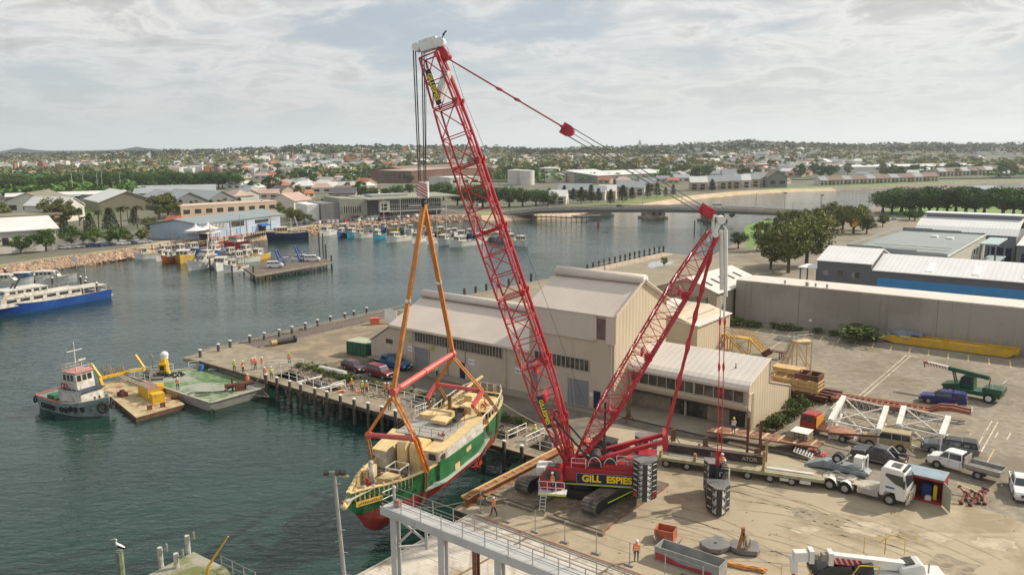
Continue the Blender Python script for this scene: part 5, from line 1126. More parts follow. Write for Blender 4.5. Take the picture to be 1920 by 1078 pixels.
# foreground landing at bottom left --------------------------------------
T=thing('timber_landing',U(370,1060,.3),'weathered timber landing with mossy planks in the bottom left corner','landing')
mb=MB();pl=[U(363,1034,.3),U(276,1078,.3),U(240,1140,.3),U(480,1140,.3),U(424,1064,.3)];mb.ext([(p.x,p.y) for p in pl],-.1,.3);mb.B('deck',mat('mossy_planks',(.33,.31,.24),.85,.15,1.2,c2=(.15,.17,.05),th=.5,s2=.35,rib=(.9,.3,.35)),T)
for u,v,h in ((353,1036,1.5),(302,1057,1.4),(332,1066,1.3)):
 p=U(u,v,.2);mb=MB();mb.tube(p-V3((0,0,4)),p+V3((0,0,h)),.24,9,r2=.2);o=mb.B('pile',mat('white_weathered_pile',(.42,.40,.35),.85,.25,3),T)
 mb=MB();mb.tube(p+V3((.25,0,h-.3)),p+V3((.55,0,h-.1)),.06,6);mb.tube(p+V3((.55,0,h-.3)),p+V3((.55,0,h+.3)),.08,6);mb.B('bracket',m_galv,o)
mb=MB();mb.tube(U(384,1078,.3)-V3((0,0,.5)),UY(391,1060,U(386,1078,.3).y),.12,8);mb.tube(UY(391,1060,U(386,1078,.3).y),UY(428,1005,U(386,1078,.3).y),.1,8,r2=.05);mb.B('mooring_arm',mat('yellow_arm',(.60,.36,.02),.5),T)
mb=MB();mb.rail([U(416,1066,.3),U(480,1098,.3)],1.1,.05,2,1.6);mb.B('handrail',m_galv,T)
T=thing('mooring_pile',U(232,1090,-2.2),'green stained mooring pile with a pelican on it in the bottom left corner','pile');p=U(230,1100,-2.2);mb=MB();mb.tube(p,p+V3((0,0,3.1)),.3,9);mb.B('post',mat('green_pile',(.20,.24,.14),.8,.2,2),T)
tp=p+V3((0,0,3.1));T=thing('pelican',tp,'black and white pelican standing on the mooring pile in the bottom left corner','bird')
def skin(name,verts,edges,rad,m,parent,sub=2):
 me=bpy.data.meshes.new(name);me.from_pydata([tuple(chain(parent).inverted()@V3(v)) if parent else v for v in verts],edges,[]);o=bpy.data.objects.new(name,me);sc.collection.objects.link(o)
 sk=o.modifiers.new('s','SKIN');
 for i,r in enumerate(rad): d=me.skin_vertices[0].data[i];d.radius=r if isinstance(r,tuple) else (r,r);d.use_root=(i==0)
 if sub: o.modifiers.new('sub','SUBSURF').levels=sub
 bpy.context.view_layer.update();dg=bpy.context.evaluated_depsgraph_get();m2=bpy.data.meshes.new_from_object(o.evaluated_get(dg));bpy.data.objects.remove(o)
 m2.materials.clear();m2.materials.append(m)
 for p_ in m2.polygons: p_.use_smooth=True;p_.material_index=0
 q=bpy.data.objects.new(name,m2);sc.collection.objects.link(q);q.parent=parent;return q
V=lambda x,y,z: tp+V3((x,y,z))
skin('body',[V(.05,0,.42),V(.3,0,.32),V(.5,0,.28),V(-.12,0,.55),V(-.2,0,.75),V(-.12,0,.95),V(-.2,0,1.02),V(.0,.08,.25),V(.0,.08,.02),V(.0,-.08,.25),V(.0,-.08,.02)],[(0,1),(1,2),(0,3),(3,4),(4,5),(5,6),(0,7),(7,8),(0,9),(9,10)],[.2,.15,.05,.13,.06,.055,.07,.04,.025,.04,.025],m_cwhite,T)
mb=MB();mb.tube(V(-.25,0,1.02),V(-.68,0,.93),.05,7,r2=.015);mb.B('bill',mat('bill_pink',(.6,.38,.28),.6),T);mb=MB()
for s in (-1,1): mb.loft([[V(x,s*(y),z),V(x,s*(y+.03),z),V(x,s*(y+.03),z+h),V(x,s*y,z+h)] for x,y,z,h in ((-.02,.19,.38,.2),(.3,.16,.26,.16),(.6,.05,.2,.06))])
mb.B('wing',m_blk,T)
# -- vehicle builders (local frame: x forward, y left, z up)
m_tyre=mat('tyre_rubber',(.022,.021,.02),.8,.1,1);m_rim=mat('wheel_rim',(.42,.42,.41),.35,.05,1,metal=.6);m_chr=mat('chrome',(.55,.55,.54),.25,.03,1,metal=.7)
m_lampr=mat('tail_lamp_red',(.45,.02,.02),.3,.02,1);m_lampw=mat('head_lamp',(.75,.75,.72),.15,.02,1);m_cglass=mat('car_glass',(.03,.038,.045),.08,.1,1,spec=.8)
def paint(n,c,r=.28,**k): return mat('paint_'+n,c,r,.04,.6,**k)
def wheels(T,xs,y,r,w=.24,rim=None):
 for x in xs:
  for s in (-1,1):
   mb=MB();mb.tube((x,s*y-w/2,r),(x,s*y+w/2,r),r,16);o=mb.B('wheel',m_tyre,T,0)
   mb=MB();mb.tube((x,s*(y+w/2-.02),r),(x,s*(y+w/2+.02),r),r*.58,12);mb.tube((x,s*(y+w/2+.02),r),(x,s*(y+w/2+.035),r),r*.2,8);mb.B('rim',rim or m_rim,o,world=0)
def shell(T,name,pl,w,m,bev=.07,taper=None):
 mb=MB();n=len(pl)
 for s in (-1,1):
  for x,z in pl:
   k=0 if not taper else taper[2]*max(0,min(1,(z-taper[0])/(taper[1]-taper[0])))
   mb.v.append((x,s*(w/2-k),z))
 mb.f=[(i,(i+1)%n,n+(i+1)%n,n+i) for i in range(n)]+[tuple(range(n))[::-1],tuple(range(n,2*n))];mb.mi=[0]*len(mb.f)
 return mb.B(name,m,T,world=0,bevel=bev)
def pane(mb,pts,w,taper,out=.012):
 for s in (-1,1):
  vs=[(x,s*(w/2-taper[2]*max(0,min(1,(z-taper[0])/(taper[1]-taper[0])))+out),z) for x,z in pts]
  mb.add(vs,[tuple(range(len(vs)))[::s]])
def car(kind,m,label,cat,loc=(0,0,0),rz=0,group=None,simple=False,name=None,m2=None,rack=False):
 T=thing(name or {'ute':'ute','suv':'four_wheel_drive','wagon':'station_wagon','canopy':'canopy_ute','troopy':'off_road_wagon','hatch':'parked_car','van':'van','tray':'tray_truck'}[kind],loc,label,cat,rz,group)
 if kind in('ute','canopy'): L=2.6;body=[(L,.42),(L+.03,.75),(L-.12,1.0),(1.25,1.14),(-.72,1.12),(-.74,.82)] if kind=='ute' else [(L,.42),(L+.03,.75),(L-.12,1.0),(1.25,1.14),(-2.58,1.14),(-2.62,.8)];body+=[(-2.6,.45),(-1.0,.36),(1.0,.36)];W_=1.82;cab=[(1.2,1.1),(.45,1.68),(.15,1.76),(-.95,1.74),(-1.2,1.1)] if kind=='ute' else [(1.2,1.1),(.45,1.7),(.15,1.78),(-.98,1.77),(-1.0,1.1)];wx=(1.62,-1.45);wr=.38
 elif kind=='suv': body=[(2.25,.45),(2.28,.85),(2.15,1.05),(1.1,1.15),(-2.25,1.15),(-2.3,.5),(-1,.38),(1,.38)];W_=1.78;cab=[(1.05,1.12),(.55,1.72),(.3,1.82),(-2.05,1.84),(-2.22,1.12)];wx=(1.4,-1.35);wr=.38
 elif kind=='troopy': body=[(2.45,.5),(2.48,.95),(2.35,1.12),(1.2,1.2),(-2.4,1.2),(-2.45,.5),(-1,.42),(1,.42)];W_=1.8;cab=[(1.15,1.18),(.85,1.85),(.6,1.98),(-2.3,2.0),(-2.42,1.18)];wx=(1.6,-1.4);wr=.4
 elif kind=='wagon': body=[(2.3,.35),(2.33,.65),(2.1,.82),(1.1,.95),(-2.2,.98),(-2.3,.45),(-1,.28),(1,.28)];W_=1.74;cab=[(1.15,.93),(.35,1.4),(0,1.46),(-1.7,1.44),(-2.15,.96)];wx=(1.4,-1.3);wr=.31
 elif kind=='van': body=[(2.2,.4),(2.24,.8),(1.95,1.05),(1.6,1.2),(-2.25,1.2),(-2.28,.45),(-1,.35),(1,.35)];W_=1.8;cab=[(1.6,1.16),(.95,1.8),(.7,1.88),(-2.15,1.86),(-2.25,1.18)];wx=(1.45,-1.35);wr=.33
 elif kind=='tray': body=[(2.7,.5),(2.74,1.0),(2.55,1.2),(1.75,1.32),(-.55,1.32),(-.58,.55)];W_=1.8;cab=[(1.75,1.28),(1.2,1.95),(.9,2.05),(-.45,2.03),(-.56,1.28)];wx=(1.75,-2.0);wr=.4
 else: body=[(2.1,.35),(2.12,.65),(1.9,.82),(.95,.95),(-1.9,.98),(-2.05,.45),(-1,.28),(1,.28)];W_=1.7;cab=[(1.0,.93),(.3,1.4),(0,1.47),(-1.2,1.44),(-1.8,.96)];wx=(1.3,-1.25);wr=.31
 zb=cab[0][1];zt=max(z for _,z in cab);tp=(zb,zt,.17 if kind!='troopy' else .1);bev=0 if simple else .07
 shell(T,'body',body,W_,m,bev);cb=shell(T,'cabin',cab,W_-.06,m2 or m,bev,tp)
 mb=MB();x0,x1=cab[-1][0],cab[0][0];zs,zq=zb+.08,zt-.14
 def xf(z,a,b): (xa,za),(xb,zb_)=a,b;return xa+(xb-xa)*(z-za)/(zb_-za)
 fa=lambda z:xf(z,cab[0],cab[1])-.12;ra=lambda z: xf(z,cab[-1],cab[-2])+.1
 mid=(x0+x1)/2+.12;cuts=[(mid+.05,None),(None,mid-.05)]
 pane(mb,[(mid+.05,zs),(fa(zs),zs),(fa(zq),zq),(mid+.05,zq)],W_-.06,tp)
 if kind in('suv','troopy','wagon','van'):
  m3=(x0+mid)/2;pane(mb,[(m3+.04,zs),(mid-.05,zs),(mid-.05,zq),(m3+.04,zq)],W_-.06,tp);pane(mb,[(ra(zs),zs),(m3-.04,zs),(m3-.04,zq),(ra(zq),zq)],W_-.06,tp)
 else: pane(mb,[(ra(zs),zs),(mid-.05,zs),(mid-.05,zq),(ra(zq),zq)],W_-.06,tp)
 hw=W_/2-.03
 for (xa,za),(xb,zb2),o_ in ((cab[0],cab[1],1),(cab[-1],cab[-2],-1)):
  k=[(f,hw-.08-tp[2]*max(0,(za+(zb2-za)*f-zb)/(zt-zb))) for f in (.1,.94)]
  vs=[]
  for f,yy in k: vs+= [(xa+(xb-xa)*f+o_*.015,-yy,za+(zb2-za)*f+.01),(xa+(xb-xa)*f+o_*.015,yy,za+(zb2-za)*f+.01)]
  mb.add(vs,[(0,1,3,2)])
 mb.B('window',m_cglass,cb,world=0)
 wheels(T,wx,W_/2-.13 if not simple else W_/2-.12,wr)
 if simple: return T
 xf_=body[1][0];mb=MB()
 for x in wx:
  for s in (-1,1): mb.tube((x,s*(W_/2-.12),wr),(x,s*(W_/2+.006),wr),wr+.075,16)
 each(mb,'wheel_arch',m_blk,T,0);mb=MB()
 ds=[mid,cab[0][0]-.22,x0+.2]+([(x0+mid)/2] if kind in('suv','troopy','wagon','van') else [])
 for x in ds:
  for s in (-1,1): mb.box((x,s*(W_/2+.002),zb-.32),(.018,.012,.55));mb.box((x-.16,s*(W_/2+.012),zb-.12),(.16,.03,.035))
 each(mb,'door_seam',m_blk,T,0);mb=MB();mb.box((xf_+.15,0,.52),(.02,.42,.13));mb.box((min(q[0] for q in body)-.03,0,.72),(.03,.42,.13));each(mb,'number_plate',m_cap,T,0) if kind!='tray' else None
 for s in (-1,1):
  mb=MB();mb.box((xf_-.06,s*(W_/2-.25),body[1][1]),(.12,.36,.2));mb.B('headlight',m_lampw,T,0)
  mb=MB();mb.box((body[-3][0] if False else -2.27 if kind!='ute' and kind!='canopy' else -2.6,s*(W_/2-.1),.9),(.1,.16,.32));(mb.B('tail_light',m_lampr,T,0) if kind!='tray' else None)
  mb=MB();mb.box((cab[0][0]-.15,s*(W_/2+.12),zb+.12),(.1,.2,.16));mb.B('mirror',m_chr if kind in('ute','canopy') else m,T,0)
 mb=MB();mb.box((xf_+.06,0,.5),(.16,W_-.1,.22));mb.B('bumper',m_chr if kind in('ute',) else m_blk,T,0);mb=MB();mb.box((xf_+.02,0,body[1][1]),(.05,.8,.2));mb.B('grille',m_blk,T,0)
 if kind=='ute':
  mb=MB();mb.bb(-2.6,-.76,-.9,-.82,.82,1.12);mb.bb(-2.6,-.76,.82,.9,.82,1.12);mb.bb(-2.62,-2.56,-.82,.82,.5,1.1);mb.bb(-2.6,-.76,-.82,.82,.55,.62);mb.B('tray_side',m,T,0)
  mb=MB()
  for y in (-.72,.72): mb.tube((-.95,y,1.1),(-1.0,y,1.75),.045,6);mb.tube((-1.0,y,1.75),(-1.75,y,1.12),.045,6)
  mb.tube((-1.0,-.72,1.75),(-1.0,.72,1.75),.045,6);mb.B('sports_bar',m_chr,T,0)
  mb=MB();[mb.bb(-1.1,1.2,s*.92-.05,s*.92+.05,.34,.42) for s in (-1,1)];each(mb,'side_step',m_chr,T,0)
 if kind=='canopy':
  c=shell(T,'canopy',[(-1.04,1.1),(-1.04,1.8),(-2.3,1.8),(-2.55,1.15)],W_-.06,m2 or m,.05,(1.1,1.8,.1));mb=MB();pane(mb,[(-2.3,1.24),(-1.2,1.24),(-1.2,1.62),(-2.2,1.62)],W_-.06,(1.1,1.8,.1));mb.B('canopy_window',m_cglass,c,world=0)
 if rack:
  mb=MB();
  for x in (.2,-.3,-.8): mb.bb(x-.03,x+.03,-.7,.7,zt+.08,zt+.12)
  for y in (-.68,.68): mb.bb(-.9,.3,y-.03,y+.03,zt+.12,zt+.2)
  mb.B('roof_rack',m_blk,T,0)
 return T
def pv(f,r,hw,wbf=None):
 a=U(*f);b=U(*r);d=(a-b).normalized();left=V3((-d.y,d.x,0));s=1 if left.y<0 else -1
 return (a+b)/2-left*s*hw, math.atan2(d.y,d.x)
def pvcar(kind,m,f,r,label,cat='ute',**k): p,z=pv(f,r,.9);return car(kind,m,label,cat,p,z,**k)
pvcar('ute',paint('charcoal',(.075,.07,.068)),(1615,864),(1668,877),'charcoal dual cab ute with chrome sports bar parked beyond the white prime mover')
pvcar('troopy',paint('khaki',(.36,.29,.15),.4),(1630,838),(1690,848),'khaki off road wagon parked behind the charcoal ute','four wheel drive')
pvcar('canopy',paint('slate_grey',(.13,.14,.15)),(1742,849),(1820,862),'dark grey ute with black canopy parked behind the white tray truck',m2=paint('black',(.02,.02,.024)))
pvcar('canopy',paint('royal_blue',(.014,.022,.13)),(1743,757),(1792,764),'blue ute with matching canopy parked beside the green mobile crane')
pvcar('wagon',paint('plum',(.085,.018,.035)),(667,700),(643,692),'plum station wagon parked nearest the white pipe','car')
pvcar('suv',paint('maroon',(.16,.02,.025)),(718,713),(692,706),'boxy maroon four wheel drive parked between the plum wagon and the shed','four wheel drive')
pvcar('canopy',paint('teal_blue',(.015,.10,.22)),(746,695),(722,689),'teal blue ute with roof rack parked against the cream shed',rack=True)
T=car('ute',paint('white',(.70,.70,.69)),'white ute facing the camera at the right edge of the yard','ute',UY(1925,925,66.0)*1,0);q=U(1916,925);T.location=q;T.rotation_euler=(0,0,R(-116))
p,z=pv((1756,878),(1826,897),.9);T=car('tray',paint('white',(.70,.70,.69)),'white dual cab truck with grey drop side tray behind the red container','truck',p,z)
mb=MB();mb.bb(-3.9,-.75,-1.0,1.0,.85,.95);mb.bb(-3.9,-.75,-1.03,-.98,.95,1.3);mb.bb(-3.9,-.75,.98,1.03,.95,1.3);mb.bb(-3.94,-3.88,-1,1,.95,1.3);mb.bb(-.8,-.72,-1,1,.95,1.9);mb.bb(-3.7,-.8,-.35,.35,.5,.7);mb.B('tray',mat('grey_tray',(.30,.28,.25),.7,.15,1.5),T,0)
mb=MB();mb.tube((-3.7,-.75,1.38),(-.9,-.75,1.38),.07,6);mb.B('pipe_rack',m_chr,T,0);
text('1849',.26,mat('plate_yellow',(.7,.5,.05),.5),T,T.matrix_basis@Matrix(((-1,0,0,.15),(0,0,1,.93),(0,1,0,.95),(0,0,0,1))),'door_lettering',.005,.01) if False else None
p,z=pv((1523,816),(1568,827),1.0);T=thing('flatbed_truck',p,'old red flatbed truck with windowed cab rear parked in front of the white lattice sections','truck',z)
mr=paint('faded_red',(.33,.035,.025),.45);sh=shell(T,'cab',[(2.9,.6),(2.9,1.5),(2.7,2.3),(1.2,2.35),(1.1,.6)],2.0,mr,.08,(1.5,2.3,.1))
mb=MB();pane(mb,[(1.35,1.45),(1.95,1.45),(1.95,2.1),(1.35,2.1)],2.0,(1.5,2.3,.1));pane(mb,[(2.1,1.45),(2.75,1.45),(2.65,2.1),(2.1,2.1)],2.0,(1.5,2.3,.1));mb.box((2.84,0,1.9),(.06,1.6,.6));mb.B('window',m_cglass,sh,world=0)
mb=MB();mb.bb(.95,1.02,-1,1,.9,2.2);mb.B('headboard',mat('orange_board',(.65,.28,.03),.6),T,0);mb=MB();mb.bb(-3.2,.94,-1.1,1.1,.85,1.0);mb.bb(-3.0,2.6,-.4,.4,.5,.84);mb.B('flat_tray',mat('worn_red_deck',(.33,.16,.10),.8,.2,1),T,0);mb=MB();mb.bb(-3.28,-3.21,-1.1,1.1,.7,1.1);mb.B('tail_bar',m_cwhite,T,0);wheels(T,(2.1,-2.0),.9,.42)
p,z=pv((714,683),(690,676),.9);T=thing('car_trailer',p,'low flat car trailer parked behind the teal blue ute','trailer',z);mb=MB();mb.bb(-2,1.8,-.95,.95,.5,.6);mb.bb(1.8,2.8,-.05,.05,.45,.55);mb.B('trailer_bed',mat('trailer_grey',(.25,.22,.17),.8),T,0);wheels(T,(-.2,),.95,.3)
# -- prime mover
d=(U(1664,944)-U(1575,921)).normalized();z=math.atan2(d.y,d.x);fw=U(1667,946);cen=fw-d*1.9+V3((-d.y,d.x,0))*1.05
T=thing('prime_mover',cen,'white prime mover truck coupled to the long heavy trailer','truck',z);mw=paint('truck_white',(.66,.65,.61),.35)
cb=shell(T,'cab',[(3.2,.65),(3.28,1.9),(3.0,3.2),(2.7,3.42),(1.2,3.5),(1.0,3.3),(1.0,1.2),(1.0,.8),(1.35,.8),(1.5,1.25),(2.3,1.25),(2.45,.65)],2.45,mw,.1,(2.6,3.5,.14))
mb=MB();mb.add([(3.3,-1.1,2.0),(3.3,1.1,2.0),(3.06,1.02,3.05),(3.06,-1.02,3.05)],[(0,1,2,3)]);
for s in (-1,1): mb.add([(x,s*(1.235-(.09 if zz_>2.6 else 0)),zz_) for x,zz_ in ((3.05,1.95),(2.3,2.15),(1.4,2.75),(1.5,2.98),(2.9,2.95))],[(0,1,2,3,4)[::s]])
mb.B('window',m_cglass,cb,world=0);mb=MB();mb.box((2.1,0,3.5),(.8,1.0,.06));mb.B('sun_roof',m_glass,cb,world=0);mb=MB();mb.box((2.9,0,3.42),(.25,1.8,.12));mb.B('visor',m_blk,cb,world=0)
mb=MB();mb.bb(-4.3,1.0,-.42,.42,.75,1.0);mb.bb(-2.9,-1.4,-.6,.6,1.0,1.22);mb.bb(.2,1.0,-1.1,1.1,1.0,1.1);mb.bb(-4.3,.9,-.9,.9,1.0,1.06);mb.B('chassis',mat('chassis_cream',(.42,.38,.30),.7,.2,1.5),T,0)
mb=MB();mb.bb(-.9,.9,-1.2,-.75,.5,1.05);mb.bb(-.9,.9,.75,1.2,.5,1.05);each(mb,'fuel_tank',m_chr,T,0)
mb=MB()
for x in (-2.0,-3.4):
 for s in (-1,1):
  pr=[(x+.68*math.cos(PI*k/8),.55+.68*math.sin(PI*k/8)) for k in range(9)];pr+=[(a*1+(x-a)*.04,b-.04) for a,b in pr[::-1]];n=len(pr)
  mb.add([(a,s*.95-.3,b) for a,b in pr]+[(a,s*.95+.3,b) for a,b in pr],[(i,(i+1)%n,n+(i+1)%n,n+i) for i in range(n)])
mb.B('mudguard',m_cwhite,T,0);wheels(T,(1.9,),1.02,.52,.34);wheels(T,(-2.0,-3.4),.98,.52,.5)
mb=MB();mb.bb(3.3,3.46,-1.2,1.2,.45,.8);
for y in (-.8,0,.8): mb.bar((3.5,y,.5),(3.55,y,1.6),.08)
mb.bar((3.55,-1.1,1.55),(3.55,1.1,1.55),.08);mb.bar((3.52,-1.1,.9),(3.52,1.1,.9),.08);mb.B('bull_bar',m_chr,T,0)
mb=MB();mb.bb(3.5,3.53,-1.15,-.4,1.1,1.3);mb.bb(3.5,3.53,.4,1.15,1.1,1.3);mb.B('oversize_board',mat('plate_yellow',(.7,.5,.05),.5),T,0)
for s in (-1,1): mb=MB();mb.box((3.1,s*1.36,2.3),(.12,.25,.7));mb.B('mirror',m_blk,T,0)
mb=MB();mb.tube((.75,.9,1.0),(.75,.9,3.6),.09,8);mb.tube((.75,.9,3.6),(.6,.9,3.8),.09,8);mb.B('exhaust_stack',m_blk,T,0)
text('Volvo'[:0]+'freight',.32,mat('logo_blue',(.03,.08,.4),.5),cb,T.matrix_basis@Matrix(((1,0,0,1.75),(0,0,-1,-1.235),(0,1,0,1.75),(0,0,0,1))),'door_lettering',.004,.01) if False else None
mb=MB();mb.box((1.9,-1.236,1.72),(.75,.008,.16));mb.B('door_logo',mat('logo_blue',(.03,.08,.4),.5),cb,world=0)
a=U(1232,874);b=U(1545,920);d=(b-a).normalized();n_=V3((-d.y,d.x,0));z=math.atan2(d.y,d.x);Lt=(b-a).length
T=thing('heavy_trailer',(a+b)/2+n_*1.35,'long pale green multi axle heavy trailer carrying a dark steel beam','trailer',z);h=Lt/2
m_tg=mat('trailer_pale_green',(.38,.40,.25),.7,.2,1.2,c2=(.28,.22,.13),th=.54,s2=1.2)
mb=MB();mb.bb(-h,h,-1.35,-1.1,.75,1.05);mb.bb(-h,h,1.1,1.35,.75,1.05);mb.bb(-h,h,-1.1,1.1,.82,1.0);mb.bb(-h,h,-.35,.35,.55,.82);mb.B('trailer_frame',m_tg,T,0)
mb=MB();mb.bb(-h+.3,1.5,-1.05,1.05,1.0,1.06);mb.bb(1.6,h-.2,-1.05,1.05,1.0,1.06);mb.B('trailer_deck',mat('dusty_deck',(.34,.28,.19),.85,.15,1),T,0)
wheels(T,[-h+.9,-h+3.0,-h+5.3,-h+8.9,-h+11.0,-h+13.0],1.08,.42,.5)
mb=MB();mb.bb(-h+.5,2.3,.35,.75,1.06,1.9);mb.bb(-h+.5,2.3,.2,.9,1.86,1.94);mb.B('steel_beam',mat('dark_brown_steel',(.07,.05,.042),.7,.3,1),T,0)
text('ELLIS',.55,mat('beam_lettering',(.45,.42,.36),.6),T,chain(T)@Matrix(((1,0,0,-2.3),(0,0,-1,.335),(0,1,0,1.45),(0,0,0,1))),'beam_lettering',.004,.01);text('ATOR',.55,MT['beam_lettering'],T,chain(T)@Matrix(((1,0,0,.9),(0,0,-1,.335),(0,1,0,1.45),(0,0,0,1))),'beam_lettering',.004,.01)
mb=MB();mb.bb(2.6,h-1,-.5,-.1,1.06,1.16);mb.bb(-h+1,-3.2,-.6,-.3,1.06,1.15);each(mb,'aluminium_section',mat('bright_metal',(.7,.7,.68),.3,.05,1,metal=.3),T,0)
mb=MB()
for x,hh in ((-4.2,1.1),(2.4,2.6),(-h+.3,.9)):
 for y in (-1.2,1.2): mb.bar((x,y,1.0),(x,y,1.0+hh*(1 if y>0 else .8)),.24)
 mb.bar((x,-1.2,1.1),(x,1.2,1.1),.2)
each(mb,'bolster_post',mat('tan_post',(.36,.25,.12),.8,.2,2),T,0)
mb=MB();mb.bb(h-2.2,h-1.2,-1.38,-1.36,.4,.72);mb.bb(h-4.0,h-3.2,-1.38,-1.36,.42,.7);each(mb,'side_box',m_cwhite,T,0)
c=U(1590,885);T=thing('trailer_dolly',W(89.9,13.4),'grey gooseneck dolly with spare wheels standing between the heavy trailer and prime mover','trailer dolly',WYAW);m_dg=mat('dolly_grey',(.22,.25,.27),.6,.2,1)
mb=MB();mb.loft([[(x,-.6,z0),(x,.6,z0),(x,.6,z1),(x,-.6,z1)] for x,z0,z1 in ((-3.0,.9,1.1),(-1.2,1.2,1.9),(2.6,1.25,1.75),(3.0,1.2,1.5))]);mb.bb(-2.8,2.6,-.1,.1,.4,1.2);mb.bb(.4,2.8,-.85,-.65,1.3,1.65);mb.B('gooseneck',m_dg,T,0)
mb=MB();mb.bb(1.5,2.3,-.3,.7,2.1,2.8);mb.bar((2.5,-.4,1.5),(2.5,-.4,2.9),.12);mb.bar((2.5,.8,1.5),(2.5,.8,2.9),.12);mb.bar((2.5,-.4,2.9),(2.5,.8,2.9),.12);mb.bb(1.5,2.3,-.2,.6,1.75,2.1);mb.B('hydraulic_tank',m_cwhite,T,0)
for k in (-.35,.1): mb=MB();mb.tube((0,k,2.25),(0,k+.35,2.25),.5,14);o=mb.B('spare_wheel',m_tyre,T,0);mb=MB();mb.tube((0,k-.02,2.25),(0,k+.37,2.25),.25,10);mb.B('rim',m_rim,o,world=0)
mb=MB();mb.bar((-.1,-.5,1.7),(1.0,-.5,2.6),.12);mb.bar((-.1,.6,1.7),(1.0,.6,2.6),.12);mb.B('brace',m_cwhite,T,0)
# -- green mobile crane
d=(U(1800,745)-U(1852,755));z=math.atan2(d.y,d.x);T=thing('pick_and_carry_crane',U(1822,745),'dark green pick and carry crane with striped white boom tip behind the blue ute','mobile crane',z);m_gn=paint('crane_green',(.012,.075,.035),.4)
mb=MB();mb.bb(-3.4,3.2,-1.15,1.15,.7,1.25);mb.bb(-3.6,-1.4,-1.2,1.2,1.25,1.9);mb.loft([[(x,-1.1,z0),(x,1.1,z0),(x,1.1,z1),(x,-1.1,z1)] for x,z0,z1 in ((1.2,1.2,1.9),(3.4,1.1,1.4))]);mb.B('chassis',m_gn,T,world=0,bevel=.06)
wheels(T,(-2.2,2.2),1.1,.62,.45,m_cwhite)
cb=shell(T,'cab',[(1.5,1.3),(1.3,2.6),(.9,2.9),(-.2,2.9),(-.3,1.3)],1.5,m_gn,.06);mb=MB();pane(mb,[(1.3,1.8),(1.15,2.6),(.85,2.75),(0,2.75),(0,1.8)],1.5,(0,1,0));mb.add([(1.46,-.6,1.7),(1.46,.6,1.7),(1.3,.6,2.6),(1.3,-.6,2.6)],[(0,1,2,3)]);mb.B('window',m_cglass,cb,world=0)
mb=MB();mb.bar((-1.8,.0,2.95),(3.0,0,3.35),.5,.5);mb.B('boom',m_gn,T,0);mb=MB();mb.bar((3.0,0,3.35),(5.6,0,3.56),.42,.42);tb=mb.B('boom_tip',m_cwhite,T,0)
mb=MB();dd=V3((2.6,0,.7)).normalized()
for i in range(7):
 c=V3((3.3+i*.36,0,3.37+i*.03));mb.add([c+V3((a,s*.215,b)) for s in (1,) for a,b in ((-.12,-.2),(.02,-.2),(.2,.2),(.06,.2))],[(0,1,2,3)]);mb.add([c+V3((a,-.215,b)) for a,b in ((-.12,-.2),(.02,-.2),(.2,.2),(.06,.2))],[(3,2,1,0)])
mb.B('tip_stripe',m_stp,tb,world=0);mb=MB();mb.bar((5.6,0,3.56),(6.1,0,3.6),.3,.3);mb.bar((6.0,0,3.5),(5.9,0,2.9),.12);mb.B('boom_head',m_rust,T,0)
mb=MB();
for y in (-.35,.35): mb.tube((1.9,y,1.4),(2.4,y,3.2),.09,6)
each(mb,'lift_ram',m_blk,T,0);mb=MB();mb.tube((-2.0,.7,1.9),(-2.1,.7,3.2),.08,6);mb.B('exhaust',m_rust,T,0);mb=MB();mb.rail([(-1.5,1.15,1.9),(-3.5,1.15,1.9),(-3.5,-1.15,1.9)],.9,.03,1,1);mb.B('guard_rail',m_cwhite,T,0)
# -- white mobile crane, bottom right
p=U(1640,1100);z=math.atan2(*( (U(1560,1078)-U(1700,1085)).yx )) ;T=thing('truck_crane',p,'white mobile crane with retracted boom and black cab at the bottom edge','mobile crane',z);mwc=paint('crane_body_white',(.62,.61,.58),.4)
def TB(u,v,Y): return T.matrix_basis.inverted()@UY(u,v,Y)
Yb=p.y
mb=MB();mb.bb(-4.8,4.2,-1.25,1.25,.7,1.3);mb.B('chassis',mwc,T,world=0,bevel=.05);wheels(T,(3.0,-1.2,-2.9),1.1,.6,.45)
cb=shell(T,'cab',[(4.6,.6),(4.7,1.1),(4.2,1.7),(3.4,1.95),(2.0,1.9),(1.8,.6)],2.3,paint('glossy_black',(.02,.021,.024),.15),.12,(1.1,1.95,.25));mb=MB();mb.bar((.4,0,1.7),(1.7,0,1.5),1.5,.9);mb.B('turret',m_blk,T,0)
b0=TB(1695,1060,Yb);b1=TB(1556,1044,Yb);b2=TB(1520,1040,Yb);b3=TB(1488,1041,Yb)
mb=MB();mb.bar(b0,b1,.62,.68);bo=mb.B('boom',mwc,T,world=0,bevel=.04);mb=MB();mb.bar(b1,b2.lerp(b1,.55),.5,.5);mb.bar(b2.lerp(b1,.35),b3.lerp(b2,.7),.42,.42);mb.B('boom_extension',mat('boom_dull',(.22,.20,.17),.5,.15,1),T,0)
mb=MB();
for q in (b1,b2): mb.box(q,(.35,.85,.95));
each(mb,'boom_collar',mwc,T,0);mb=MB();mb.bar(b3.lerp(b2,.8),b3,.62,.7);mb.bar(b3+V3((0,0,-.2)),b3+V3((-.1,0,-1.3)),.4,.5);mb.B('boom_head',mwc,T,0)
mb=MB();dx=(b1-b0)/10;
for i in range(6):
 c=b1-dx*(.5+i*.75);mb.add([c+V3((a,.36,b)) for a,b in ((-.15,-.33),(.1,-.33),(.4,.2),(.15,.2))],[(3,2,1,0)]);mb.add([c+V3((a,-.36,b)) for a,b in ((-.15,-.33),(.1,-.33),(.4,.2),(.15,.2))],[(0,1,2,3)])
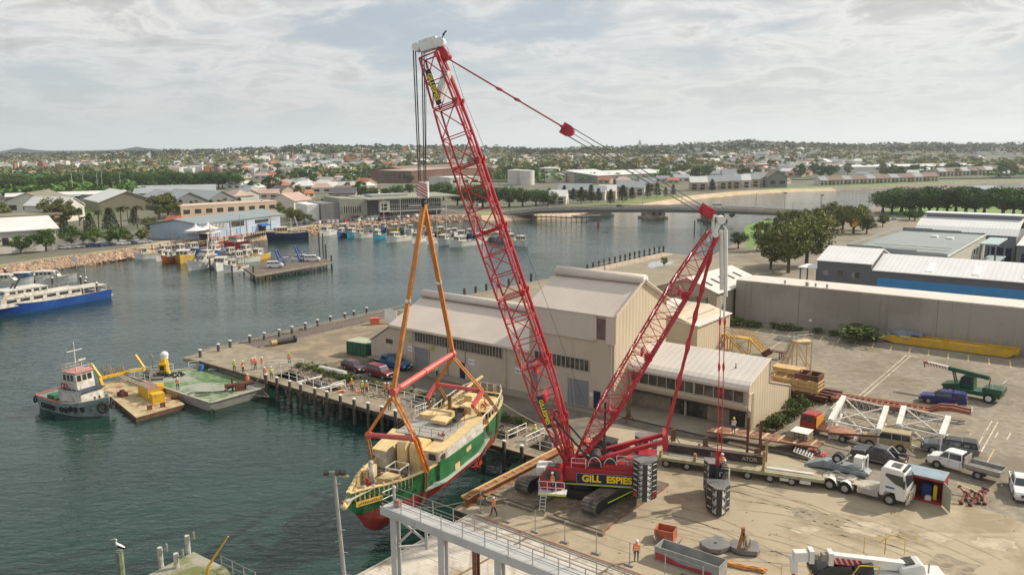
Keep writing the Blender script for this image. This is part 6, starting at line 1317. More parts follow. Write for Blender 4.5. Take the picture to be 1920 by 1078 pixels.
mb.B('boom_stripe',m_stp,bo,world=0);mb=MB();c=b3+V3((-.05,0,-1.4));mb.tube(c,c-V3((0,0,.5)),.12,7);mb.sph(c-V3((0,0,.6)),.16,7,5);mb.B('hook_block',m_stp,T,0)
c=TB(1706,1066,Yb);mb=MB();mb.box((c.x,c.y,c.z),(1.8,1.6,1.2),0,tilt=Matrix.Rotation(.25,3,'Y'));cw=mb.B('engine_cover',mwc,T,world=0,bevel=.25);mb=MB();mb.box((c.x+.2,c.y,c.z+.62),(.7,1.0,.1),0,tilt=Matrix.Rotation(.25,3,'Y'));mb.B('vent',m_glass,cw,world=0)
mb=MB();mb.rail([(.5,-1.3,2.0),(-1.0,-1.3,2.0),(-2.4,-1.3,2.0)],1.2,.035,1,1.2);mb.path([(2.2,1.2,1.2),(1.6,1.25,2.3),(.2,1.25,2.3),(.2,1.25,1.2)],.045,6);mb.path([(-.5,-1.2,2.9),(-1.2,-1.2,3.5),(-3.0,-1.2,3.6),(-3.3,-1.2,3.0)],.035,5);mb.B('yellow_rail',mat('rail_yellow',(.62,.42,.05),.5),T,0)
mb=MB();
for k in (0,.45): mb.tube((5.4,.9-k*0,.2+0),(4.8,.9,1.6),.03,4) if k==0 else mb.tube((5.4,1.35,.2),(4.8,1.35,1.6),.03,4)
for i in range(5): f=i/5;mb.tube((5.4-.6*f,.9,.2+1.4*f),(5.4-.6*f,1.35,.2+1.4*f),.025,4)
mb.B('step_ladder',MT['rail_yellow'],T,0);mb=MB();mb.tube((c.x-1.1,c.y+.5,c.z),(c.x-1.1,c.y+.5,c.z+.8),.06,6);mb.box((c.x-.4,c.y-1.2,c.z-.8),(.9,.7,.8));each(mb,'deck_fitting',mat('fitting_tan',(.4,.36,.28),.7),T,0)
# -- yard objects
m_yst=mat('yellow_steel',(.64,.38,.03),.6,.15,1,c2=(.40,.2,.05),th=.6,s2=1);m_tan=mat('tan_steel',(.62,.43,.22),.65,.12,1.2);m_brown=mat('brown_steel',(.15,.05,.028),.75,.25,1.5,c2=(.08,.035,.02),th=.52,s2=1)
m_crate=mat('crate_timber',(.52,.34,.15),.8,.15,1.5);m_redbr=mat('red_brown_trailer',(.28,.10,.055),.75,.2,1,c2=(.2,.11,.07),s2=1)
def stair(name,base,yaw,rise,run,w,m,label,top=1.5,rail=m_galv,cat='stair platform',legs=True,rails=True):
 T=thing(name,base,label,cat,yaw);
 for s in (-1,1): mb=MB();mb.bar((0,s*w/2,0),(run,s*w/2,rise),.08,.22);mb.B('stringer',m,T,0)
 n=max(4,int(rise/.24));mb=MB()
 for i in range(n): f=(i+.6)/n;mb.box((run*f,0,rise*f),(.26,w-.08,.05))
 mb.B('treads',m,T,0)
 if top: mb=MB();mb.bb(run,run+top,-w/2-.1,w/2+.1,rise-.15,rise);mb.B('platform',m,T,0)
 if legs and top:
  for x in (run+.1,run+top-.1):
   for s in (-1,1): mb=MB();mb.bar((x,s*w/2,0),(x,s*w/2,rise-.15),.14);mb.B('leg',m,T,0)
  mb=MB();
  for s in (-1,1): mb.bar((run+.1,s*w/2,rise-.2),(run+top-.1,s*w/2,.4),.09)
  mb.B('brace',m,T,0)
 if rails:
  for s in (-1,1):
   mb=MB();
   for h in (.55,1.05): mb.tube((0,s*w/2,h),(run,s*w/2,rise+h),.045,4);(mb.tube((run,s*w/2,rise+h),(run+top,s*w/2,rise+h),.045,4) if top else None)
   for i in range(4): f=i/3;mb.tube((run*f,s*w/2,rise*f),(run*f,s*w/2,rise*f+1.05),.03,4)
   if top: mb.tube((run+top,s*w/2,rise),(run+top,s*w/2,rise+1.05),.03,4)
   mb.B('handrail',rail,T,0)
 return T
b=U(1462,690);pa_=U(1464,698);pb_=U(1518,699);dv=pb_-pa_;stair('stair_tower',pa_,math.atan2(dv.y,dv.x)+.25,4.6,1.9,1.3,m_tan,'tall tan steel stair tower with silver handrails behind the timber crates',top=2.4)
stair('stair_platform',W(66.6,55.9),WYAW+R(180),2.3,2.6,1.1,m_yst,'yellow steel platform with stair descending to the right, nearest the grey warehouse',top=3.2,rail=m_yst)
stair('stair_flight',W(60.2,50.8),WYAW+R(115),3.4,4.2,.9,m_tan,'loose tan stair flight leaning behind the office roof',top=0,legs=False,rails=False,cat='stair')
stair('stair_flight',W(64.2,54.0),WYAW+R(172),2.8,3.6,.8,m_yst,'yellow stair flight with brown landing left of the yellow platform',top=1.0,rail=m_galv,cat='stair')
stair('stair_flight',W(56.5,50.5),WYAW+R(150),2.6,2.2,.9,m_yst,'steep yellow stair flight against the annex wall',top=0,legs=False,rails=False,cat='stair')
T=thing('brown_trestle',W(68.8,55),'low brown steel trestle table at the foot of the yellow platform','trestle',WYAW);mb=MB();mb.bb(-1.1,1.1,-.5,.5,1.0,1.15);mb.bar((-1.1,0,1.05),(-2.4,0,.1),.16,.9);mb.B('top',m_brown,T,0)
for x in (.4,1.0):
 for s in (-.45,.45): mb=MB();mb.bar((x,s,0),(x,s,1.0),.14);mb.B('leg',m_brown,T,0)
T=thing('angle_steelwork',W(55.2,49),'open yellow steel angle frame against the annex wall','steel frame',WYAW);mb=MB();mb.bar((0,0,0),(1.9,0,1.9),.35,.3);mb.bar((1.9,0,1.9),(1.9,0,3.5),.25);mb.bar((0,0,0),(-.9,.3,1.6),.12);mb.bar((.4,0,3.5),(3.2,0,3.7),.12);mb.B('angle_bars',m_yst,T,0)
T=thing('crate_stack',W(77.5,38.2),'stack of pale timber crates on dark steel beams behind the office','crate stack',WYAW)
for k in range(3):
 mb=MB();z=.95+k*.5
 for y in (-1.15,-.4,.4,1.15): mb.bb(-3.1,3.0,y-.06,y+.06,z,z+.3)
 for x in (-3.1,-1.6,0,1.6,2.9): mb.bb(x,x+.14,-1.2,1.2,z+.3,z+.44)
 for s in (-1.2,1.2): mb.bb(-3.1,3.05,s-.05,s+.05,z+.06,z+.42)
 mb.B('crate_layer',m_crate,T,0)
mb=MB();
for x in (-2.9,-.2,2.2): mb.bb(x,x+.25,-1.34,-1.26,.9,2.6)
mb.B('batten',m_crate,T,0)
T=thing('brown_steel_box',W(78.9,38.4,2.5),'dark brown open steel box with divider on top of the timber crates','steel box',WYAW)
mb=MB();
for a in ((-1.5,1.5,-1.2,-1.05),(-1.5,1.5,1.05,1.2),(-1.5,-1.35,-1.05,1.05),(1.35,1.5,-1.05,1.05),(-.1,.05,-1.05,1.05)): mb.bb(*a,0,.7)
mb.B('box',m_brown,T,0)
T=thing('tan_crate',W(75.7,40,2.5),'pale plywood crate platform at the foot of the stair tower','crate',WYAW);mb=MB();mb.bb(-1.9,1.9,-.9,.9,0,.5);mb.bb(-2,2,-1,1,.5,.62);mb.B('crate',m_crate,T,0)
for i in range(4):
 o=WD*0;mb=MB();s0=76.2+i*.25;t=36.4+i*1.25
 Wb(mb,s0,s0+5.6,t,t+.5,.02,.08);Wb(mb,s0,s0+5.6,t+.2,t+.3,.08,.4);Wb(mb,s0,s0+5.6,t,t+.5,.4,.46);Wb(mb,s0,s0+5.6,t,t+.5,.47,.53);Wb(mb,s0,s0+5.6,t+.2,t+.3,.53,.8);Wb(mb,s0,s0+5.6,t,t+.5,.8,.9);mb.B('steel_beam_pair',m_brown,label=f'dark brown double steel beam under the timber crates, {ORD[i]} from the camera',cat='steel beam',group='steel beams under the crates')
for i,(u,v) in enumerate(((1450,633),(1475,637),(1497,634))):
 pass
T=thing('steel_bundle',U(1485,642),'low bundle of steel bars lying by the grey warehouse wall','steel bundle',WYAW);mb=MB()
for k in range(5): mb.bar((-3,k*.35,.3+.05*k),(3,k*.35,.35+.04*k),.1)
mb.bb(-2.5,-2.3,-.1,1.6,0,.3);mb.bb(2.3,2.5,-.1,1.6,0,.3);mb.B('bars',m_galv,T,0)
T=thing('yellow_pontoon',W(88.6,77.2),'long flat yellow steel pontoon with a tarpaulin at one end against the grey warehouse','pontoon',WYAW)
mb=MB();H_=[(-10,.6),(-9.9,1.3),(9.3,1.3),(9.5,1.1),(8.0,.1),(-8.2,.1)]
for y0,y1 in ((-1.4,-1.1),(1.1,1.4)): mb.loft([[(x,y,z) for x,z in H_] for y in (y0,y1)])
mb.loft([[(-9.9,-1.1,.3),(-9.9,1.1,.3),(-9.9,1.1,1.0),(-9.9,-1.1,1.0)],[(-9.7,-1.1,.3),(-9.7,1.1,.3),(-9.7,1.1,1.0),(-9.7,-1.1,1.0)]]);mb.bb(-8.4,8.4,-1.1,1.1,.12,.4);mb.bb(9.0,9.3,-1.1,1.1,.5,1.0)
mb.B('hull',mat('pontoon_yellow',(.55,.33,.02),.55,.1,.6,c2=(.45,.30,.12),th=.62,s2=.5),T,0)
mb=MB();mb.bb(-.2,8.8,.3,.55,.4,.75);mb.bb(0,8.5,-.6,-.35,.4,.7);mb.bb(-9,-1,-1.35,-1.1,1.3,1.4);mb.bb(0,5,-1.35,-1.1,1.3,1.38);each(mb,'beam',mat('pale_yellow_beam',(.7,.5,.16),.6),T,0)
mb=MB();
for i in range(8): mb.tube((-4.8+i*1.9,1.35,1.3),(-4.8+i*1.9,1.35,2.5),.045,5)
each(mb,'stanchion',m_yst,T,0)
rnd=random.Random(3);mb=MB();g=9
vs=[];
for i in range(g+1):
 for j in range(5): x=-9.6+i*.62;y=-1.5+j*.75;vs.append((x,y,1.35+.75*math.sin(min(1,i/6)*PI*.6)*(1-.5*abs(j-2)/2)+rnd.uniform(-.13,.13)-(.7 if j==0 and 3<i<7 else 0)))
mb.add(vs,[(i*5+j,(i+1)*5+j,(i+1)*5+j+1,i*5+j+1) for i in range(g) for j in range(4)]);tpn=mb.B('tarpaulin',mat('blue_grey_tarp',(.15,.17,.21),.55,.3,1.5,c2=(.5,.5,.5),th=.66,s2=1.2),T,0);sd_=tpn.modifiers.new('s','SOLIDIFY');sd_.thickness=.03
a=U(1560,752);b=U(1822,790);T=thing('low_loader',(a+b)/2,'long red brown low loader trailer with raised gooseneck in the middle of the yard','trailer',math.atan2((b-a).y,(b-a).x));h=(b-a).length/2
mb=MB();
for y in (-1.1,-.5,.5,1.1): mb.bb(-h,h*.42,y-.14,y+.14,.55,.85)
for i in range(16): x=-h+.5+i*(h*1.35/16);mb.bb(x,x+.22,-1.1,1.1,.6,.8)
for y in (-.6,.6): mb.loft([[(x,y-.14,z0),(x,y+.14,z0),(x,y+.14,z1),(x,y-.14,z1)] for x,z0,z1 in ((h*.42,.5,.9),(h*.56,.9,1.5),(h*.72,1.1,1.6),(h*.98,.95,1.35))])
mb.bb(h*.6,h*.95,-.6,.6,1.1,1.2);mb.B('frame',m_redbr,T,0);mb=MB();mb.bb(h*.98,h*.985+.1,-.75,-.3,.8,1.5);mb.bb(h*.98,h*.985+.1,.3,.75,.8,1.5);each(mb,'end_plate',m_cwhite,T,0)
wheels(T,(-h*.6,-h*.5,-h*.4),1.0,.38,.3)
mb=MB();a=U(1676,778,1.3);b=U(1795,792,1.0);mb.tube(a,b,.17,8);mb.B('grey_pipe',mat('pipe_grey',(.28,.30,.30),.5),label='long grey pipe lying in front of the red brown low loader',cat='pipe')
m_lw=mat('lattice_white',(.62,.60,.55),.55,.12,1,c2=(.40,.33,.26),th=.62,s2=1.2)
def boomframe(corner_px,label):
 P=[U(u,v) for u,v in corner_px];c=sum(P,V3())/4;T=thing('lattice_section',c,label,'crane section');H_=2.1;up=V3((0,0,H_))
 for i,j in ((0,3),(1,2)):
  mb=MB();a,b=P[i],P[j];mb.bar(a+up*.98,b+up*.98,.55,.45);mb.bar(a,b,.3,.3);mb.B('chord',m_lw,T);mb=MB()
  for k in range(4): mb.bar(a.lerp(b,k/3)+up*.0,a.lerp(b,k/3)+up*.95,.2)
  for k in range(3): mb.bar(a.lerp(b,k/3),a.lerp(b,(k+1)/3)+up*.95,.09)
  mb.B('side_lacing',m_lw,T)
 mb=MB()
 for z in (0.1,.98):
  for f in (0,1): mb.bar(P[0].lerp(P[3],f)+up*z,P[1].lerp(P[2],f)+up*z,.16)
  mb.bar(P[0]+up*z,P[2]+up*z,.1);mb.bar(P[3]+up*z,P[1]+up*z,.1)
 n=7
 for i in range(n):
  p=P[3].lerp(P[2],i/n);q=P[3].lerp(P[2],(i+1)/n);mb.tube(p,q+up*.95,.03,4);mb.tube(p+up*.95,q,.03,4)
 mb.B('cross_bracing',m_lw,T);return T
boomframe([(1555,822),(1645,842),(1660,795),(1580,775)],'white steel lattice crane section behind the red flatbed truck')
boomframe([(1682,832),(1762,852),(1775,815),(1692,795)],'white steel lattice crane section behind the khaki off road wagon')
mb=MB();mb.bar(U(1552,812,2.0),U(1650,818,2.2),.16,.22);mb.B('brown_bar',m_brown,label='dark brown bar lying across the nearest white lattice section',cat='steel bar')
mb=MB();
for k in range(4): mb.bar(U(1547,790,.4)+V3((0,k*.3,.12*k)),U(1582,756,.4)+V3((0,k*.3,.12*k)),.09)
mb.B('bars',mat('pale_bar',(.55,.50,.42),.6),thing('bar_bundle',U(1562,775),'bundle of pale bars leaning by the nearest lattice section','bar bundle'))
T=thing('pallet_stack',U(1502,838),'square stack of grey timber sleepers with a white sheet on top','timber stack',WYAW);mb=MB()
for k in range(9):
 for y in (-.7,-.25,.25,.7): mb.box((0,y,.12+k*.2) if k%2 else (y,0,.12+k*.2),(1.9,.3,.17) if k%2 else (.3,1.9,.17))
mb.B('sleepers',mat('grey_sleeper',(.30,.24,.16),.85,.2,2),T,0);mb=MB();mb.bb(-.95,.95,-.95,.95,1.86,1.92);mb.B('sheet',m_cwhite,T,0)
T=thing('chain_pallet',U(1532,850),'orange pallet heaped with chains beside the sleeper stack','pallet',WYAW);mb=MB();mb.bb(-.9,.9,-.7,.7,0,.15);mb.B('pallet',m_spr,T,0);mb=MB();rnd=random.Random(9)
for _ in range(40): a=V3((rnd.uniform(-.7,.7),rnd.uniform(-.5,.5),.2+rnd.uniform(0,.15)));mb.tube(a,a+V3((rnd.uniform(-.3,.3),rnd.uniform(-.3,.3),rnd.uniform(-.03,.08))),.05,4)
mb.B('chains',mat('chain_grey',(.30,.27,.24),.6),T,0)
a=U(1325,808,1.1);b=U(1535,838,1.1);T=thing('rusty_flat_trailer',(U(1325,812)+U(1535,850))/2,'rusty flat steel platform trailer in front of the office end','trailer');
ws=WN*2.2;mb=MB();mb.loft([[p,p+ws,p+ws-V3((0,0,.18)),p-V3((0,0,.18))] for p in (a,b)]);mb.B('deck',mat('rust_deck',(.20,.085,.045),.85,.25,1,c2=(.30,.19,.12),th=.55,s2=1),T)
mb=MB()
for i in range(7): p=a.lerp(b,(i+.5)/7)+V3((0,0,.02));mb.bar(p,p+ws,.3 if i%2 else .18,.06)
each(mb,'cross_plank',mat('pale_plank',(.48,.36,.22),.8,.2,2),T)
for f in (.12,.5,.85):
 mb=MB();p=a.lerp(b,f)-V3((0,0,.18));mb.bar(p,p-V3((0,0,.9)),.18);mb.bar(p+ws,p+ws-V3((0,0,.9)),.18);each(mb,'trestle_leg',m_brown,T)
for i,(u,v,tv) in enumerate(((1400,862,782),(1424,852,789) )):
 p=U(u,v);hgt=HT(p,tv);mb=MB();mb.bar(p,p+V3((0,0,hgt)),.22);mb.bar(p+V3((-.7,0,0)),p+V3((0,0,1.0)),.08);mb.bar(p+V3((.7,0,0)),p+V3((0,0,1.0)),.08);mb.B('steel_post',m_brown,label=f'tall brown upright steel post behind the heavy trailer, {"left" if i==0 else "right"} of two',cat='steel post')
for i,(u,v) in enumerate(((1262,832),(1322,848),(1418,870),(1178,790))):
 p=U(u,v);T=thing('drill_stand',p,['rusty timber bundle on a tripod stand left of the ballast tray ropes','rusty tripod stand behind the heavy trailer, nearest the ballast tray','rusty tripod stand beside the two brown posts','tall dark pile driving post behind the red mast foot'][i],'stand');mb=MB()
 for a_ in range(3): mb.tube(p+V3((.8*math.cos(a_*2.1),.8*math.sin(a_*2.1),0)),p+V3((0,0,1.2)),.05,5)
 mb.B('tripod',m_brown,T);mb=MB();
 for k in (-.18,0,.18): mb.bar(p+V3((k,0,.3)),p+V3((k*1.1,k*.3,1.7 if i<3 else 5.5-abs(k)*12)),.15)
 mb.B('post_bundle',mat('bundle_brown',(.16,.09,.05),.85,.3,2),T)
T=thing('aluminium_ladder',U(1512,855),'short silver ladder section lying on trestles by the road edge','ladder');a=U(1488,846,.5);b=U(1520,858,.5);mb=MB();mb.bar(a,b,.08);mb.bar(a+WN*.7,b+WN*.7,.08)
for i in range(7): p=a.lerp(b,i/6);mb.bar(p,p+WN*.7+V3((0,0,.25)),.1)
mb.B('ladder',m_cwhite,T)
mb=MB();mb.bar(U(1366,829,.15),U(1425,843,.15),.6,.1);mb.B('timber_plank',mat('pale_plank',(.48,.36,.22)),label='long pale timber plank lying beside the kerb behind the heavy trailer',cat='plank')
mb=MB();mb.bar(U(1522,862,.5),U(1560,882,.7),.35,.3);mb.bar(U(1548,872,.3),U(1600,886,.6),.2,.2);mb.B('drill_rod',m_yst,label='yellow and grey rig arm lying beside the dolly',cat='rig arm')
T=thing('red_container',W(97.4,14.35),'small red shipping container with its door open showing tools inside','container',WYAW);m_rc=mat('container_red',(.30,.03,.03),.55,.15,1);l=1.75
mb=MB();mb.bb(-l,l,1.15,1.2,.1,2.35);mb.bb(-l,-l+.06,-1.2,1.15,.1,2.35);mb.bb(l-.06,l,-1.2,1.15,.1,2.35);mb.bb(-l,l,-1.2,1.15,.05,.1);mb.bb(-l,l,-1.25,-1.19,0,.2);mb.bb(-l,l,-1.25,-1.19,2.15,2.35);mb.B('walls',m_rc,T,0)
mb=MB();mb.bb(-l-.03,l+.03,-1.27,1.22,2.35,2.42);mb.B('roof',mat('blue_grey_roof',(.24,.31,.36),.5,.15,1),T,0)
for x,an in ((l,R(-58)),(-l,R(-95))):
 mb=MB();mb.loft([[V3((x,-1.22,z))+Matrix.Rotation(an,3,'Z')@V3((dx,dy,0)) for dx,dy in ((0,0),(1.6,0),(1.6,.05),(0,.05))] for z in (.12,2.25)]);mb.B('door',mat('door_sage',(.40,.42,.33),.6,.1,1),T,0)
for i,(x,y,z,d_,c,nm,lb) in enumerate(((-1.25,-.7,.1,(.35,.4,1.15),m_cwhite,'gas_bottle','white upright gas cabinet in the red container, nearest its left wall'),(-.8,-.75,.1,(.35,.4,1.1),m_cwhite,'gas_bottle','white upright gas cabinet in the red container, right of its twin'),(.2,.3,.1,(.8,.7,1.1),mat('bin_blue',(.03,.08,.25),.5),'storage_bin','blue bin at the back of the red container'),(1.0,-.3,.1,(.3,.3,1.3),m_yell,'tool_stand','yellow tool stand in the right half of the red container'),(.55,-.9,.1,(.5,.4,.4),m_cwhite,'tool_box','low white tool box on the container sill'))):
 mb=MB();p=T.matrix_basis@V3((x,y,z));mb.box(p+V3((0,0,d_[2]/2)),d_,WYAW);mb.box(p+V3((0,0,d_[2]+.04)),(d_[0]*.7,d_[1]*.7,.08),WYAW);mb.B(nm,c,label=lb,cat=nm.replace('_',' '))
g='pink red jack stands heaped beside the container';m_pk=mat('faded_pink_red',(.50,.20,.16),.7,.15,2);rnd=random.Random(8);c=W(99.9,12.6)
ptsj=[(1802,945),(1810,938),(1818,948),(1826,936),(1812,930),(1835,945),(1842,938),(1831,928),(1822,941),(1846,946)]
for i,(u,v) in enumerate(ptsj):
 p=U(u,v);T=thing('jack_stand',p,f'pink red screw jack in the heap beside the container, {ORD[sorted(q[0] for q in ptsj).index(u)]} from the left' ,'jack stand',group=g);a=rnd.uniform(0,PI) ;tl=rnd.uniform(.3,.8);d=V3((math.cos(a)*.75,math.sin(a)*.75,tl));mb=MB();mb.tube(p+V3((0,0,.12)),p+V3((0,0,.15))+d,.1,7);mb.B('screw',m_pk,T)
 for q in (p+V3((0,0,.12)),p+V3((0,0,.15))+d): mb=MB();dd=d.normalized()*.06;mb.tube(q-dd,q+dd,.2,8);mb.B('plate',m_brown,T)
T=thing('red_skip_bin',U(1248,1010),'small open red steel skip bin on the apron','skip bin',WYAW+.2);mb=MB()
for a in ((-.8,.8,-.65,-.58),(-.8,.8,.58,.65),(-.8,-.73,-.58,.58),(.73,.8,-.58,.58)): mb.bb(*a,.1,1.0)
mb.bb(-.8,.8,-.65,.65,.02,.1);mb.B('bin',mat('skip_red',(.40,.11,.06),.7,.2,2),T,0);
T=thing('grey_scoop',U(1252,1021),'tipped grey steel scoop in front of the red skip bin','scoop',WYAW+.1);mb=MB();mb.loft([[(-.8,y,.0),(.8,y,.05),(1.1,y,.7),(1.02,y,.72),(.74,y,.1),(-.7,y,.08),(-1.1,y,.7),(-1.16,y,.66)] for y in (-.5,.5)]);mb.B('scoop',mat('scoop_grey',(.20,.18,.15),.8,.2,2),T,0)
T=thing('long_steel_bin',W(85.9,-10.4),'long open grey bin with faded red side and sprayed lettering in the foreground','bin',WYAW);mb=MB();h=2.7
for a in ((-h,h,-.75,-.68),(-h,h,.68,.75),(-h,-h+.07,-.68,.68),(h-.07,h,-.68,.68)): mb.bb(*a,.05,1.15)
mb.bb(-h,h,-.75,.75,.01,.06);mb.B('bin',mat('bin_grey',(.27,.27,.26),.7,.15,1),T,0);mb=MB();mb.add([(-2.6,-.765,.1),(2.5,-.765,.1),(2.0,-.765,.5),(-.3,-.765,.35),(-2.6,-.765,.75)],[(0,1,2,3,4)]);mb.B('red_patch',mat('faded_red_side',(.35,.05,.05),.7,.2,2),T,0)
def slab(p,yaw,label):
 T=thing('ballast_slab',p,label,'counterweight',yaw);mb=MB();mb.ext([(1.1,.7),(.9,1.0),(-.9,.9),(-1.2,.2),(-1.1,-.5),(-.4,-1.0),(.9,-.95),(1.15,-.4)],.12,.5);mb.B('slab',m_cwg,T,world=0,bevel=.04);mb=MB();mb.ext([(.9,.5),(-.9,.5),(-.8,-.7),(.8,-.7)],0,.12);mb.B('dunnage',m_blk,T,0);mb=MB();mb.tube((0,0,.5),(0,0,.54),.12,8);mb.B('lifting_socket',m_blk,T,0);return T
slab(U(1341,1028),.5,'grey ballast slab lying flat on the apron, left of the pair');slab(U(1396,1032),-.2,'grey ballast slab under a brown swivel stand, right of the pair')
T=thing('swivel_stand',U(1392,1030,.5),'rusty brown swivel stand with rope loops on the right ballast slab','stand');p=U(1392,1028,.5);mb=MB();mb.bar(p+V3((-.3,0,0)),p+V3((0,0,1.5)),.22,.2);mb.bar(p+V3((.3,0,0)),p+V3((0,0,1.5)),.22,.2);mb.tube(p+V3((0,0,1.4)),p+V3((0,0,1.8)),.16,8);mb.B('stand',m_rust,T)
mb=MB()
for k in range(5):
 for a in range(10): mb.tube(p+V3((.35+.4*math.cos(a*.628)*.7,-.2+.1*k,.55+.5*math.sin(a*.628))),p+V3((.35+.4*math.cos((a+1)*.628)*.7,-.2+.1*k,.55+.5*math.sin((a+1)*.628))),.025,4)
mb.B('rope_loops',mat('pale_rope',(.45,.38,.27)),T)
g='orange lifting slings heaped on the apron';m_os=mat('orange_webbing',(.60,.27,.08),.85,.25,3)
for i in range(7):
 rnd=random.Random(20+i);mb=MB();pts=[];
 for k in range(9): f=k/8;p=U(1300+f*135+rnd.uniform(-3,3),1042+f*26+i*1.8,0);pts.append(p+V3((rnd.uniform(-.08,.08),rnd.uniform(-.12,.12)+.12*(i-3),.12+.07*(i%3))))
 for a,b in zip(pts[:-1],pts[1:]): mb.bar(a,b,.16,.1)
 mb.B('webbing_sling',m_os,label=f'orange webbing sling stretched on the apron, {ORD[i]} strand from the far side',cat='sling',group=g)
mb=MB();mb.rail([U(1465,1078,0),U(1490,1080,0)],.8,.04,1,.8);mb.B('folded_trestle',mat('tan_steel',(.56,.36,.17)),label='small tan tubular trestle at the bottom edge',cat='trestle')
mb=MB();mb.tube(U(600,690,.4),U(647,700,.4),.42,14);mb.B('white_pipe',mat('pipe_white',(.62,.60,.55),.6,.08,1),label='thick white pipe lying on the grass bank beside the plum wagon',cat='pipe')
T=thing('green_skip',U(680,664),'dark green covered skip container beside the shed wing','skip',WYAW+R(8));mb=MB();mb.bb(-2.0,2.0,-1.4,1.4,.1,2.2);mb.B('body',mat('skip_green',(.025,.085,.05),.6,.2,1),T,world=0,bevel=.03);mb=MB();mb.bb(-2.1,2.1,-1.5,1.5,2.2,2.32);mb.B('lid',mat('pale_green_lid',(.36,.39,.28),.7,.1,1),T,0);mb=MB();[mb.bb(-2.03+i*.55,-1.95+i*.55,-1.46,-1.4,.15,2.15) for i in range(8)];mb.B('rib',MT['skip_green'],T,0)
T=thing('capstan',U(530,645),'black cylindrical capstan drum with a brass band on the dark wharf','capstan',WYAW+R(80));mb=MB();mb.tube((-2,0,.5),(2.2,0,.5),.45,12);mb.tube((2.1,0,.55),(2.4,0,.55),.6,12);mb.B('drum',m_blk,T,0);mb=MB();mb.tube((-2.1,0,.5),(-1.1,0,.5),.47,12);mb.B('band',mat('brass',(.5,.38,.18),.4,metal=.5),T,0)
mb=MB();
for k in range(3): mb.bar(U(557+k*6,663),U(585+k*2,658),.14,.12)
each(mb,'timber',m_deckw,thing('timber_offcuts',U(570,662),'few grey timber offcuts on the dirt beside the dark wharf','timber'))
mb=MB();mb.box(U(703,608)+V3((0,0,.6)),(1.6,1.0,1.1),.3);mb.box(U(703,608)+V3((0,0,1.2)),(1.7,1.1,.1),.3);mb.B('orange_bin',mat('bin_orange',(.6,.14,.06),.6),label='orange bin on the dark wharf near its far end',cat='bin')
T=thing('white_hoarding',U(738,604),'tilted white hoarding panel at the far end of the dark wharf','hoarding');p=U(733,606);mb=MB();mb.box(p+V3((0,0,1.3)),(2.4,.1,2.4),-.2,tilt=Matrix.Rotation(-.15,3,'X'));mb.B('panel',m_white,T);mb=MB();mb.bar(p+V3((1,.3,0)),p+V3((2.6,1,1.6)),.12);mb.B('prop',m_white,T)
T=thing('scaffold_gate',U(1088,752),'grey tubular scaffold gate leaning beside the roller door','gate');mb=MB();a=W(56.2,15.5);
for k in range(4): mb.tube(a+WD*(k*.55),a+WD*(k*.55-1.2)+WN*1.0+V3((0,0,4.2)),.035,5)
mb.tube(a,a+WD*1.65,.035,5);mb.tube(a+WD*-1.2+WN+V3((0,0,4.2)),a+WD*.45+WN+V3((0,0,4.2)),.035,5);mb.B('tubes',m_galv,T)
mb=MB();rnd=random.Random(31)
for _ in range(60): a=W(33.5+rnd.uniform(-1.6,1.6),4.2+rnd.uniform(-.8,.8),.2);mb.tube(a,a+V3((rnd.uniform(-.6,.6),rnd.uniform(-.4,.4),rnd.uniform(0,.25))),.05,4)
mb.B('rope_heap',mat('pale_rope',(.45,.38,.27)),label='heap of pale tangled rope on the wharf platform behind the workers',cat='rope')
for i,(s,t) in enumerate(((30.6,4.2),(28.6,2.8))): mb=MB();mb.tube(W(s,t,.14),W(s,t,.26),.5,9,r2=.42);mb.tube(W(s+.3,t+.1,.26),W(s+.3,t+.1,.36),.3,8,r2=.24);mb.B('orange_net',mat('net_orange',(.7,.2,.07),.9,.2,3),label=['orange folded net on the wharf platform by its left rail','orange folded net at the platform corner nearest the walkway rail'][i],cat='net')
T=thing('dark_machinery',W(67.5,6.5),'dark generator and timber pallets stored behind the crane boom foot','generator',WYAW);mb=MB();mb.bb(-1,1.4,-.7,.7,.2,1.2);mb.bb(2.0,3.2,-.5,.8,0,.7);mb.bb(-1.1,1.5,-.8,.8,1.2,1.3);mb.B('housing',m_blk,T,world=0,bevel=.05);mb=MB();mb.bb(3.6,6.2,-.7,.9,.0,.5);mb.bb(3.8,6.0,-.5,.7,.5,.7);mb.B('pallet',m_brown,T,0);mb=MB();mb.bb(-2.6,-1.4,-.4,.5,.0,.5);mb.B('red_drum_rack',m_spr,T,0)
mb=MB();rnd=random.Random(71)
for _ in range(900):
 s_=rnd.uniform(66,112);t_=rnd.uniform(-13,76);
 if 62<s_<82 and 20<t_<40: continue
 if noise.noise(V3((s_*.15,t_*.15,5)))<-.05: continue
 p=W(s_,t_,.03);leaf0=rnd.uniform(.02,.07);mb.box(p,(leaf0*2,leaf0*1.4,leaf0),rnd.uniform(0,3))
mb.B('yard_litter',mat('litter',(.33,.28,.21),.9,.4,9),kind='stuff')
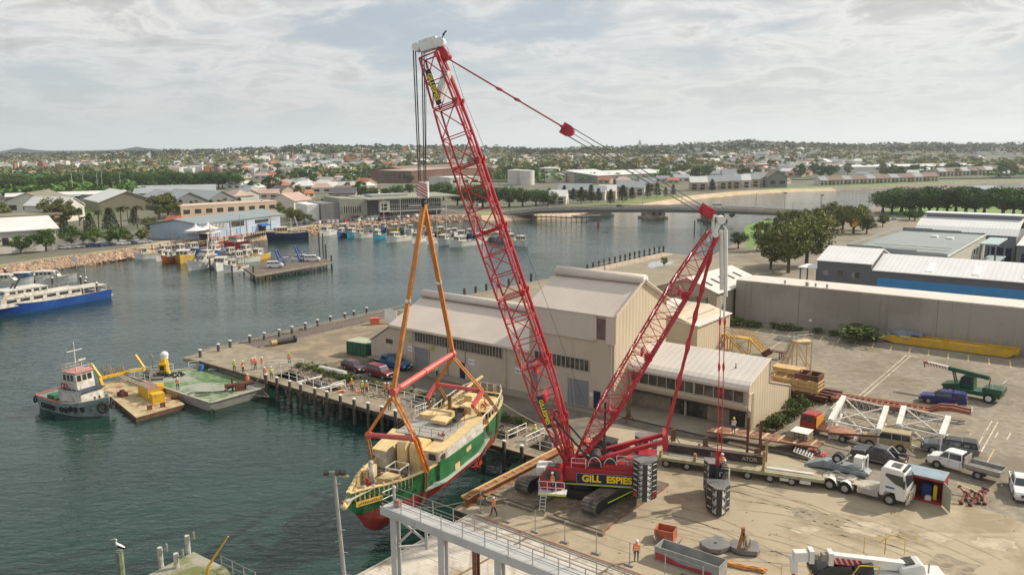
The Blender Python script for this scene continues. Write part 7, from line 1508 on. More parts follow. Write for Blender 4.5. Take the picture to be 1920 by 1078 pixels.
# -- vessels
ZW=WATER
def hullmesh(T,L_,B,D,m,name='hull',zb=-.5,flare=.8,sheer=.35,deckm=None,stern=.85,bul=.35,transomless=False,n=14,red=None):
 rings=[];tops=[]
 for i in range(n+1):
  f=i/n;x=-L_/2+L_*f
  b=B/2*(stern+(1-stern)*min(1,f/.35)) if f<.6 else B/2*max(.02,1-((f-.6)/.4)**2.1)
  z=D+sheer*D*(max(0,(f-.45)/.55)**2)+.1*D*max(0,(.25-f)/.25)
  bw=b*(flare if f<.7 else flare*(1-.5*(f-.7)/.3));xo=L_*.03*max(0,(f-.7)/.3)
  rings.append([(x+xo,b,z),(x+xo*.6,(b+bw)/2,z*.5),(x,bw,0),(x,bw*.7,zb),(x,-bw*.7,zb),(x,-bw,0),(x+xo*.6,-(b+bw)/2,z*.5),(x+xo,-b,z)]);tops.append((x+xo,b,z))
 mb=MB();mb.loft(rings,cap=False,close=False);mb.f.append(tuple(range(8)));mb.mi.append(0);FIXN.add(name);h=mb.B(name,m,T,0)
 mb=MB();mb.loft([[(x,b*.96,z-bul),(x,-b*.96,z-bul)] for x,b,z in tops[:-1]],cap=False,close=False);mb.B('deck',deckm or m_deckg,T,0)
 mb=MB()
 for s in (-1,1):
  for (x0,b0,z0),(x1,b1,z1) in zip(tops[:-1],tops[1:]): mb.bar((x0,s*b0,z0+.03),(x1,s*b1,z1+.03),.14,.08)
 mb.B('gunwale',m_bw,T,0);return tops
def cabin_(T,x0,x1,w,z0,z1,m=None,rake=.25,win=True,name='wheelhouse',bev=.05,wn=4,roofm=None):
 mb=MB();mb.loft([[(x0,y,z0),(x1,y,z0),(x1-rake,y,z1),(x0+.05,y,z1)] for y in (-w/2,w/2)]);c=mb.B(name,m or m_bw,T,world=0,bevel=bev)
 mb=MB();mb.bb(x0-.15,x1-rake+.25,-w/2-.12,w/2+.12,z1,z1+.08);mb.B('roof',roofm or m_bw,c,world=0)
 if win:
  mb=MB();h=z1-z0;zs,zt=z0+h*.5,z1-h*.14
  for i in range(wn):
   a=x0+.25+(x1-x0-rake-.5)*i/wn;b=a+(x1-x0-rake-.5)/wn*.72
   for s in (-1,1): mb.add([(a,s*(w/2+.015),zs),(b,s*(w/2+.015),zs),(b,s*(w/2+.015),zt),(a,s*(w/2+.015),zt)],[(0,1,2,3)[::s]])
  f=lambda z:x1-rake*(z-z0)/h+.02
  for i in range(3):
   y0=-w/2+.15+(w-.3)*i/3;y1=y0+(w-.3)/3*.8;mb.add([(f(zs),y0,zs),(f(zs),y1,zs),(f(zt),y1,zt),(f(zt),y0,zt)],[(0,1,2,3)])
  mb.B('window',m_glass,c,world=0)
 return c
def vthing(name,p,label,cat,yaw,group=None,scale=1): return thing(name,V3((p[0],p[1],ZW)),label,cat,yaw,group,scale)
a=U(86,765,ZW);b=U(192,786,ZW);d=(b-a);
T=vthing('tugboat',(a+b)/2+V3((0,1.4,0)),'small grey tugboat with white wheelhouse and tyre fenders beside the rusty barge','tugboat',math.atan2(d.y,d.x))
m_tgrey=mat('tug_grey',(.29,.35,.35),.6,.15,.8,c2=(.12,.13,.12),th=.58,s2=.6);L_=d.length*1.04
tops=hullmesh(T,L_,4.9,1.55,m_tgrey,deckm=mat('deck_green',(.06,.13,.08),.8,.2,1),stern=.8,bul=.6,sheer=.55)
mb=MB();
for s in (-1,1):
 for (x0,b0,z0),(x1,b1,z1) in zip(tops[:7],tops[1:8]): mb.bar((x0,s*b0,z0+.1),(x1,s*b1,z1+.1),.2,.12)
mb.bar((tops[0][0],-tops[0][1],tops[0][2]+.1),(tops[0][0],tops[0][1],tops[0][2]+.1),.2,.12);mb.B('red_capping',mat('capping_red',(.42,.13,.10),.7),T,0)
cabin_(T,-1.4,3.2,3.4,1.2,2.9,win=False,name='deckhouse');c=cabin_(T,-.9,2.0,2.6,3.0,5.0,wn=3,roofm=mat('pink_roof',(.5,.22,.2),.6));
mb=MB();mb.bb(-1.5,3.3,-1.78,1.78,2.9,3.0);mb.B('boat_deck',mat('trim_navy',(.03,.04,.08),.6),T,0)
mb=MB();mb.tube((.2,0,5.0),(.2,0,8.4),.09,6);mb.tube((.2,-1.1,7.4),(.2,1.1,7.4),.05,5);mb.tube((.9,.4,5.0),(.9,.4,6.2),.06,5);mb.box((1.0,.4,6.3),(.25,1.0,.16));mb.tube((-.5,.6,5),(-.5,.6,7.6),.025,4);mb.tube((-.5,-.6,5),(-.5,-.6,7.9),.025,4);mb.B('mast',m_bw,T,0)
mb=MB();mb.rail([(-.8,-1.25,5.05),(1.9,-1.25,5.05),(1.9,1.25,5.05),(-.8,1.25,5.05),(-.8,-1.25,5.05)],.7,.03,2,.9);mb.rail([(3.2,-1.7,3.0),(-1.4,-1.7,3.0)],.9,.03,2,1);mb.B('guard_rail',m_bw,T,0)
for x in (-.3,.3):
 mb=MB();[mb.tube((x+.3*math.cos(a0),-1.75,3.5+.3*math.sin(a0)),(x+.3*math.cos(a0+.79),-1.75,3.5+.3*math.sin(a0+.79)),.07,5) for a0 in [k*.785 for k in range(8)]];mb.B('life_ring',m_anti,T,0)
def tyre(T,c,ax,r=.42):
 mb=MB();ax=V3(ax).normalized();u=V3((0,0,1));v=ax.cross(u)
 for k in range(10):
  t0,t1=k*.6283,(k+1)*.6283;mb.tube(V3(c)+(u*math.cos(t0)+v*math.sin(t0))*r*.7,V3(c)+(u*math.cos(t1)+v*math.sin(t1))*r*.7,r*.3,6)
 mb.B('tyre_fender',m_tyre,T,0)
for i in range(9):
 f=(i+2)/12;k=int(f*14);x,b_,z=tops[min(13,k)];tyre(T,(x,-b_*.97-.1,.75 if i<6 else 1.0),(0,1,0),.36)
x,b_,z=tops[13];tyre(T,(x+.35,-.6,1.2),(1,-.5,0),.75);tyre(T,(x+.2,.9,1.2),(1,.4,0),.6);x,b_,z=tops[0];tyre(T,(x-.1,-b_,1.2),(1,.5,0),.45)
mb=MB();mb.bb(-L_/2+1.0,-L_/2+2.4,-1,1,1.0,1.7);mb.B('winch_box',mat('winch_green',(.03,.12,.07),.6),T,0);mb=MB();mb.tube((3.8,-.3,1.2),(3.8,-.3,2.2),.12,7);mb.tube((3.8,.4,1.2),(3.8,.4,2.2),.12,7);mb.bar((3.8,-.6,1.8),(3.8,.7,1.8),.14);mb.B('towing_bitt',m_brown,T,0);T.scale=(1,1,1.12)
c0=[U(255,783,-1.6),U(346,758,-1.6),U(268,703,-1.6),U(180,722,-1.6)]
T=thing('rusty_barge',(sum(c0,V3())/4)*1,'rust stained flat work barge carrying yellow crane gear beside the tugboat','barge');m_rb2=mat('barge_deck_buff',(.44,.35,.20),.8,.15,.6,c2=(.22,.09,.04),th=.56,s2=.5)
mb=MB();mb.ext([(p.x,p.y) for p in c0],-2.6,-1.62);mb.B('hull',mat('rusty_hull',(.11,.05,.03),.8,.3,1),T);mb=MB();mb.ext([(p.x,p.y) for p in c0],-1.618,-1.54);mb.B('deck',m_rb2,T)
def bq(u,v): return c0[0].lerp(c0[1],u).lerp(c0[3].lerp(c0[2],u),v)+V3((0,0,.06))
m_yc=mat('barge_crane_yellow',(.62,.38,.02),.5,.12,1,c2=(.42,.2,.03),th=.6,s2=1)
d=(c0[3]-c0[0]).normalized();yw=math.atan2(d.y,d.x)
p=bq(.62,.38);mb=MB();mb.box(p+V3((0,0,.8)),(4.6,1.7,1.5),yw);mb.box(p-d*2.9+V3((.3,-.3,.65)),(1.3,1.6,1.3),yw);eb=mb.B('machinery_house',m_yc,T);mb=MB();mb.box(p+V3((0,0,1.58)),(4.5,1.6,.08),yw);mb.B('house_roof',mat('dull_purple_roof',(.24,.13,.11),.7),eb)
q=bq(.86,.40);mb=MB();mb.tube(q+V3((-.4,0,.75)),q+V3((.4,.3,.75)),.7,12);mb.box(q+V3((-.9,.2,.7)),(.5,1.5,1.2),yw);mb.B('winch_drum',m_yc,T)
e0=bq(.05,.93);e1=bq(.98,.93);up=V3((0,0,1));mb=MB();mb.bar(e0+up*1.2,e1+up*1.3,.36,.36);mb.B('gantry_beam',m_yc,T)
for e,s in ((e0,-1),(e1,1)):
 mb=MB();mb.bar(e-d*1.6,e+up*1.3,.36,.3);mb.bar(e+up*1.5,e+V3((-1.3,.4,3.3)),.3,.26);mb.bar(e,e+up*1.6,.35);mb.B('gantry_leg',m_yc,T)
mb=MB();a=bq(.3,.75)+up*.1;b=bq(.52,.35)+up*1.6;mb.bar(a+up*1.8,b,.12);mb.bar(a+up*1.8+V3((.5,.2,0)),b+V3((.4,.2,0)),.12)
for i in range(7): f=i/7;mb.bar((a+up*1.8).lerp(b,f),(a+up*1.8+V3((.5,.2,0))).lerp(b+V3((.4,.2,0)),f+.1),.05)
mb.B('lattice_jib',mat('jib_dull',(.40,.36,.28),.7,.2,2),T)
mb=MB();rnd=random.Random(6);a=bq(.45,1.0)
for k in range(26): q=a+V3((rnd.uniform(-2,1.6),rnd.uniform(-.5,.5),.3));mb.bar(q,q+V3((rnd.uniform(-.8,.8),0,rnd.uniform(.8,2.2))),.07)
mb.B('scaffold_tangle',mat('tangle_orange',(.40,.24,.10),.8),T)
mb=MB();q=bq(.2,.55);mb.box(q+up*.3,(1.2,.9,.6),yw+.3);mb.tube(q+up*.6,q+up*.9,.35,8);q=bq(.9,.72);mb.box(q+up*.3,(1.6,.8,.6),yw);q=bq(.9,.18);mb.tube(q+up*.3,q+V3((.9,.2,.3)),.3,8);mb.box(bq(.35,.08)+up*.3,(.3,.6,.6),yw);mb.box(bq(.6,.06)+up*.3,(.3,.6,.6),yw);each(mb,'deck_fitting',m_brown,T)
c1=[U(394,756,-.9),U(504,725,-.9),U(390,687,-.9),U(243,706,-.9)]
T=thing('green_barge',sum(c1,V3())/4,'wide flat barge with worn green deck moored against the timber wharf','barge')
FIXN.add('barge_hull')
m_gb=mat('barge_grey_hull',(.36,.34,.31),.7,.12,.7,streak=((1.6,1.6,.05),(.20,.10,.06),.56,.6));m_gdeck=mat('green_deck',(.10,.18,.07),.8,.3,1.2,c2=(.29,.30,.25),th=.50,s2=.16,streak=((.3,.8,1),(.26,.14,.08),.6,.7))
cbm=sum(c1,V3())/4;bt=[p.lerp(cbm,.07) for p in c1];mb=MB();mb.loft([[(p.x,p.y,-2.6) for p in bt],[(p.x,p.y,-.92) for p in c1]]);mb.B('barge_hull',m_gb,T);mb=MB();mb.ext([(p.x,p.y) for p in c1],-.918,-.87);mb.B('deck',m_gdeck,T)
def gq(u,v): return c1[0].lerp(c1[1],u).lerp(c1[3].lerp(c1[2],u),v)+V3((0,0,.03))
mb=MB()
for k in range(4): a,b=c1[k],c1[(k+1)%4];mb.bar(a+V3((0,0,.1)),b+V3((0,0,.1)),.25,.16)
mb.B('coaming',mat('coaming_pale',(.42,.40,.33),.7,.15,1),T)
for a,b in ((gq(0,.72),gq(0,1)),(gq(0,1),gq(.55,1)),(gq(.75,1),gq(1,1)),(gq(1,1),gq(1,.9))): mb=MB();mb.rail([a,b],1.1,.05,2,1.6);mb.B('handrail',mat('rail_pale_green',(.50,.56,.52),.6),T)
p=gq(.38,.93);mb=MB();mb.tube(p,p+up*1.3,.85,10,r2=.6);mb.tube(p+up*1.3,p+up*2.4,.75,10,r2=.55);mb.box(p+V3((.1,-.75,1.2)),(1.1,.5,1.2),.2);mb.B('yellow_winch',m_yc,T);mb=MB();mb.box(p+V3((.1,-1.02,1.2)),(.6,.04,.7),.2);mb.B('winch_opening',m_dark,T)
mb=MB();mb.tube(p+V3((.1,.1,2.4)),p+V3((.1,.1,2.9)),.55,12);mb.sph(p+V3((.1,.1,2.9)),(.62,.62,.6),12,5,bot=0);mb.B('white_dome',m_cwhite,T,smooth=False)
mb=MB();a=p+V3((-1.6,-.3,0));mb.tube(a,a+up*2.6,.06,5);mb.tube(a+up*2.6+V3((-.5,0,0)),a+up*2.7+V3((.2,0,0)),.09,5);mb.box(a+V3((-.1,0,2.9)),(.3,.2,.5));mb.B('horn_post',m_galv,T)
mb=MB();rnd=random.Random(12)
for k in range(90): q=p+V3((rnd.uniform(-.8,3.2),rnd.uniform(-2.0,-.6),.05+rnd.uniform(0,.5)));mb.tube(q,q+V3((rnd.uniform(-.7,.7),rnd.uniform(-.3,.3),rnd.uniform(-.1,.15))),.09,4)
mb.B('dark_net',mat('dark_net',(.03,.045,.035),.9,.3,3),thing('net_heap',p,'dark tangled net heap at the foot of the yellow winch on the green barge','net'))
mb=MB();q=gq(.13,.86);mb.tube(q+V3((-.3,0,.8)),q+V3((.6,-.3,.8)),.75,12);mb.box(q+up*.4,(1.7,1.0,.8),.3);mb.box(q+V3((1.5,-.9,.2)),(1.6,.8,.4),.3);each(mb,'windlass',mat('windlass_grey',(.17,.16,.14),.7,.2,1),T)
mb=MB();q=gq(.82,.88);mb.tube(q,q+up*.9,.55,10,r2=.3);mb.B('blue_capstan',mat('capstan_blue',(.03,.10,.26),.6),T);mb=MB();mb.box(gq(.95,.8)+up*.2,(2.2,.8,.4),.4);mb.B('upturned_dinghy',mat('dinghy_grey',(.25,.30,.25),.7),T,bevel=.15)
mb=MB();q=gq(.62,.10);mb.tube(q+V3((-1.8,-.8,.8)),q+V3((1.6,.9,.9)),.32,9);mb.bar(q+V3((-2,-.6,.1)),q+V3((0,.2,1.0)),.16);mb.bar(q+V3((.6,.6,0)),q+V3((.6,.6,1.8)),.2);mb.bar(q+V3((-.9,-.3,0)),q+V3((-.9,-.3,1.8)),.2);mb.box(q+up*.4,(1.2,.8,.8),.5);mb.B('ramp_winch',m_brown,T)
mb=MB();q=gq(.12,.22);pts=[q+V3((1.5*math.cos(t*.45),.9*math.sin(t*.45),.12)) for t in range(15)];mb.path(pts,.06,5);mb.path([gq(.1,.25)+up*.1,gq(.4,.12)+up*.35,gq(.45,.06)+up*.1],.07,5);mb.B('cable_loop',m_rope,thing('cable',q,'black cable looped on the near corner of the green barge','cable'))
mb=MB();mb.path([c1[1].lerp(W(4,-.2,0),0)+V3((-3,-1.6,-.5)),c1[1]+V3((.5,-1.6,-1.0)),W(13.8,-.5,-.6),W(15.2,-.4,.7)],.07,5);mb.B('mooring_rope',mat('pale_rope',(.45,.38,.27)),label='pale mooring rope sagging from the green barge to the wharf pile',cat='rope')
tyre(T,T.matrix_basis.inverted()@(c1[0]+V3((.2,-.1,-1.2))),(1,-1,0),.5)
a=U(178,561,ZW);b=U(-40,600,ZW);d=(b-a);L_=d.length*1.12;c=a+d.normalized()*L_/2
T=vthing('survey_ship',c+V3((.8,3.2,0)),'long ship with bright blue hull and white superstructure at the left edge','ship',math.atan2(d.y,d.x));m_bh=mat('ship_blue',(.015,.075,.32),.4,.08,.3,c2=(.03,.12,.40),th=.6,s2=.5)
hullmesh(T,L_,6.6,2.6,m_bh,stern=.86,sheer=.6,deckm=m_deckg,bul=.3,n=18);T.scale=(1,1,.78)
s0=-L_/2
cabin_(T,s0+7.5,s0+26,5.4,2.3,4.6,rake=.6,wn=6,name='main_deckhouse');cabin_(T,s0+15,s0+25,4.8,4.7,6.7,rake=.9,wn=5,name='bridge');
mb=MB();
for x in (8.5,15): mb.bar((s0+x-1.2,-2.75,2.4),(s0+x+1.6,-2.75,6.4),.9,.15) if x>9 else mb.bar((s0+x-1.4,-2.75,2.3),(s0+x+.6,-2.75,4.7),.9,.15)
mb.B('side_fin',m_bw,T,0)
mb=MB();mb.rail([(s0+8,-2.6,4.7),(s0+15,-2.6,4.7)],1.0,.04,2,1.3);mb.rail([(s0+8,2.6,4.7),(s0+8,-2.6,4.7)],1.0,.04,2,1.3);mb.rail([(s0+1,-2.9,2.6),(s0+7,-2.9,2.6)],1.0,.04,2,1.3);mb.B('guard_rail',m_bw,T,0)
mb=MB();mb.bb(s0+1,s0+7,-2.5,2.5,4.2,4.35);
for x in (1.2,4,6.8):
 for y in (-2.4,2.4): mb.bar((s0+x,y,2.3),(s0+x,y,4.2),.15)
mb.B('canopy_deck',mat('canopy_cream',(.5,.47,.38),.7,.15,1),T,0);mb=MB();mb.bar((s0+21,0,6.7),(s0+19.5,0,9.5),.3,.3);mb.bar((s0+21.5,-.6,6.7),(s0+20.5,-.6,8.2),.25,.25);mb.B('mast',m_blk,T,0)
mb=MB();mb.bar((s0+1.5,0,2.4),(s0+1.5,2,3.6),.3,.3);mb.bar((s0+.3,-2,.8),(s0-.9,-1.5,.6),.2,.2);mb.bar((s0+.3,2,.8),(s0-.9,1.5,.6),.2,.2);mb.bar((s0-.9,-1.7,.6),(s0-.9,1.7,.6),.3,.1);mb.B('stern_platform',m_cwhite,T,0)
mb=MB();mb.box((s0+17,-2.42,5.1),(2.6,.02,.3));mb.B('name_strip',mat('strip_grey',(.2,.2,.2),.6),T,0)
for i,(u,v,tv) in enumerate(((184,556,531),(179,550,533),(164,543,521),(153,536,519),(172,549,535),(163,548,527),(100,536,521),(66,529,515),(40,526,511),(12,520,504),(24,492,488))):
 p=U(u,v+6,ZW);h=HT(p,tv)-ZW;mb=MB();mb.tube(p-up*1,p+up*h,.28,8);o=thing('mooring_dolphin',p,f'dark mooring pile with white cap by the blue ship, {ORD[i] if i<10 else "the one"} from the right' if i<10 else 'dark mooring pile with white cap in front of the stone revetment at far left','pile',group='mooring piles by the blue ship');mb.B('post',m_pile,o);mb=MB();mb.tube(p+up*h,p+up*(h+.3),.32,8,r2=.12);mb.B('cap',m_cap,o)
m_hw=mat('white_hull',(.68,.68,.66),.5,.06,.6,c2=(.5,.48,.44),th=.66,s2=.8);m_teal=mat('teal_hull',(.03,.20,.30),.5,.1,.6);m_bl2=mat('blue_hull',(.03,.10,.30),.5,.1,.6);m_org=mat('orange_hull',(.50,.13,.03),.5,.1,.6);m_yh=mat('yellow_hull',(.50,.32,.06),.5,.1,.6);m_nav=mat('navy_hull',(.02,.03,.09),.5,.1,.6);m_grh=mat('grey_hull',(.22,.25,.30),.5,.1,.6);m_redh=mat('red_hull',(.45,.03,.04),.5,.1,.6)
def trawler(label,p,yaw,L_=12,m=None,group=None,tall=1,boom=True,cab='fore'):
 T=vthing('fishing_boat',p,label,'fishing boat',yaw,group);B=L_*.3;hullmesh(T,L_,B,1.25+L_*.03,m or m_hw,sheer=.7,n=10,deckm=mat('boat_deck_tan',(.30,.26,.20),.8,.2,1),stern=.8)
 x0=L_*.02 if cab=='fore' else -L_*.3;cabin_(T,x0,x0+L_*.27,B*.66,1.3,3.4+.2*tall,wn=3,rake=.3)
 mb=MB();mb.tube((x0-.3,0,1.2),(x0-.3,0,6.5*tall),.08,5);
 if boom: mb.tube((x0-.3,0,2.5),(x0-L_*.33,.6,5.6*tall),.06,4);mb.tube((x0-.3,0,3),(x0-L_*.2,-1.4,6.0*tall),.05,4);mb.tube((x0-L_*.36,-B*.3,1.2),(x0-L_*.36,-B*.3,3.6),.07,4);mb.tube((x0-L_*.36,B*.3,1.2),(x0-L_*.36,B*.3,3.6),.07,4);mb.tube((x0-L_*.36,-B*.3,3.6),(x0-L_*.36,B*.3,3.6),.07,4)
 mb.B('mast_and_boom',mat('boom_brown',(.13,.10,.08),.8,.3,1) if boom else m_bw,T,0)
 mb=MB();rnd=random.Random(int(p[0]*7));
 for k in range(3): mb.box((x0-L_*.2+rnd.uniform(-1.2,1.2),rnd.uniform(-.8,.8),1.4),(rnd.uniform(.6,1.3),rnd.uniform(.6,1.2),rnd.uniform(.4,.9)),rnd.uniform(0,1))
 each(mb,'deck_gear',[mat('gear_a',(.25,.18,.10),.8),mat('gear_b',(.12,.14,.16),.8),mat('gear_c',(.5,.3,.08),.8)][int(p[0])%3],T,0)
 mb=MB();mb.rail([(L_*.3,-B*.3,1.5),(L_*.47,0,1.8),(L_*.3,B*.3,1.5)],.7,.03,1,1.2);mb.B('bow_rail',m_bw,T,0);return T
PB=[ # front-left group: (u_bow,v,u_stern,v) waterline pixels
(250,488,298,484,'white trawler moored at the left end of the fishing jetty',m_hw,1.0),
(291,492,322,486,'small white trawler second from the left at the fishing jetty',m_hw,.9),
(309,493,331,490,'low orange hulled boat beside the small white trawler',m_org,.6),
(336,496,352,482,'yellow hulled boat left of the big white cruiser',m_yh,.7),
(404,511,428,497,'pale green and white boat between the cruiser and the cream boat',m_hw,.8),
(418,513,462,507,'white boat with cream wheelhouse nearest the parked van jetty',m_hw,.9),
(600,444,632,438,'white trawler at the left end of the marina row',m_hw,.9),
(632,447,652,442,'bright blue hulled boat, second in the marina row',m_bl2,.7),
(650,447,672,441,'teal hulled boat, third in the marina row',m_teal,.7),
(664,448,696,445,'white trawler with tan awning, fourth in the marina row',m_hw,.8),
(700,451,720,446,'teal hulled boat left of the large white marina trawler',m_teal,.8),
(724,456,768,450,'large white trawler in the middle of the marina row',m_hw,1.1),
(772,457,800,451,'white trawler directly behind the left orange sling',m_hw,1),
(800,460,822,455,'small white and blue boat between the two orange slings',m_hw,.8),
(822,462,850,454,'slate blue hulled trawler right of the orange slings',m_grh,1),
(843,465,896,458,'biggest white trawler, right part of the marina row',m_hw,1.2),
(893,459,912,452,'small white trawler seen through the red boom',m_hw,1)]
for u0,v0,u1,v1,l,m,tl in PB:
 a=U(u0,v0,ZW);b=U(u1,v1,ZW);d=a-b;L_=max(7,min(19,d.length));trawler(l,(a+b)/2+V3((0,1,0)),math.atan2(d.y,d.x),L_,m,None,tl,boom=(u0 not in(250,291)))
rnd=random.Random(44);k=0
spots=[(690,436),(706,437),(720,433),(738,436),(755,434),(770,438),(790,440),(806,443),(822,441),(838,446),(852,444),(866,449),(880,446),(905,448),(930,452),(955,456),(972,460),(640,435),(664,436),(918,446),(945,447)]
desc=['white','cream','blue','tan','grey']
cols=[m_hw,m_hw,m_bl2,m_yh,m_grh]
for i,(u,v) in enumerate(spots):
 trawler(f'{desc[i%5]} hulled boat in the second marina row, {ORD[i//5]} {desc[i%5]} one there',U(u,v,ZW),R(-70+rnd.uniform(-25,25)),rnd.uniform(9,13),cols[i%5],'second row of moored fishing boats',rnd.uniform(.8,1.3))
for i,(u,v) in enumerate(((322,480),(345,477),(372,474),(455,492),(470,489),(440,484),(468,478),(410,478),(488,486))):
 trawler(f'{["white","grey","blue","white","tan","grey","white","blue","tan"][i]} boat crowded behind the fishing jetty, {ORD[sorted([322,345,372,455,470,440,468,410,488]).index(u)]} from the left',U(u,v,ZW),R(-120+rnd.uniform(-20,20)),rnd.uniform(9,12),[m_hw,m_grh,m_bl2,m_hw,m_yh,m_grh,m_hw,m_bl2,m_yh][i],'boats behind the fishing jetty',rnd.uniform(.8,1.3))
a=U(352,509,ZW);b=U(408,500,ZW);d=a-b;T=vthing('game_fishing_cruiser',(a+b)/2+V3((0,1.5,0)),'big white motor cruiser with swept superstructure at the fishing jetty','motor cruiser',math.atan2(d.y,d.x));L_=d.length*1.1;hullmesh(T,L_,4.6,2.0,m_hw,sheer=.6,bul=.1,deckm=m_bw);cabin_(T,-L_*.28,L_*.22,3.8,2.0,4.0,rake=1.6,wn=5,name='saloon');cabin_(T,-L_*.2,L_*.06,3.2,4.05,5.3,rake=.9,wn=3,name='flybridge');mb=MB();mb.bar((-L_*.2,1.4,4),(-L_*.3,1.9,9.5),.25,.2);mb.bar((-L_*.2,-1.4,4),(-L_*.3,-1.9,9.5),.25,.2);mb.bar((-L_*.25,0,5.3),(-L_*.32,0,12),.2,.2);mb.bar((-L_*.3,-1.7,6),(-L_*.3,1.7,6),.1);mb.B('tower',m_bw,T,0)
for (u0,v0,u1,v1,l) in ((392,470,416,470,'bright red hulled boat with dark stern behind the white cruiser'),(428,466,466,468,'long red and white boat with a tall white funnel behind the jetty')):
 a=U(u0,v0,ZW);b=U(u1,v1,ZW);d=b-a;T=vthing('harbour_launch',(a+b)/2,l,'launch',math.atan2(d.y,d.x));L_=d.length;hullmesh(T,L_,4.4,2.6,m_redh,sheer=.3);cabin_(T,-L_*.3,L_*.15,3.4,2.4,4.6,wn=5,roofm=m_redh);mb=MB();mb.tube((-L_*.3,0,2.4),(-L_*.3,0,10),.6,6,r2=.1);mb.B('funnel_mast',m_bw,T,0)
a=U(500,454,ZW);b=U(572,450,ZW);d=b-a;T=vthing('coastal_ship',(a+b)/2+V3((0,2.5,0)),'navy and grey hulled coastal ship moored at the corner of the blue building','ship',math.atan2(-d.y,-d.x));L_=d.length*1.05
hullmesh(T,L_,6,3.0,m_nav,sheer=.25,deckm=m_deckg);cabin_(T,L_*.02,L_*.32,4.6,2.8,5.2,wn=4,m=m_cr);mb=MB();mb.bb(-L_*.49,-L_*.06,-3.03,-2.97,.6,2.6);mb.B('grey_plating',m_grh,T,0);mb=MB();mb.tube((-L_*.1,0,3),(-L_*.1,0,8.5),.15,6);mb.bar((-L_*.3,0,3),(-L_*.2,0,9),.5,.4);mb.B('deck_crane',m_bw,T,0);mb=MB();mb.box((L_*.2,-3.0,2.1),(3.5,.03,.4));mb.B('name_strip',m_bw,T,0)
for i,(u,v,l) in enumerate(((95,531,13),(50,534,12),(15,538,12),(-20,530,10))):
 T=vthing('moored_cruiser',U(u,v,ZW),['white motor cruiser moored beyond the blue ship, rightmost of its row','white motor cruiser with blue cover moored beyond the blue ship','white motor cruiser moored beyond the blue ship nearest the left edge','white motor cruiser partly cut by the left edge'][i],'motor cruiser',R(12),'cruisers beyond the blue ship');hullmesh(T,l,3.8,1.7,m_hw,sheer=.5,bul=.1,deckm=m_bw);cabin_(T,-l*.25,l*.2,3.0,1.7,3.3,rake=1.3,wn=4,name='cabin',m=m_bw if i!=1 else m_bl2)
T=thing('sign_gantry',U(100,510,ZW),'thin grey steel frame with a white sign board standing beyond the blue ship','sign frame')
a=U(108,536,ZW);b=U(162,533,ZW);mb=MB()
mb.tube(a,a+up*6.4,.12,5);mb.tube(b,b+up*5.2,.16,5);mb.bar(a+up*3.4,b+up*4.2,.12);mb.bar(a+up*4.2,b+up*4.9,.12);mb.bar(a+up*2.6,b+up*3.6,.12);m2=a.lerp(b,.72);mb.tube(m2,m2+up*7.3,.12,5);mb.B('frame_tubes',m_galv,T);mb=MB();mb.box(a.lerp(b,.66)+up*6.7,(1.5,.1,1.1),.1);mb.B('sign_board',m_white,T)
for i in range(12):
 u=44+i*14.5;v=506-i*2.3;p=U(u,v,ZW);mb=MB();mb.sph(p+up*.3,(.35,.35,.35),7,4);mb.tube(p,p+up*.9,.05,4);mb.B('marker_buoy',m_cap,label=f'small white marker buoy along the stone revetment, {ORD[i] if i<6 else ORD[11-i]} from the {"left" if i<6 else "right"}',cat='buoy',group='white buoys along the revetment')
p=U(1122,425,ZW);mb=MB();mb.tube(p,p+up*1.6,.5,8);mb.tube(p+up*1.6,p+up*2.4,.2,6);mb.B('channel_buoy',mat('buoy_red',(.3,.02,.02),.6),label='small red channel buoy floating before the bridge',cat='buoy')
for i,(u,v,tv) in enumerate(((1302,434,414),(1315,438,417),(1326,441,420),(1338,436,404))):
 p=U(u,v,ZW);h=HT(p,tv)-ZW;mb=MB();mb.tube(p-up,p+up*h,.28,7);mb.B('channel_pile',m_pile if i%2==0 else m_galv,label=['dark channel pile left of the mast head','pale channel pile, second from left by the mast head','dark channel pile, third from left by the mast head','tall pale channel pile nearest the mast head'][i],cat='pile')
# -- jetties, bridge, waterfront buildings
T=thing('fishing_jetty',U(550,505),'timber fishing jetty carrying parked vans in the middle of the harbour','jetty')
j=[U(478,517,-.6),U(622,492,-.6),U(606,484,-.6),U(456,503,-.6)];mb=MB();mb.ext([(p.x,p.y) for p in j],-1.0,-.6);mb.B('deck',m_deckd,T)
mb=MB();mb.bar(j[0]+up*-.1,j[1]+up*-.1,.3,.5);mb.B('edge_beam',m_deckw,T)
for i in range(13):
 f=i/12
 for k in (0,1): p=(j[0].lerp(j[1],f) if k==0 else j[3].lerp(j[2],f));mb=MB();mb.tube(p+V3((0,.3,-3)),p+V3((0,.3,-1.0)),.22,6);mb.B('pile',m_pile,T)
for i,(u,v) in enumerate(((372,506),(394,505),(436,520),(476,522),(622,500),(612,494),(606,470),(599,468))):
 p=U(u,v,ZW);mb=MB();mb.tube(p-up,p+up*(3.4 if i<5 else 6),.26,7);mb.B('jetty_pile',m_pile,label=f'dark pile standing in the water by the fishing jetty, {ORD[i]} listed from the white cruiser side' if i>9 else ['dark pile right of the big white cruiser bow','dark pile at the white cruiser stern','dark pile by the cream wheelhouse boat','dark corner pile of the fishing jetty, left end','dark corner pile of the fishing jetty, right end','tall dark pile inside the right end of the fishing jetty','tall thin post left of two behind the fishing jetty','tall thin post right of two behind the fishing jetty'][i],cat='pile')
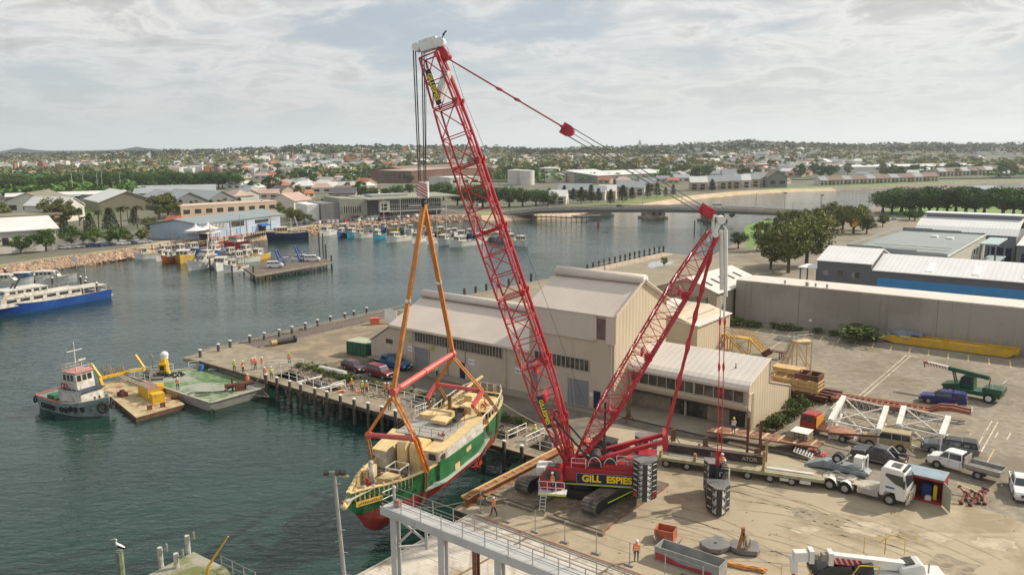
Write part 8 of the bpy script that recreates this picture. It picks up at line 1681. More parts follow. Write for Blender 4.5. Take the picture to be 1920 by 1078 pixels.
for u,v in ((500,500),(536,492)):
 p=U(u+34,v-2,-.6);mb=MB();mb.bar(p+V3((-1,0,0)),p+V3((-2.6,.6,4.6)),.8,.4);mb.bar(p+V3((.2,.6,0)),p+V3((-2.2,.8,4.6)),.3,.2);mb.B('loading_ramp',mat('ramp_blue',(.03,.06,.22),.6),label='steep blue raised loading ramp on the fishing jetty, '+('left' if u==500 else 'right')+' one',cat='ramp')
proto=car('van',paint('white',(.70,.70,.69)),'white van parked at the near left corner of the fishing jetty','van',U(516,502,-.6),R(12),simple=True,name='parked_van')
dup(proto,U(586,490,-.6),R(5),'white wagon parked near the right end of the fishing jetty');dup(proto,U(560,489,-.6),R(185),'white wagon parked in the middle of the fishing jetty')
c0_=car('hatch',paint('silver',(.45,.46,.47)),'silver car parked on the fishing jetty between the white vans','car',U(540,491,-.6),R(20),simple=True)
T=thing('waterfront_jetty',U(420,440),'timber waterfront boardwalk on dark piles below the long blue building','boardwalk');mb=MB();wl=[U(285,464),U(390,452),U(470,441),U(500,437)];ws2=[p+V3((2,9,0)) for p in wl]
mb.add([(p.x,p.y,.05) for p in wl]+[(p.x,p.y,.05) for p in ws2],[(i,i+1,5+i,4+i) for i in range(3)]);o=mb.B('deck',m_deckw,T)
for k in range(22): f=k/22*3;i=int(f);p=wl[i].lerp(wl[i+1],f-i);mb=MB();mb.tube(p+up*-3,p+up*.9,.2,5);mb.B('pile',m_pile,T)
def ground(u,v,z=0): return U(u,v,z)
m_lb=mat('pale_blue_wall',(.34,.42,.52),.7,.08,.2,c2=(.40,.46,.54),th=.6,s2=.3);m_groof=mat('grey_green_roof',(.21,.25,.26),.5,.06,.15)
A_=U(283,447);B_=U(376,449.5);C_=U(526,428);
T=thing('blue_fish_market',(B_+C_)/2,'long pale blue waterfront building with grey roof and twin white tent peaks','building')
bd=(C_-B_).normalized();hB=HT(B_,421);side=(A_-B_);side.z=0;Ln=(C_-B_).length;bn=V3((-bd.y,bd.x,0));dep=max(20,side.dot(bn));
def BB(s,t,z): p=B_+bd*s+bn*t;return V3((p.x,p.y,z))
sk=side.dot(bd)
mb=MB();mb.loft([[BB(0,0,0),BB(0,0,hB),BB(sk*.5,dep*.5,hB*1.22),BB(sk,dep,hB*.9),BB(sk,dep,0)],[BB(Ln,0,0),BB(Ln,0,hB),BB(Ln,dep*.5,hB*1.3),BB(Ln,dep,hB*.9),BB(Ln,dep,0)]]);mb.B('wall',m_lb,T)
mb=MB();mb.loft([[BB(-.5,-.4,hB*.98),BB(sk*.5-.5,dep*.5,hB*1.26),BB(sk-1,dep+1,hB*.93),BB(sk-1,dep+1,hB*.98),BB(sk*.5-.5,dep*.5,hB*1.32),BB(-.5,-.4,hB*1.04)],[BB(Ln+2,-.4,hB*.98),BB(Ln+2,dep*.5,hB*1.34),BB(Ln+2,dep+1,hB*.93),BB(Ln+2,dep+1,hB*.98),BB(Ln+2,dep*.5,hB*1.4),BB(Ln+2,-.4,hB*1.04)]]);mb.B('roof',m_groof,T)
def bpanel(s0,s1,z0,z1,m,nm,o=.08): mb=MB();mb.loft([[BB(s,0,z0),BB(s,-o,z0),BB(s,-o,z1),BB(s,0,z1)] for s in (s0,s1)]);return mb.B(nm,m,T)
for a,b,z0,z1 in ((.14,.30,.58,.9),(.34,.52,.56,.9),(.66,.84,.6,.85)): bpanel(Ln*a,Ln*b,hB*z0,hB*z1,m_glass,'window')
for i in range(10): bpanel(Ln*(.145+.016*i),Ln*(.151+.016*i),hB*.55,hB*.95,m_white,'window_bar',.15)
bpanel(Ln*.545,Ln*.555,0,hB,m_galv,'corner_post',.2);bpanel(Ln*.86,Ln*.87,0,hB,m_galv,'corner_post',.2)
bpanel(Ln*.70,Ln*.80,0,hB*.38,m_dark,'opening');mb=MB();mb.loft([[BB(Ln*s,-2.4,hB*.42),BB(Ln*s,0,hB*.55),BB(Ln*s,0,hB*.5),BB(Ln*s,-2.4,hB*.37)] for s in (.69,.81)]);mb.B('awning',mat('awning_blue',(.03,.10,.35),.6),T)
bpanel(Ln*.87,Ln*.975,hB*.68,hB*.93,mat('grey_board',(.33,.33,.32)),'louvre');
for a in (.17,.3,.42,.62): bpanel(Ln*a,Ln*a+2.2,0,hB*.42,mat('shutter_blue',(.25,.36,.5),.6),'shutter',.12)
mb=MB();mb.ext([BB(*k,0)[:2] for k in ((-2,-5),(Ln*.12,-5),(Ln*.12,-.1),(-2,6))],hB*.44,hB*.52);mb.B('balcony',m_white,T);
for s in (-1,4,9,Ln*.115): mb=MB();mb.tube(BB(s,-4.6,0),BB(s,-4.6,hB*.44),.2,6);mb.B('balcony_post',m_white,T)
bpanel(-.5,Ln*.11,0,hB*.38,m_dark,'opening');mb=MB();mb.rail([BB(-2,-5,hB*.52),BB(Ln*.12,-5,hB*.52)],1.1,.06,2,2);mb.B('balcony_rail',m_galv,T)
for i,s in enumerate((-3.5,2.6)):
 mb=MB();c=BB(s,-1.5,0);rings=[]
 for z,r in ((hB*.70,4.0),(hB*.76,2.7),(hB*.86,1.3),(hB*.98,.5),(hB*1.14,.12)): rings.append([(c.x+r*math.cos(a*PI/4+.4),c.y+r*math.sin(a*PI/4+.4),z) for a in range(8)])
 mb.loft(rings);mb.B('tent_peak',m_cap,T,smooth=False);mb=MB();mb.tube(c+up*hB*.5,c+up*hB*1.14,.12,5);mb.B('tent_mast',m_white,T)
mb=MB();mb.loft([[BB(sk*.6,dep*.55,hB*1.1),BB(sk*.6+8,dep*.55,hB*1.1),BB(sk*.6+4,dep*.55,hB*1.5)],[BB(sk*.6,dep*.8,hB*1.0),BB(sk*.6+8,dep*.8,hB*1.0),BB(sk*.6+4,dep*.8,hB*1.5)]]);mb.B('orange_gable',mat('terracotta',(.42,.13,.06),.8,.15,1),T)
mb=MB();mb.tube(U(452,448),U(452,448)+up*9,.1,5);mb.B('flag_pole',m_galv,label='thin pole standing on the boardwalk before the blue building',cat='pole')
T=thing('marina_office',U(700,400),'modern grey waterfront office with glazed front and sweeping flat roof','office building')
A_=U(637,411);B_=U(833,401);hA=HT(A_,374);hb=HT(B_,368);dd=(B_-A_).normalized();dn=V3((-dd.y,dd.x,0));Lm=(B_-A_).length
def MM(s,t,z): p=A_+dd*s*Lm+dn*t;return V3((p.x,p.y,z))
hM=HT(U(770,403),372)
def mbx(nm,s0,s1,t0,t1,z0,z1,m,z1b=None):
 mb=MB();mb.loft([[MM(s,t0,z0),MM(s,t1,z0),MM(s,t1,z),MM(s,t0,z)] for s,z in ((s0,z1),(s1,z1b or z1))]);return mb.B(nm,m,T)
m_mg=mat('office_grey_green',(.26,.26,.21),.7,.06,.2);
mbx('west_block',-.27,-.165,2,22,0,hA*.78,m_white);mbx('grey_block',-.16,-.003,0,22,0,hA*.82,mat('office_mid_grey',(.19,.19,.19),.7));mbx('wall',0,.25,-.5,24,0,hA*1.05,m_mg,hM*1.08)
mbx('entrance_bay',.252,.36,1,22,0,hM*.92,mat('office_dark',(.06,.06,.06),.5));mbx('white_bay',.362,.46,-1,22,hM*.28,hM*.95,m_white);mbx('glazed_hall',.462,.97,0,24,hM*.12,hM*.96,m_glass);mbx('base',.3,.97,1.2,22,0,hM*.118,m_dark)
mbx('slab',.45,1.0,-1.4,-.05,hM*.28,hM*.34,m_white);mbx('slab',.64,.84,-1.2,-.05,hM*.56,hM*.62,m_white)
mb=MB();mb.loft([[MM(s,-3.5,z),MM(s,26,z+.3),MM(s,26,z+1.0),MM(s,-3.5,z+.6)] for s,z in ((.24,hM*1.02),(1.12,hM*1.06))]);mb.B('roof',m_mg,T);mbx('roof_plant',.35,.70,8,18,hM*1.12,hM*1.25,mat('plant_grey',(.33,.33,.30),.7))
mb=MB();
for i in range(26): s=.466+.5*i/25;mb.bar(MM(s,-.12,hM*.14),MM(s,-.12,hM*.96),.16)
for z in (.45,.7): mb.bar(MM(.463,-.12,hM*z),MM(.97,-.12,hM*z),.16)
mb.B('mullions',m_white,T)
for z in (.55,.34):
 w_=mbx('window',.38,.43,-1.1,-1.0,hM*(z+.06),hM*(z+.22),m_glass)
mb=MB();mb.loft([[MM(s,-.62,hA*z) for z in (.30,.62)]+[MM(s,-.5,hA*z) for z in (.62,.30)] for s in (.03,.19)]);mb.B('window',m_glass,T)
for i in range(8): mbx('window_bar',.03+.02*i,.033+.02*i,-.75,-.64,hA*.28,hA*.64,m_white)
protos=[car('hatch',paint(n,c),f'{n} car','car',(0,-500,0),simple=True) for n,c in (('white',(.70,.70,.69)),('silver',(.45,.46,.47)),('dark_grey',(.08,.08,.09)),('deep_blue',(.02,.05,.14)),('bright_red',(.40,.02,.02)))]
rnd=random.Random(77);used=set();nm=['white','silver','dark grey','blue','red']
def park(u,v,label,yaw,group,k=None):
 k=rnd.choices(range(5),(5,4,3,1.3,.7))[0] if k is None else k;p=U(u,v)
 if k not in used: used.add(k);o=protos[k];o.location=p;o.rotation_euler=(0,0,yaw);o['label']=label.format(nm[k]);o['group']=group
 else: o=dup(protos[k],p,yaw,label.format(nm[k]),group)
 return o
for i in range(24):
 u=600+i*8.2;v=420-.62*i*.9 if i<14 else 412.5-(i-14)*.75;park(u,v,'{} car in the front marina row, '+('left half' if i<12 else 'right half'),R(70)+rnd.uniform(-.05,.05),'cars in the front row of the marina car park')
for i in range(17):
 u=664+i*7.6;v=409.5-.45*i;park(u,v,'{} car in the second marina row, '+('left half' if i<9 else 'right half'),R(70)+rnd.uniform(-.05,.05),'cars in the second row of the marina car park')
for i in range(20):
 u=rnd.uniform(548,606);v=rnd.uniform(402,424);park(u,v,'{} car between the blue building and marina office',R(rnd.choice((0,75)))+rnd.uniform(-.1,.1),'cars between the blue building and the office')
for i in range(12):
 u=120+i*14+rnd.uniform(-2,2);v=467-i*1.0;park(u,v,'{} car under the foreshore trees',R(20),'cars under the foreshore trees')
for i in range(16):
 u=84+i*4.2+(8 if i>8 else 0);v=349.5;park(u,v-.6*(i%2),'{} car behind the sports field',R(80),'cars behind the sports field')
for u,v,l,k in ((195,462,'{} car parked nearest the revetment edge',3),(898,387,'{} car on the park road left of the boom',0),(866,388,'{} car on the park road by the figs',1),(1875,463,'{} car parked before the navy garage doors',0),(1908,462,'{} car at the right edge by the garage tree',1),(1634,414,'{} car in the lot right of the orange banner',3),(1652,416,'{} car second in the lot right of the orange banner',2),(1676,412,'{} car third in the lot right of the orange banner',1)):
 park(u,v,l,R(60),None,k)
car('van',paint('cream_car',(.50,.45,.28)),'cream four wheel drive parked in front of the navy garage door','car',U(1878,468),R(95),simple=True,name='parked_van')
pk=car('ute',paint('white',(.70,.70,.69)),'white ute parked behind the blue factory roof','ute',U(1872,484),R(165),simple=True)
# -- road bridge
zr_=5.0
mbr=mat('bridge_concrete',(.20,.20,.195),.8,.1,.1);mpr=mat('pier_stone',(.30,.26,.20),.85,.15,.2,c2=(.16,.13,.10),th=.5,s2=.3)
ctl=[(930,401,.3),(1012,392.5,3.2),(1100,390.3,4.6),(1230,389.5,5.4),(1330,391,5.2),(1440,395,4.2),(1560,400.5,2.4),(1640,404,1.0)]
T=thing('road_bridge',U(1230,408),'long low concrete road bridge crossing the harbour arm','bridge')
bpts=[U(u,v,z) for u,v,z in ctl]
def strip3(mb,pts,w0,w1,dz0,dz1):
 for a,b in zip(pts[:-1],pts[1:]):
  d=(b-a);d.z=0;d.normalize();n=V3((-d.y,d.x,0));mb.loft([[p+n*w0+up*dz0,p+n*w1+up*dz0,p+n*w1+up*dz1,p+n*w0+up*dz1] for p in (a,b)])
mb=MB();strip3(mb,bpts,0,11,-.5,0);mb.B('deck',m_road,T);mb=MB();strip3(mb,bpts,.6,1.2,-2.2,-.5);mb.B('girder',mbr,T);mb=MB();strip3(mb,bpts,-.25,0,-.9,.45);mb.B('parapet',mat('parapet_brown',(.36,.34,.31),.8),T);mb=MB();strip3(mb,bpts,11,11.25,-.9,.45);mb.B('parapet',MT['parapet_brown'],T)
mb=MB()
for a,b in zip(bpts[:-1],bpts[1:]):
 mb.tube(a+up*1.4,b+up*1.4,.06,4);n=int((b-a).length/3)
 for i in range(n): p=a.lerp(b,i/n);mb.tube(p+up*.4,p+up*1.4,.05,4)
mb.B('railing',m_galv,T)
for i,(u0,u1,v) in enumerate(((1113,1146,406),(1216,1247,411),(1332,1358,417))):
 a=U(u0,v,ZW);b=U(u1,v-1,ZW);d=(b-a).normalized();n=V3((-d.y,d.x,0));mb=MB();tp=CAMH
 zt=(0 if i<2 else 0)+ [3.0,3.2,2.8][i];ol=[a,b,b+n*9,a+n*9];mb.ext([(p.x,p.y) for p in ol],ZW-1,zt-1.0);pr=mb.B('pier',mpr,T)
 mb=MB();mb.ext([(p.x,p.y) for p in (a-d*1.2-n*.8,b+d*1.2-n*.8,b+d*1.2+n*10,a-d*1.2+n*10)],ZW-1,ZW+1.0);mb.B('pier_base',mpr,T)
 mb=MB();
 for f in (.3,.68): p=a.lerp(b,f)-n*.05;mb.bar(p-d*.9+up*.0+V3((0,0,zt-2.6-p.z)),p+d*.9+V3((0,0,zt-2.6-p.z)),.1,1.6)
 mb.B('pier_recess',m_dark,pr)
pr_=U(1163,387.5,5.0);car('hatch',paint('dark_grey',(.08,.08,.09)),'dark car crossing the bridge','car',bpts[2].lerp(bpts[3],.5)+V3((0,3,0)),R(-5),simple=True)
car('van',paint('white',(.70,.70,.69)),'white van crossing the bridge near the crane mast head','van',bpts[4].lerp(bpts[5],.18)+V3((0,3,0)),R(-8),simple=True,name='road_van').scale=(1.25,1.2,1.2)
for i,(u,v,tv) in enumerate(((1278,391,368),(1417,394,362),(1205,390,372),(1538,392,365),(1486,401,380))):
 p=U(u,v,4.5 if u<1500 else 0);h=HT(p,tv)-p.z;T=thing('street_lamp',p,f'thin street lamp on the bridge road, {ORD[i]} of five counted from the mast head area' if 0 else ['thin lamp post on the bridge above its middle pier','thin lamp post on the bridge right of the white van','thin lamp post on the bridge left of the dark car','tall lamp post on the far side of the trees right of the bridge','short lamp post at the right end of the bridge'][i],'street lamp');mb=MB();mb.tube(p,p+up*h,.11,5);mb.B('pole',m_galv,T);mb=MB();mb.bar(p+up*h,p+up*h+V3((1.2,0,.1)),.12);mb.B('lamp_head',m_galv,T)
T=thing('timber_jetty',U(1050,405,0),'low dark timber jetty and landing at the left foot of the bridge','jetty');mb=MB();a=U(960,405,-.7);b=U(1100,409,-.7);mb.bar(a,b,2.2,.3);mb.box(U(1100,405,-.5),(14,6,.4),.1);mb.B('deck',m_deckd,T)
for i in range(16): p=a.lerp(b,i/15);mb=MB();mb.tube(p-up*2.5,p+up*.8,.18,5);mb.B('pile',m_pile,T)
# -- vegetation
m_bark=mat('bark',(.12,.09,.065),.9,.2,2)
def leafm(n,c,c2): return mat(n,c,.75,.35,.35,c2=c2,th=.52,s2=.5,info=.35,spec=.2)
LF={'fig':leafm('leaf_fig',(.06,.115,.02),(.12,.19,.035)),'gum':leafm('leaf_gum',(.15,.165,.045),(.25,.24,.075)),'street':leafm('leaf_street',(.075,.14,.022),(.14,.22,.04)),'pine':leafm('leaf_pine',(.04,.065,.022),(.07,.10,.035)),'palm':leafm('leaf_palm',(.075,.09,.025),(.15,.14,.05)),'shrub':leafm('leaf_shrub',(.075,.11,.025),(.17,.19,.06))}
def leaf(mb,p,s,rnd,flat=.5):
 a=V3((rnd.gauss(0,1),rnd.gauss(0,1),rnd.gauss(0,flat))).normalized();b=a.cross(V3((rnd.gauss(0,1),rnd.gauss(0,1),rnd.gauss(0,1)))).normalized()
 mb.v+=[tuple(p+a*s),tuple(p+b*s*.6),tuple(p-a*s),tuple(p-b*s*.6)];n=len(mb.v)-4;mb.f.append((n,n+1,n+2,n+3));mb.mi.append(0)
def clump(mb,c,r,n,s,rnd,sq=.7):
 for _ in range(n):
  d=V3((rnd.gauss(0,1),rnd.gauss(0,1),rnd.gauss(0,1))).normalized();k=rnd.uniform(.55,1.08)
  leaf(mb,V3(c)+V3((d.x*r*k,d.y*r*k,d.z*r*k*sq)),s*rnd.uniform(.6,1.3),rnd)
def treeproto(kind,seed,nl=1):
 rnd=random.Random(seed);T=thing(kind+'_tree' if kind!='shrub' else 'shrub',(0,-600,0),'tree','tree');cr=MB();tk=MB();Z=V3((0,0,1))
 if kind=='palm':
  tk.tube((0,0,0),(.02,0,.8),.022,6,r2=.016)
  for i in range(26):
   a=rnd.uniform(0,2*PI);e=rnd.uniform(-.9,1.1);p=V3((.02,0,.82));d=V3((math.cos(a),math.sin(a),0));L_=rnd.uniform(.17,.24)
   pts=[p+d*L_*f*math.cos(e*.6)+Z*(L_*(f*math.sin(e)*.8-.5*f*f)) for f in (0,.35,.7,1)];sd_=V3((-d.y,d.x,0))
   for q0,q1,w0,w1 in zip(pts,pts[1:],(.008,.035,.03),(.035,.03,.004)):
    for s in (-1,1): n=len(cr.v);cr.v+=[tuple(q0),tuple(q1),tuple(q1+sd_*s*w1-Z*w1*.5),tuple(q0+sd_*s*w0-Z*w0*.5)];cr.f.append((n,n+1,n+2,n+3));cr.mi.append(0)
 elif kind=='pine':
  tk.tube((0,0,0),(0,0,.97),.018,6,r2=.004)
  for i in range(17):
   z=.13+.84*i/17;r=.26*(1-z)**.75+.02;nb=7
   for k in range(nb):
    a=2*PI*(k+rnd.random()*.6)/nb
    for f in (.35,.6,.85,1.0): clump(cr,(math.cos(a)*r*f,math.sin(a)*r*f,z+.03*f),.028,int(5*nl),.024,rnd,.5)
 elif kind=='shrub':
  for i in range(14): a=rnd.uniform(0,6.3);q=rnd.uniform(0,.45);clump(cr,(q*math.cos(a),q*math.sin(a),.3+rnd.uniform(0,.4)),.26,int(26*nl),.075,rnd,.8)
  tk.tube((0,0,0),(0,0,.4),.03,5)
 else:
  sp={'fig':(.50,.25,.22,44,.9,.56),'gum':(.40,.30,.34,40,.62,.54),'street':(.42,.26,.30,30,.9,.58)}[kind];hr,cz0,th_,nc,dens,zc=sp
  tk.tube((0,0,0),(0,0,cz0),.035 if kind!='fig' else .06,7,r2=.025)
  for i in range(nc):
   a=rnd.uniform(0,2*PI);q=math.sqrt(rnd.random());h=rnd.uniform(-1,1);rr=hr*q*math.sqrt(max(.1,1-h*h*.85));c=V3((rr*math.cos(a),rr*math.sin(a),zc+h*(.34 if kind!='gum' else .37)*(1-.3*q)));r=rnd.uniform(.09,.17)*(1.1 if kind=='fig' else .9)
   clump(cr,c,r,int(78*nl*dens),.028 if nl>=1 else .055,rnd,.72)
   if i%3==0: tk.tube((0,0,cz0*.8),tuple(c),.016,4,r2=.005)
 cr.B('crown',LF[kind],T,0) if False else None
 o=cr.B('crown',LF[kind],None,world=0);o.parent=T;o=tk.B('trunk',m_bark,None,world=0);o.parent=T;return T
PR={}
for k in ('fig','gum','street','palm','pine','shrub'): PR[k]=[treeproto(k,i*7+len(k),1 if k!='gum' else 1.5) for i in range(3)]
PR['far']=[treeproto(k,91,.35) for k in ('fig','gum','street')]
USED=set();trnd=random.Random(99)
def tree(kind,p,h,label,group=None,wide=1.,i=None):
 pr=PR[kind][trnd.randrange(3) if i is None else i];w=h*wide*trnd.uniform(.92,1.1)
 o=dup(pr,p,trnd.uniform(0,6.28),label,group,(w,w,h));o['category']='shrub' if kind=='shrub' else 'tree';return o
def treeP(kind,lst,desc,group,wide=1.,z=0):
 n=len(lst)
 for i,(u,v,tv) in enumerate(sorted(lst)):
  p=U(u,v,z);h=max(1,HT(p,tv)-z);w=ORD[i]+' from the left' if i<n/2 and i<10 else ORD[n-1-i]+' from the right' if n-1-i<10 else 'near the row middle';tree(kind,p,h,f'{desc}, {w}',group,wide)
treeP('street',[(-6,476,442),(40,477,437),(87,472,424),(135,465,420),(156,458,432),(178,462,426),(205,459,430),(222,458,420)],'round green street tree on the foreshore lawn','foreshore street trees',1.15)
treeP('palm',[(100,432,398),(70,440,408),(150,424,384),(160,440,400),(186,434,387),(228,430,380),(258,428,377),(297,420,378),(240,414,382),(32,428,403),(412,392,372),(438,392,372),(370,394,372),(424,390,368)],'tall fan palm among the left waterfront trees','waterfront palms',1.2)
treeP('pine',[(120,440,402),(170,440,398),(208,436,388),(252,424,391),(327,404,368),(340,402,374),(360,400,376),(378,402,380),(397,400,374),(450,396,370),(468,396,378),(605,392,372)],'dark conical pine behind the left waterfront','waterfront pines',1.25)
treeP('gum',[(105,422,363),(125,420,368),(300,412,360),(316,410,358),(8,410,378),(545,415,385),(560,420,388),(525,400,378),(580,417,400),(645,372,356),(660,368,350),(596,396,372),(240,455,430),(268,452,425),(285,440,402)],'olive gum tree among the left waterfront buildings','gums of the left waterfront',1.15)
belt=[(u,358-u*.012+trnd.uniform(-2,2),318+trnd.uniform(-3,7)+(6 if u<130 else 0)) for u in range(-10,450,15)]+[(u,366,330+trnd.uniform(-3,6)) for u in range(-10,70,17)]+[(u,352,316+trnd.uniform(-2,5)) for u in range(170,440,19)]
BK=((60,'above the arched factory'),(130,'above the grandstand'),(200,'behind the twin light towers'),(260,'above the olive hall'),(330,'above the low grey shed'),(400,'above the blue building'),(999,'at the right end of the belt'));bc={}
for u,v,tv in sorted(belt):
 b=next(n for m,n in BK if u<m);bc[b]=bc.get(b,-1)+1;p=U(u,v);tree('fig',p,HT(p,tv),f'large dark fig, {ORD[bc[b]]} of the belt trees {b}','fig belt behind the sports field',.95)
treeP('fig',[(700,374,348),(722,372,350),(745,370,344),(768,366,342),(795,368,340),(812,372,343),(832,376,338),(858,386,345),(885,388,340),(905,390,343),(930,390,346),(955,389,346),(980,388,348),(1005,387,352),(1028,386,354)],'big dark green fig in the park near the marina','park figs near the marina',1.05)
treeP('gum',[(1445,505,418),(1478,512,402),(1512,498,388),(1430,470,408),(1540,470,392),(1465,440,388),(1497,455,384),(1530,440,386)],'tall olive gum in the clump right of the crane mast','gums right of the crane mast',1.0)
treeP('gum',[(1600,438,377),(1580,430,380),(1618,432,398),(1560,420,372)],'spreading gum by the bridge approach','gums by the bridge approach',1.2)
treeP('fig',[(1384,466,430),(1372,410,398),(1625,438,404),(1655,425,400)],'dense rounded bush near the bridge approach','bushes near the bridge approach',.95)
treeP('fig',[(u,v,tv+dv) for (u,v,tv),dv in zip([(1655,398,356),(1672,402,351),(1690,398,352),(1706,404,350),(1725,398,350),(1742,404,349),(1757,398,352),(1775,404,347),(1792,398,350),(1810,404,348),(1828,402,352),(1845,400,356),(1795,378,350),(1880,408,348),(1900,404,352),(1918,408,350),(1715,414,390),(1705,412,392)],(-4,3,-6,2,-2,-7,4,-3,1,-6,5,-1,0,-6,2,-5,0,0))],'big dark tree in the riverside park row','riverside park trees',1.25)
treeP('pine',[(1058,380,347),(1075,378,352),(1090,382,350),(1108,380,345),(1122,380,352),(1145,384,354),(1168,380,346),(1185,376,350),(1215,372,344),(1232,370,342),(1248,370,350),(1262,368,345),(1335,360,335),(1030,382,352),(1018,384,356),(1152,350,336)],'norfolk pine along the beach terraces','norfolk pines along the beach',1.1)
treeP('gum',[(1903,478,458),(1245,500,480)],'small round grey green tree in the yard','small yard trees',.9)
treeP('shrub',[(1498,758,735),(1440,808,788),(1456,808,776),(1466,798,772),(1478,788,760),(1490,776,752),(1508,765,745),(1432,816,800),(1450,792,775),(1486,762,744)],'bright green shrub in the garden strip beside the office','garden shrubs beside the office',1.15)
treeP('shrub',[(1385,610,592),(1400,612,598),(1425,614,602),(1450,616,603),(1470,618,604),(1500,622,610),(1530,624,612),(1560,628,616),(1590,630,618),(1622,640,603),(1640,640,626),(1350,606,592),(1260,625,612),(1235,625,600),(1905,640,632)],'dark scrubby bush at the foot of the grey warehouse','bushes along the grey warehouse wall',2.2)
treeP('shrub',[(580,695,686),(600,700,690),(618,706,697),(640,712,704),(655,716,708),(790,748,737),(805,752,742),(870,775,768),(830,764,756),(560,690,682),(655,716,705),(950,790,783),(980,798,791)],'low grassy bush on the bank behind the wharf','grassy bushes on the wharf bank',1.7)
mb=MB();rnd=random.Random(17)
for pts,n in (([W(14,9),W(22,7.6),W(30,7.8),W(42,7.6),W(56,7.6)],2600),([W(78.6,24),W(80.0,36)],900)):
 for _ in range(n):
  k=rnd.random()*(len(pts)-1);i=int(k);p=pts[i].lerp(pts[i+1],k-i)+V3((rnd.gauss(0,.7),rnd.gauss(0,.7),0));
  if noise.noise(p*.35)<-.12: continue
  leaf(mb,p+V3((0,0,.15)),rnd.uniform(.12,.32),rnd,1.5)
mb.B('grass_tufts',mat('tuft_green',(.13,.15,.045),.9,.4,.5,c2=(.24,.19,.09),s2=.4),kind='stuff')
flat('garden_bed',[W(77.9,21),W(80.4,21),W(81.6,36),W(77.9,36)],.02,m_dirt);mb=MB();mb.bar(W(80.4,20.5,.06),W(81.9,37,.06),.16,.16);mb.B('garden_kerb',m_kerb,kind='structure')
# -- town buildings
def shed(name,corners,tv,label,wall,roof,ridge=2.5,cat='shed',ov=.4,axis=0,win=0,flat_=False):
 (u0,v0),(u1,v1),dep=corners;a=U(u0,v0);b=U(u1,v1);d=(b-a);L_=d.length;d.normalize();n=V3((-d.y,d.x,0));h=max(2.5,HT(a,tv));T=thing(name,(a+b)/2+n*dep/2,label,cat)
 Q=lambda s,t,z:a+d*s+n*t+V3((0,0,z));mb=MB()
 if axis==0: pr=[(0,0),(dep,0),(dep,h),(dep/2,h+ridge),(0,h)];mb.loft([[Q(s,t,z) for t,z in pr] for s in (0,L_)]);rf=[[Q(s,t,z) for t,z in ((-ov,h-.05),(dep/2,h+ridge+.02),(dep+ov,h-.05),(dep+ov,h+.25),(dep/2,h+ridge+.3),(-ov,h+.25))] for s in (-ov,L_+ov)]
 else: pr=[(0,0),(L_,0),(L_,h),(L_/2,h+ridge),(0,h)];mb.loft([[Q(s,t,z) for s,z in pr] for t in (0,dep)]);rf=[[Q(s,t,z) for s,z in ((-ov,h-.05),(L_/2,h+ridge+.02),(L_+ov,h-.05),(L_+ov,h+.25),(L_/2,h+ridge+.3),(-ov,h+.25))] for t in (-ov,dep+ov)]
 mb.B('wall',wall,T);mb=MB();mb.loft(rf);mb.B('roof',roof,T)
 for i in range(win): s=L_*(i+.5)/win;mb=MB();mb.loft([[Q(s+k,-.06,z) for z in (h*.35,h*.72)]+[Q(s+k,.02,z) for z in (h*.72,h*.35)] for k in (-L_/win*.28,L_/win*.28)]);mb.B('window',m_glass,T)
 return T
mw_=mat('town_white',(.58,.56,.51),.7,.08,.1);mcr=mat('town_cream',(.46,.38,.28),.7,.08,.1);mor=mat('town_orange',(.44,.26,.16),.8,.08,.1);mpc=mat('town_peach',(.52,.40,.30),.8,.08,.1);mbk=mat('town_brick',(.20,.105,.075),.85,.15,.1,c2=(.14,.08,.06),s2=.2);mgy=mat('town_grey',(.20,.21,.21),.7,.08,.1);mol=mat('town_olive',(.19,.17,.12),.7,.08,.1)
rw=mat('roof_white',(.60,.60,.58),.5,.06,.1);rg=mat('roof_grey',(.28,.30,.31),.5,.08,.1);rt=mat('roof_terracotta',(.36,.13,.065),.8,.12,.2);rb=mat('roof_brown',(.20,.14,.11),.8,.12,.2);rd=mat('roof_dark',(.09,.09,.10),.7,.1,.2);rgn=mat('roof_pale_green',(.28,.35,.29),.6,.08,.1);rpk=mat('roof_pinkish',(.42,.30,.25),.7,.1,.2)
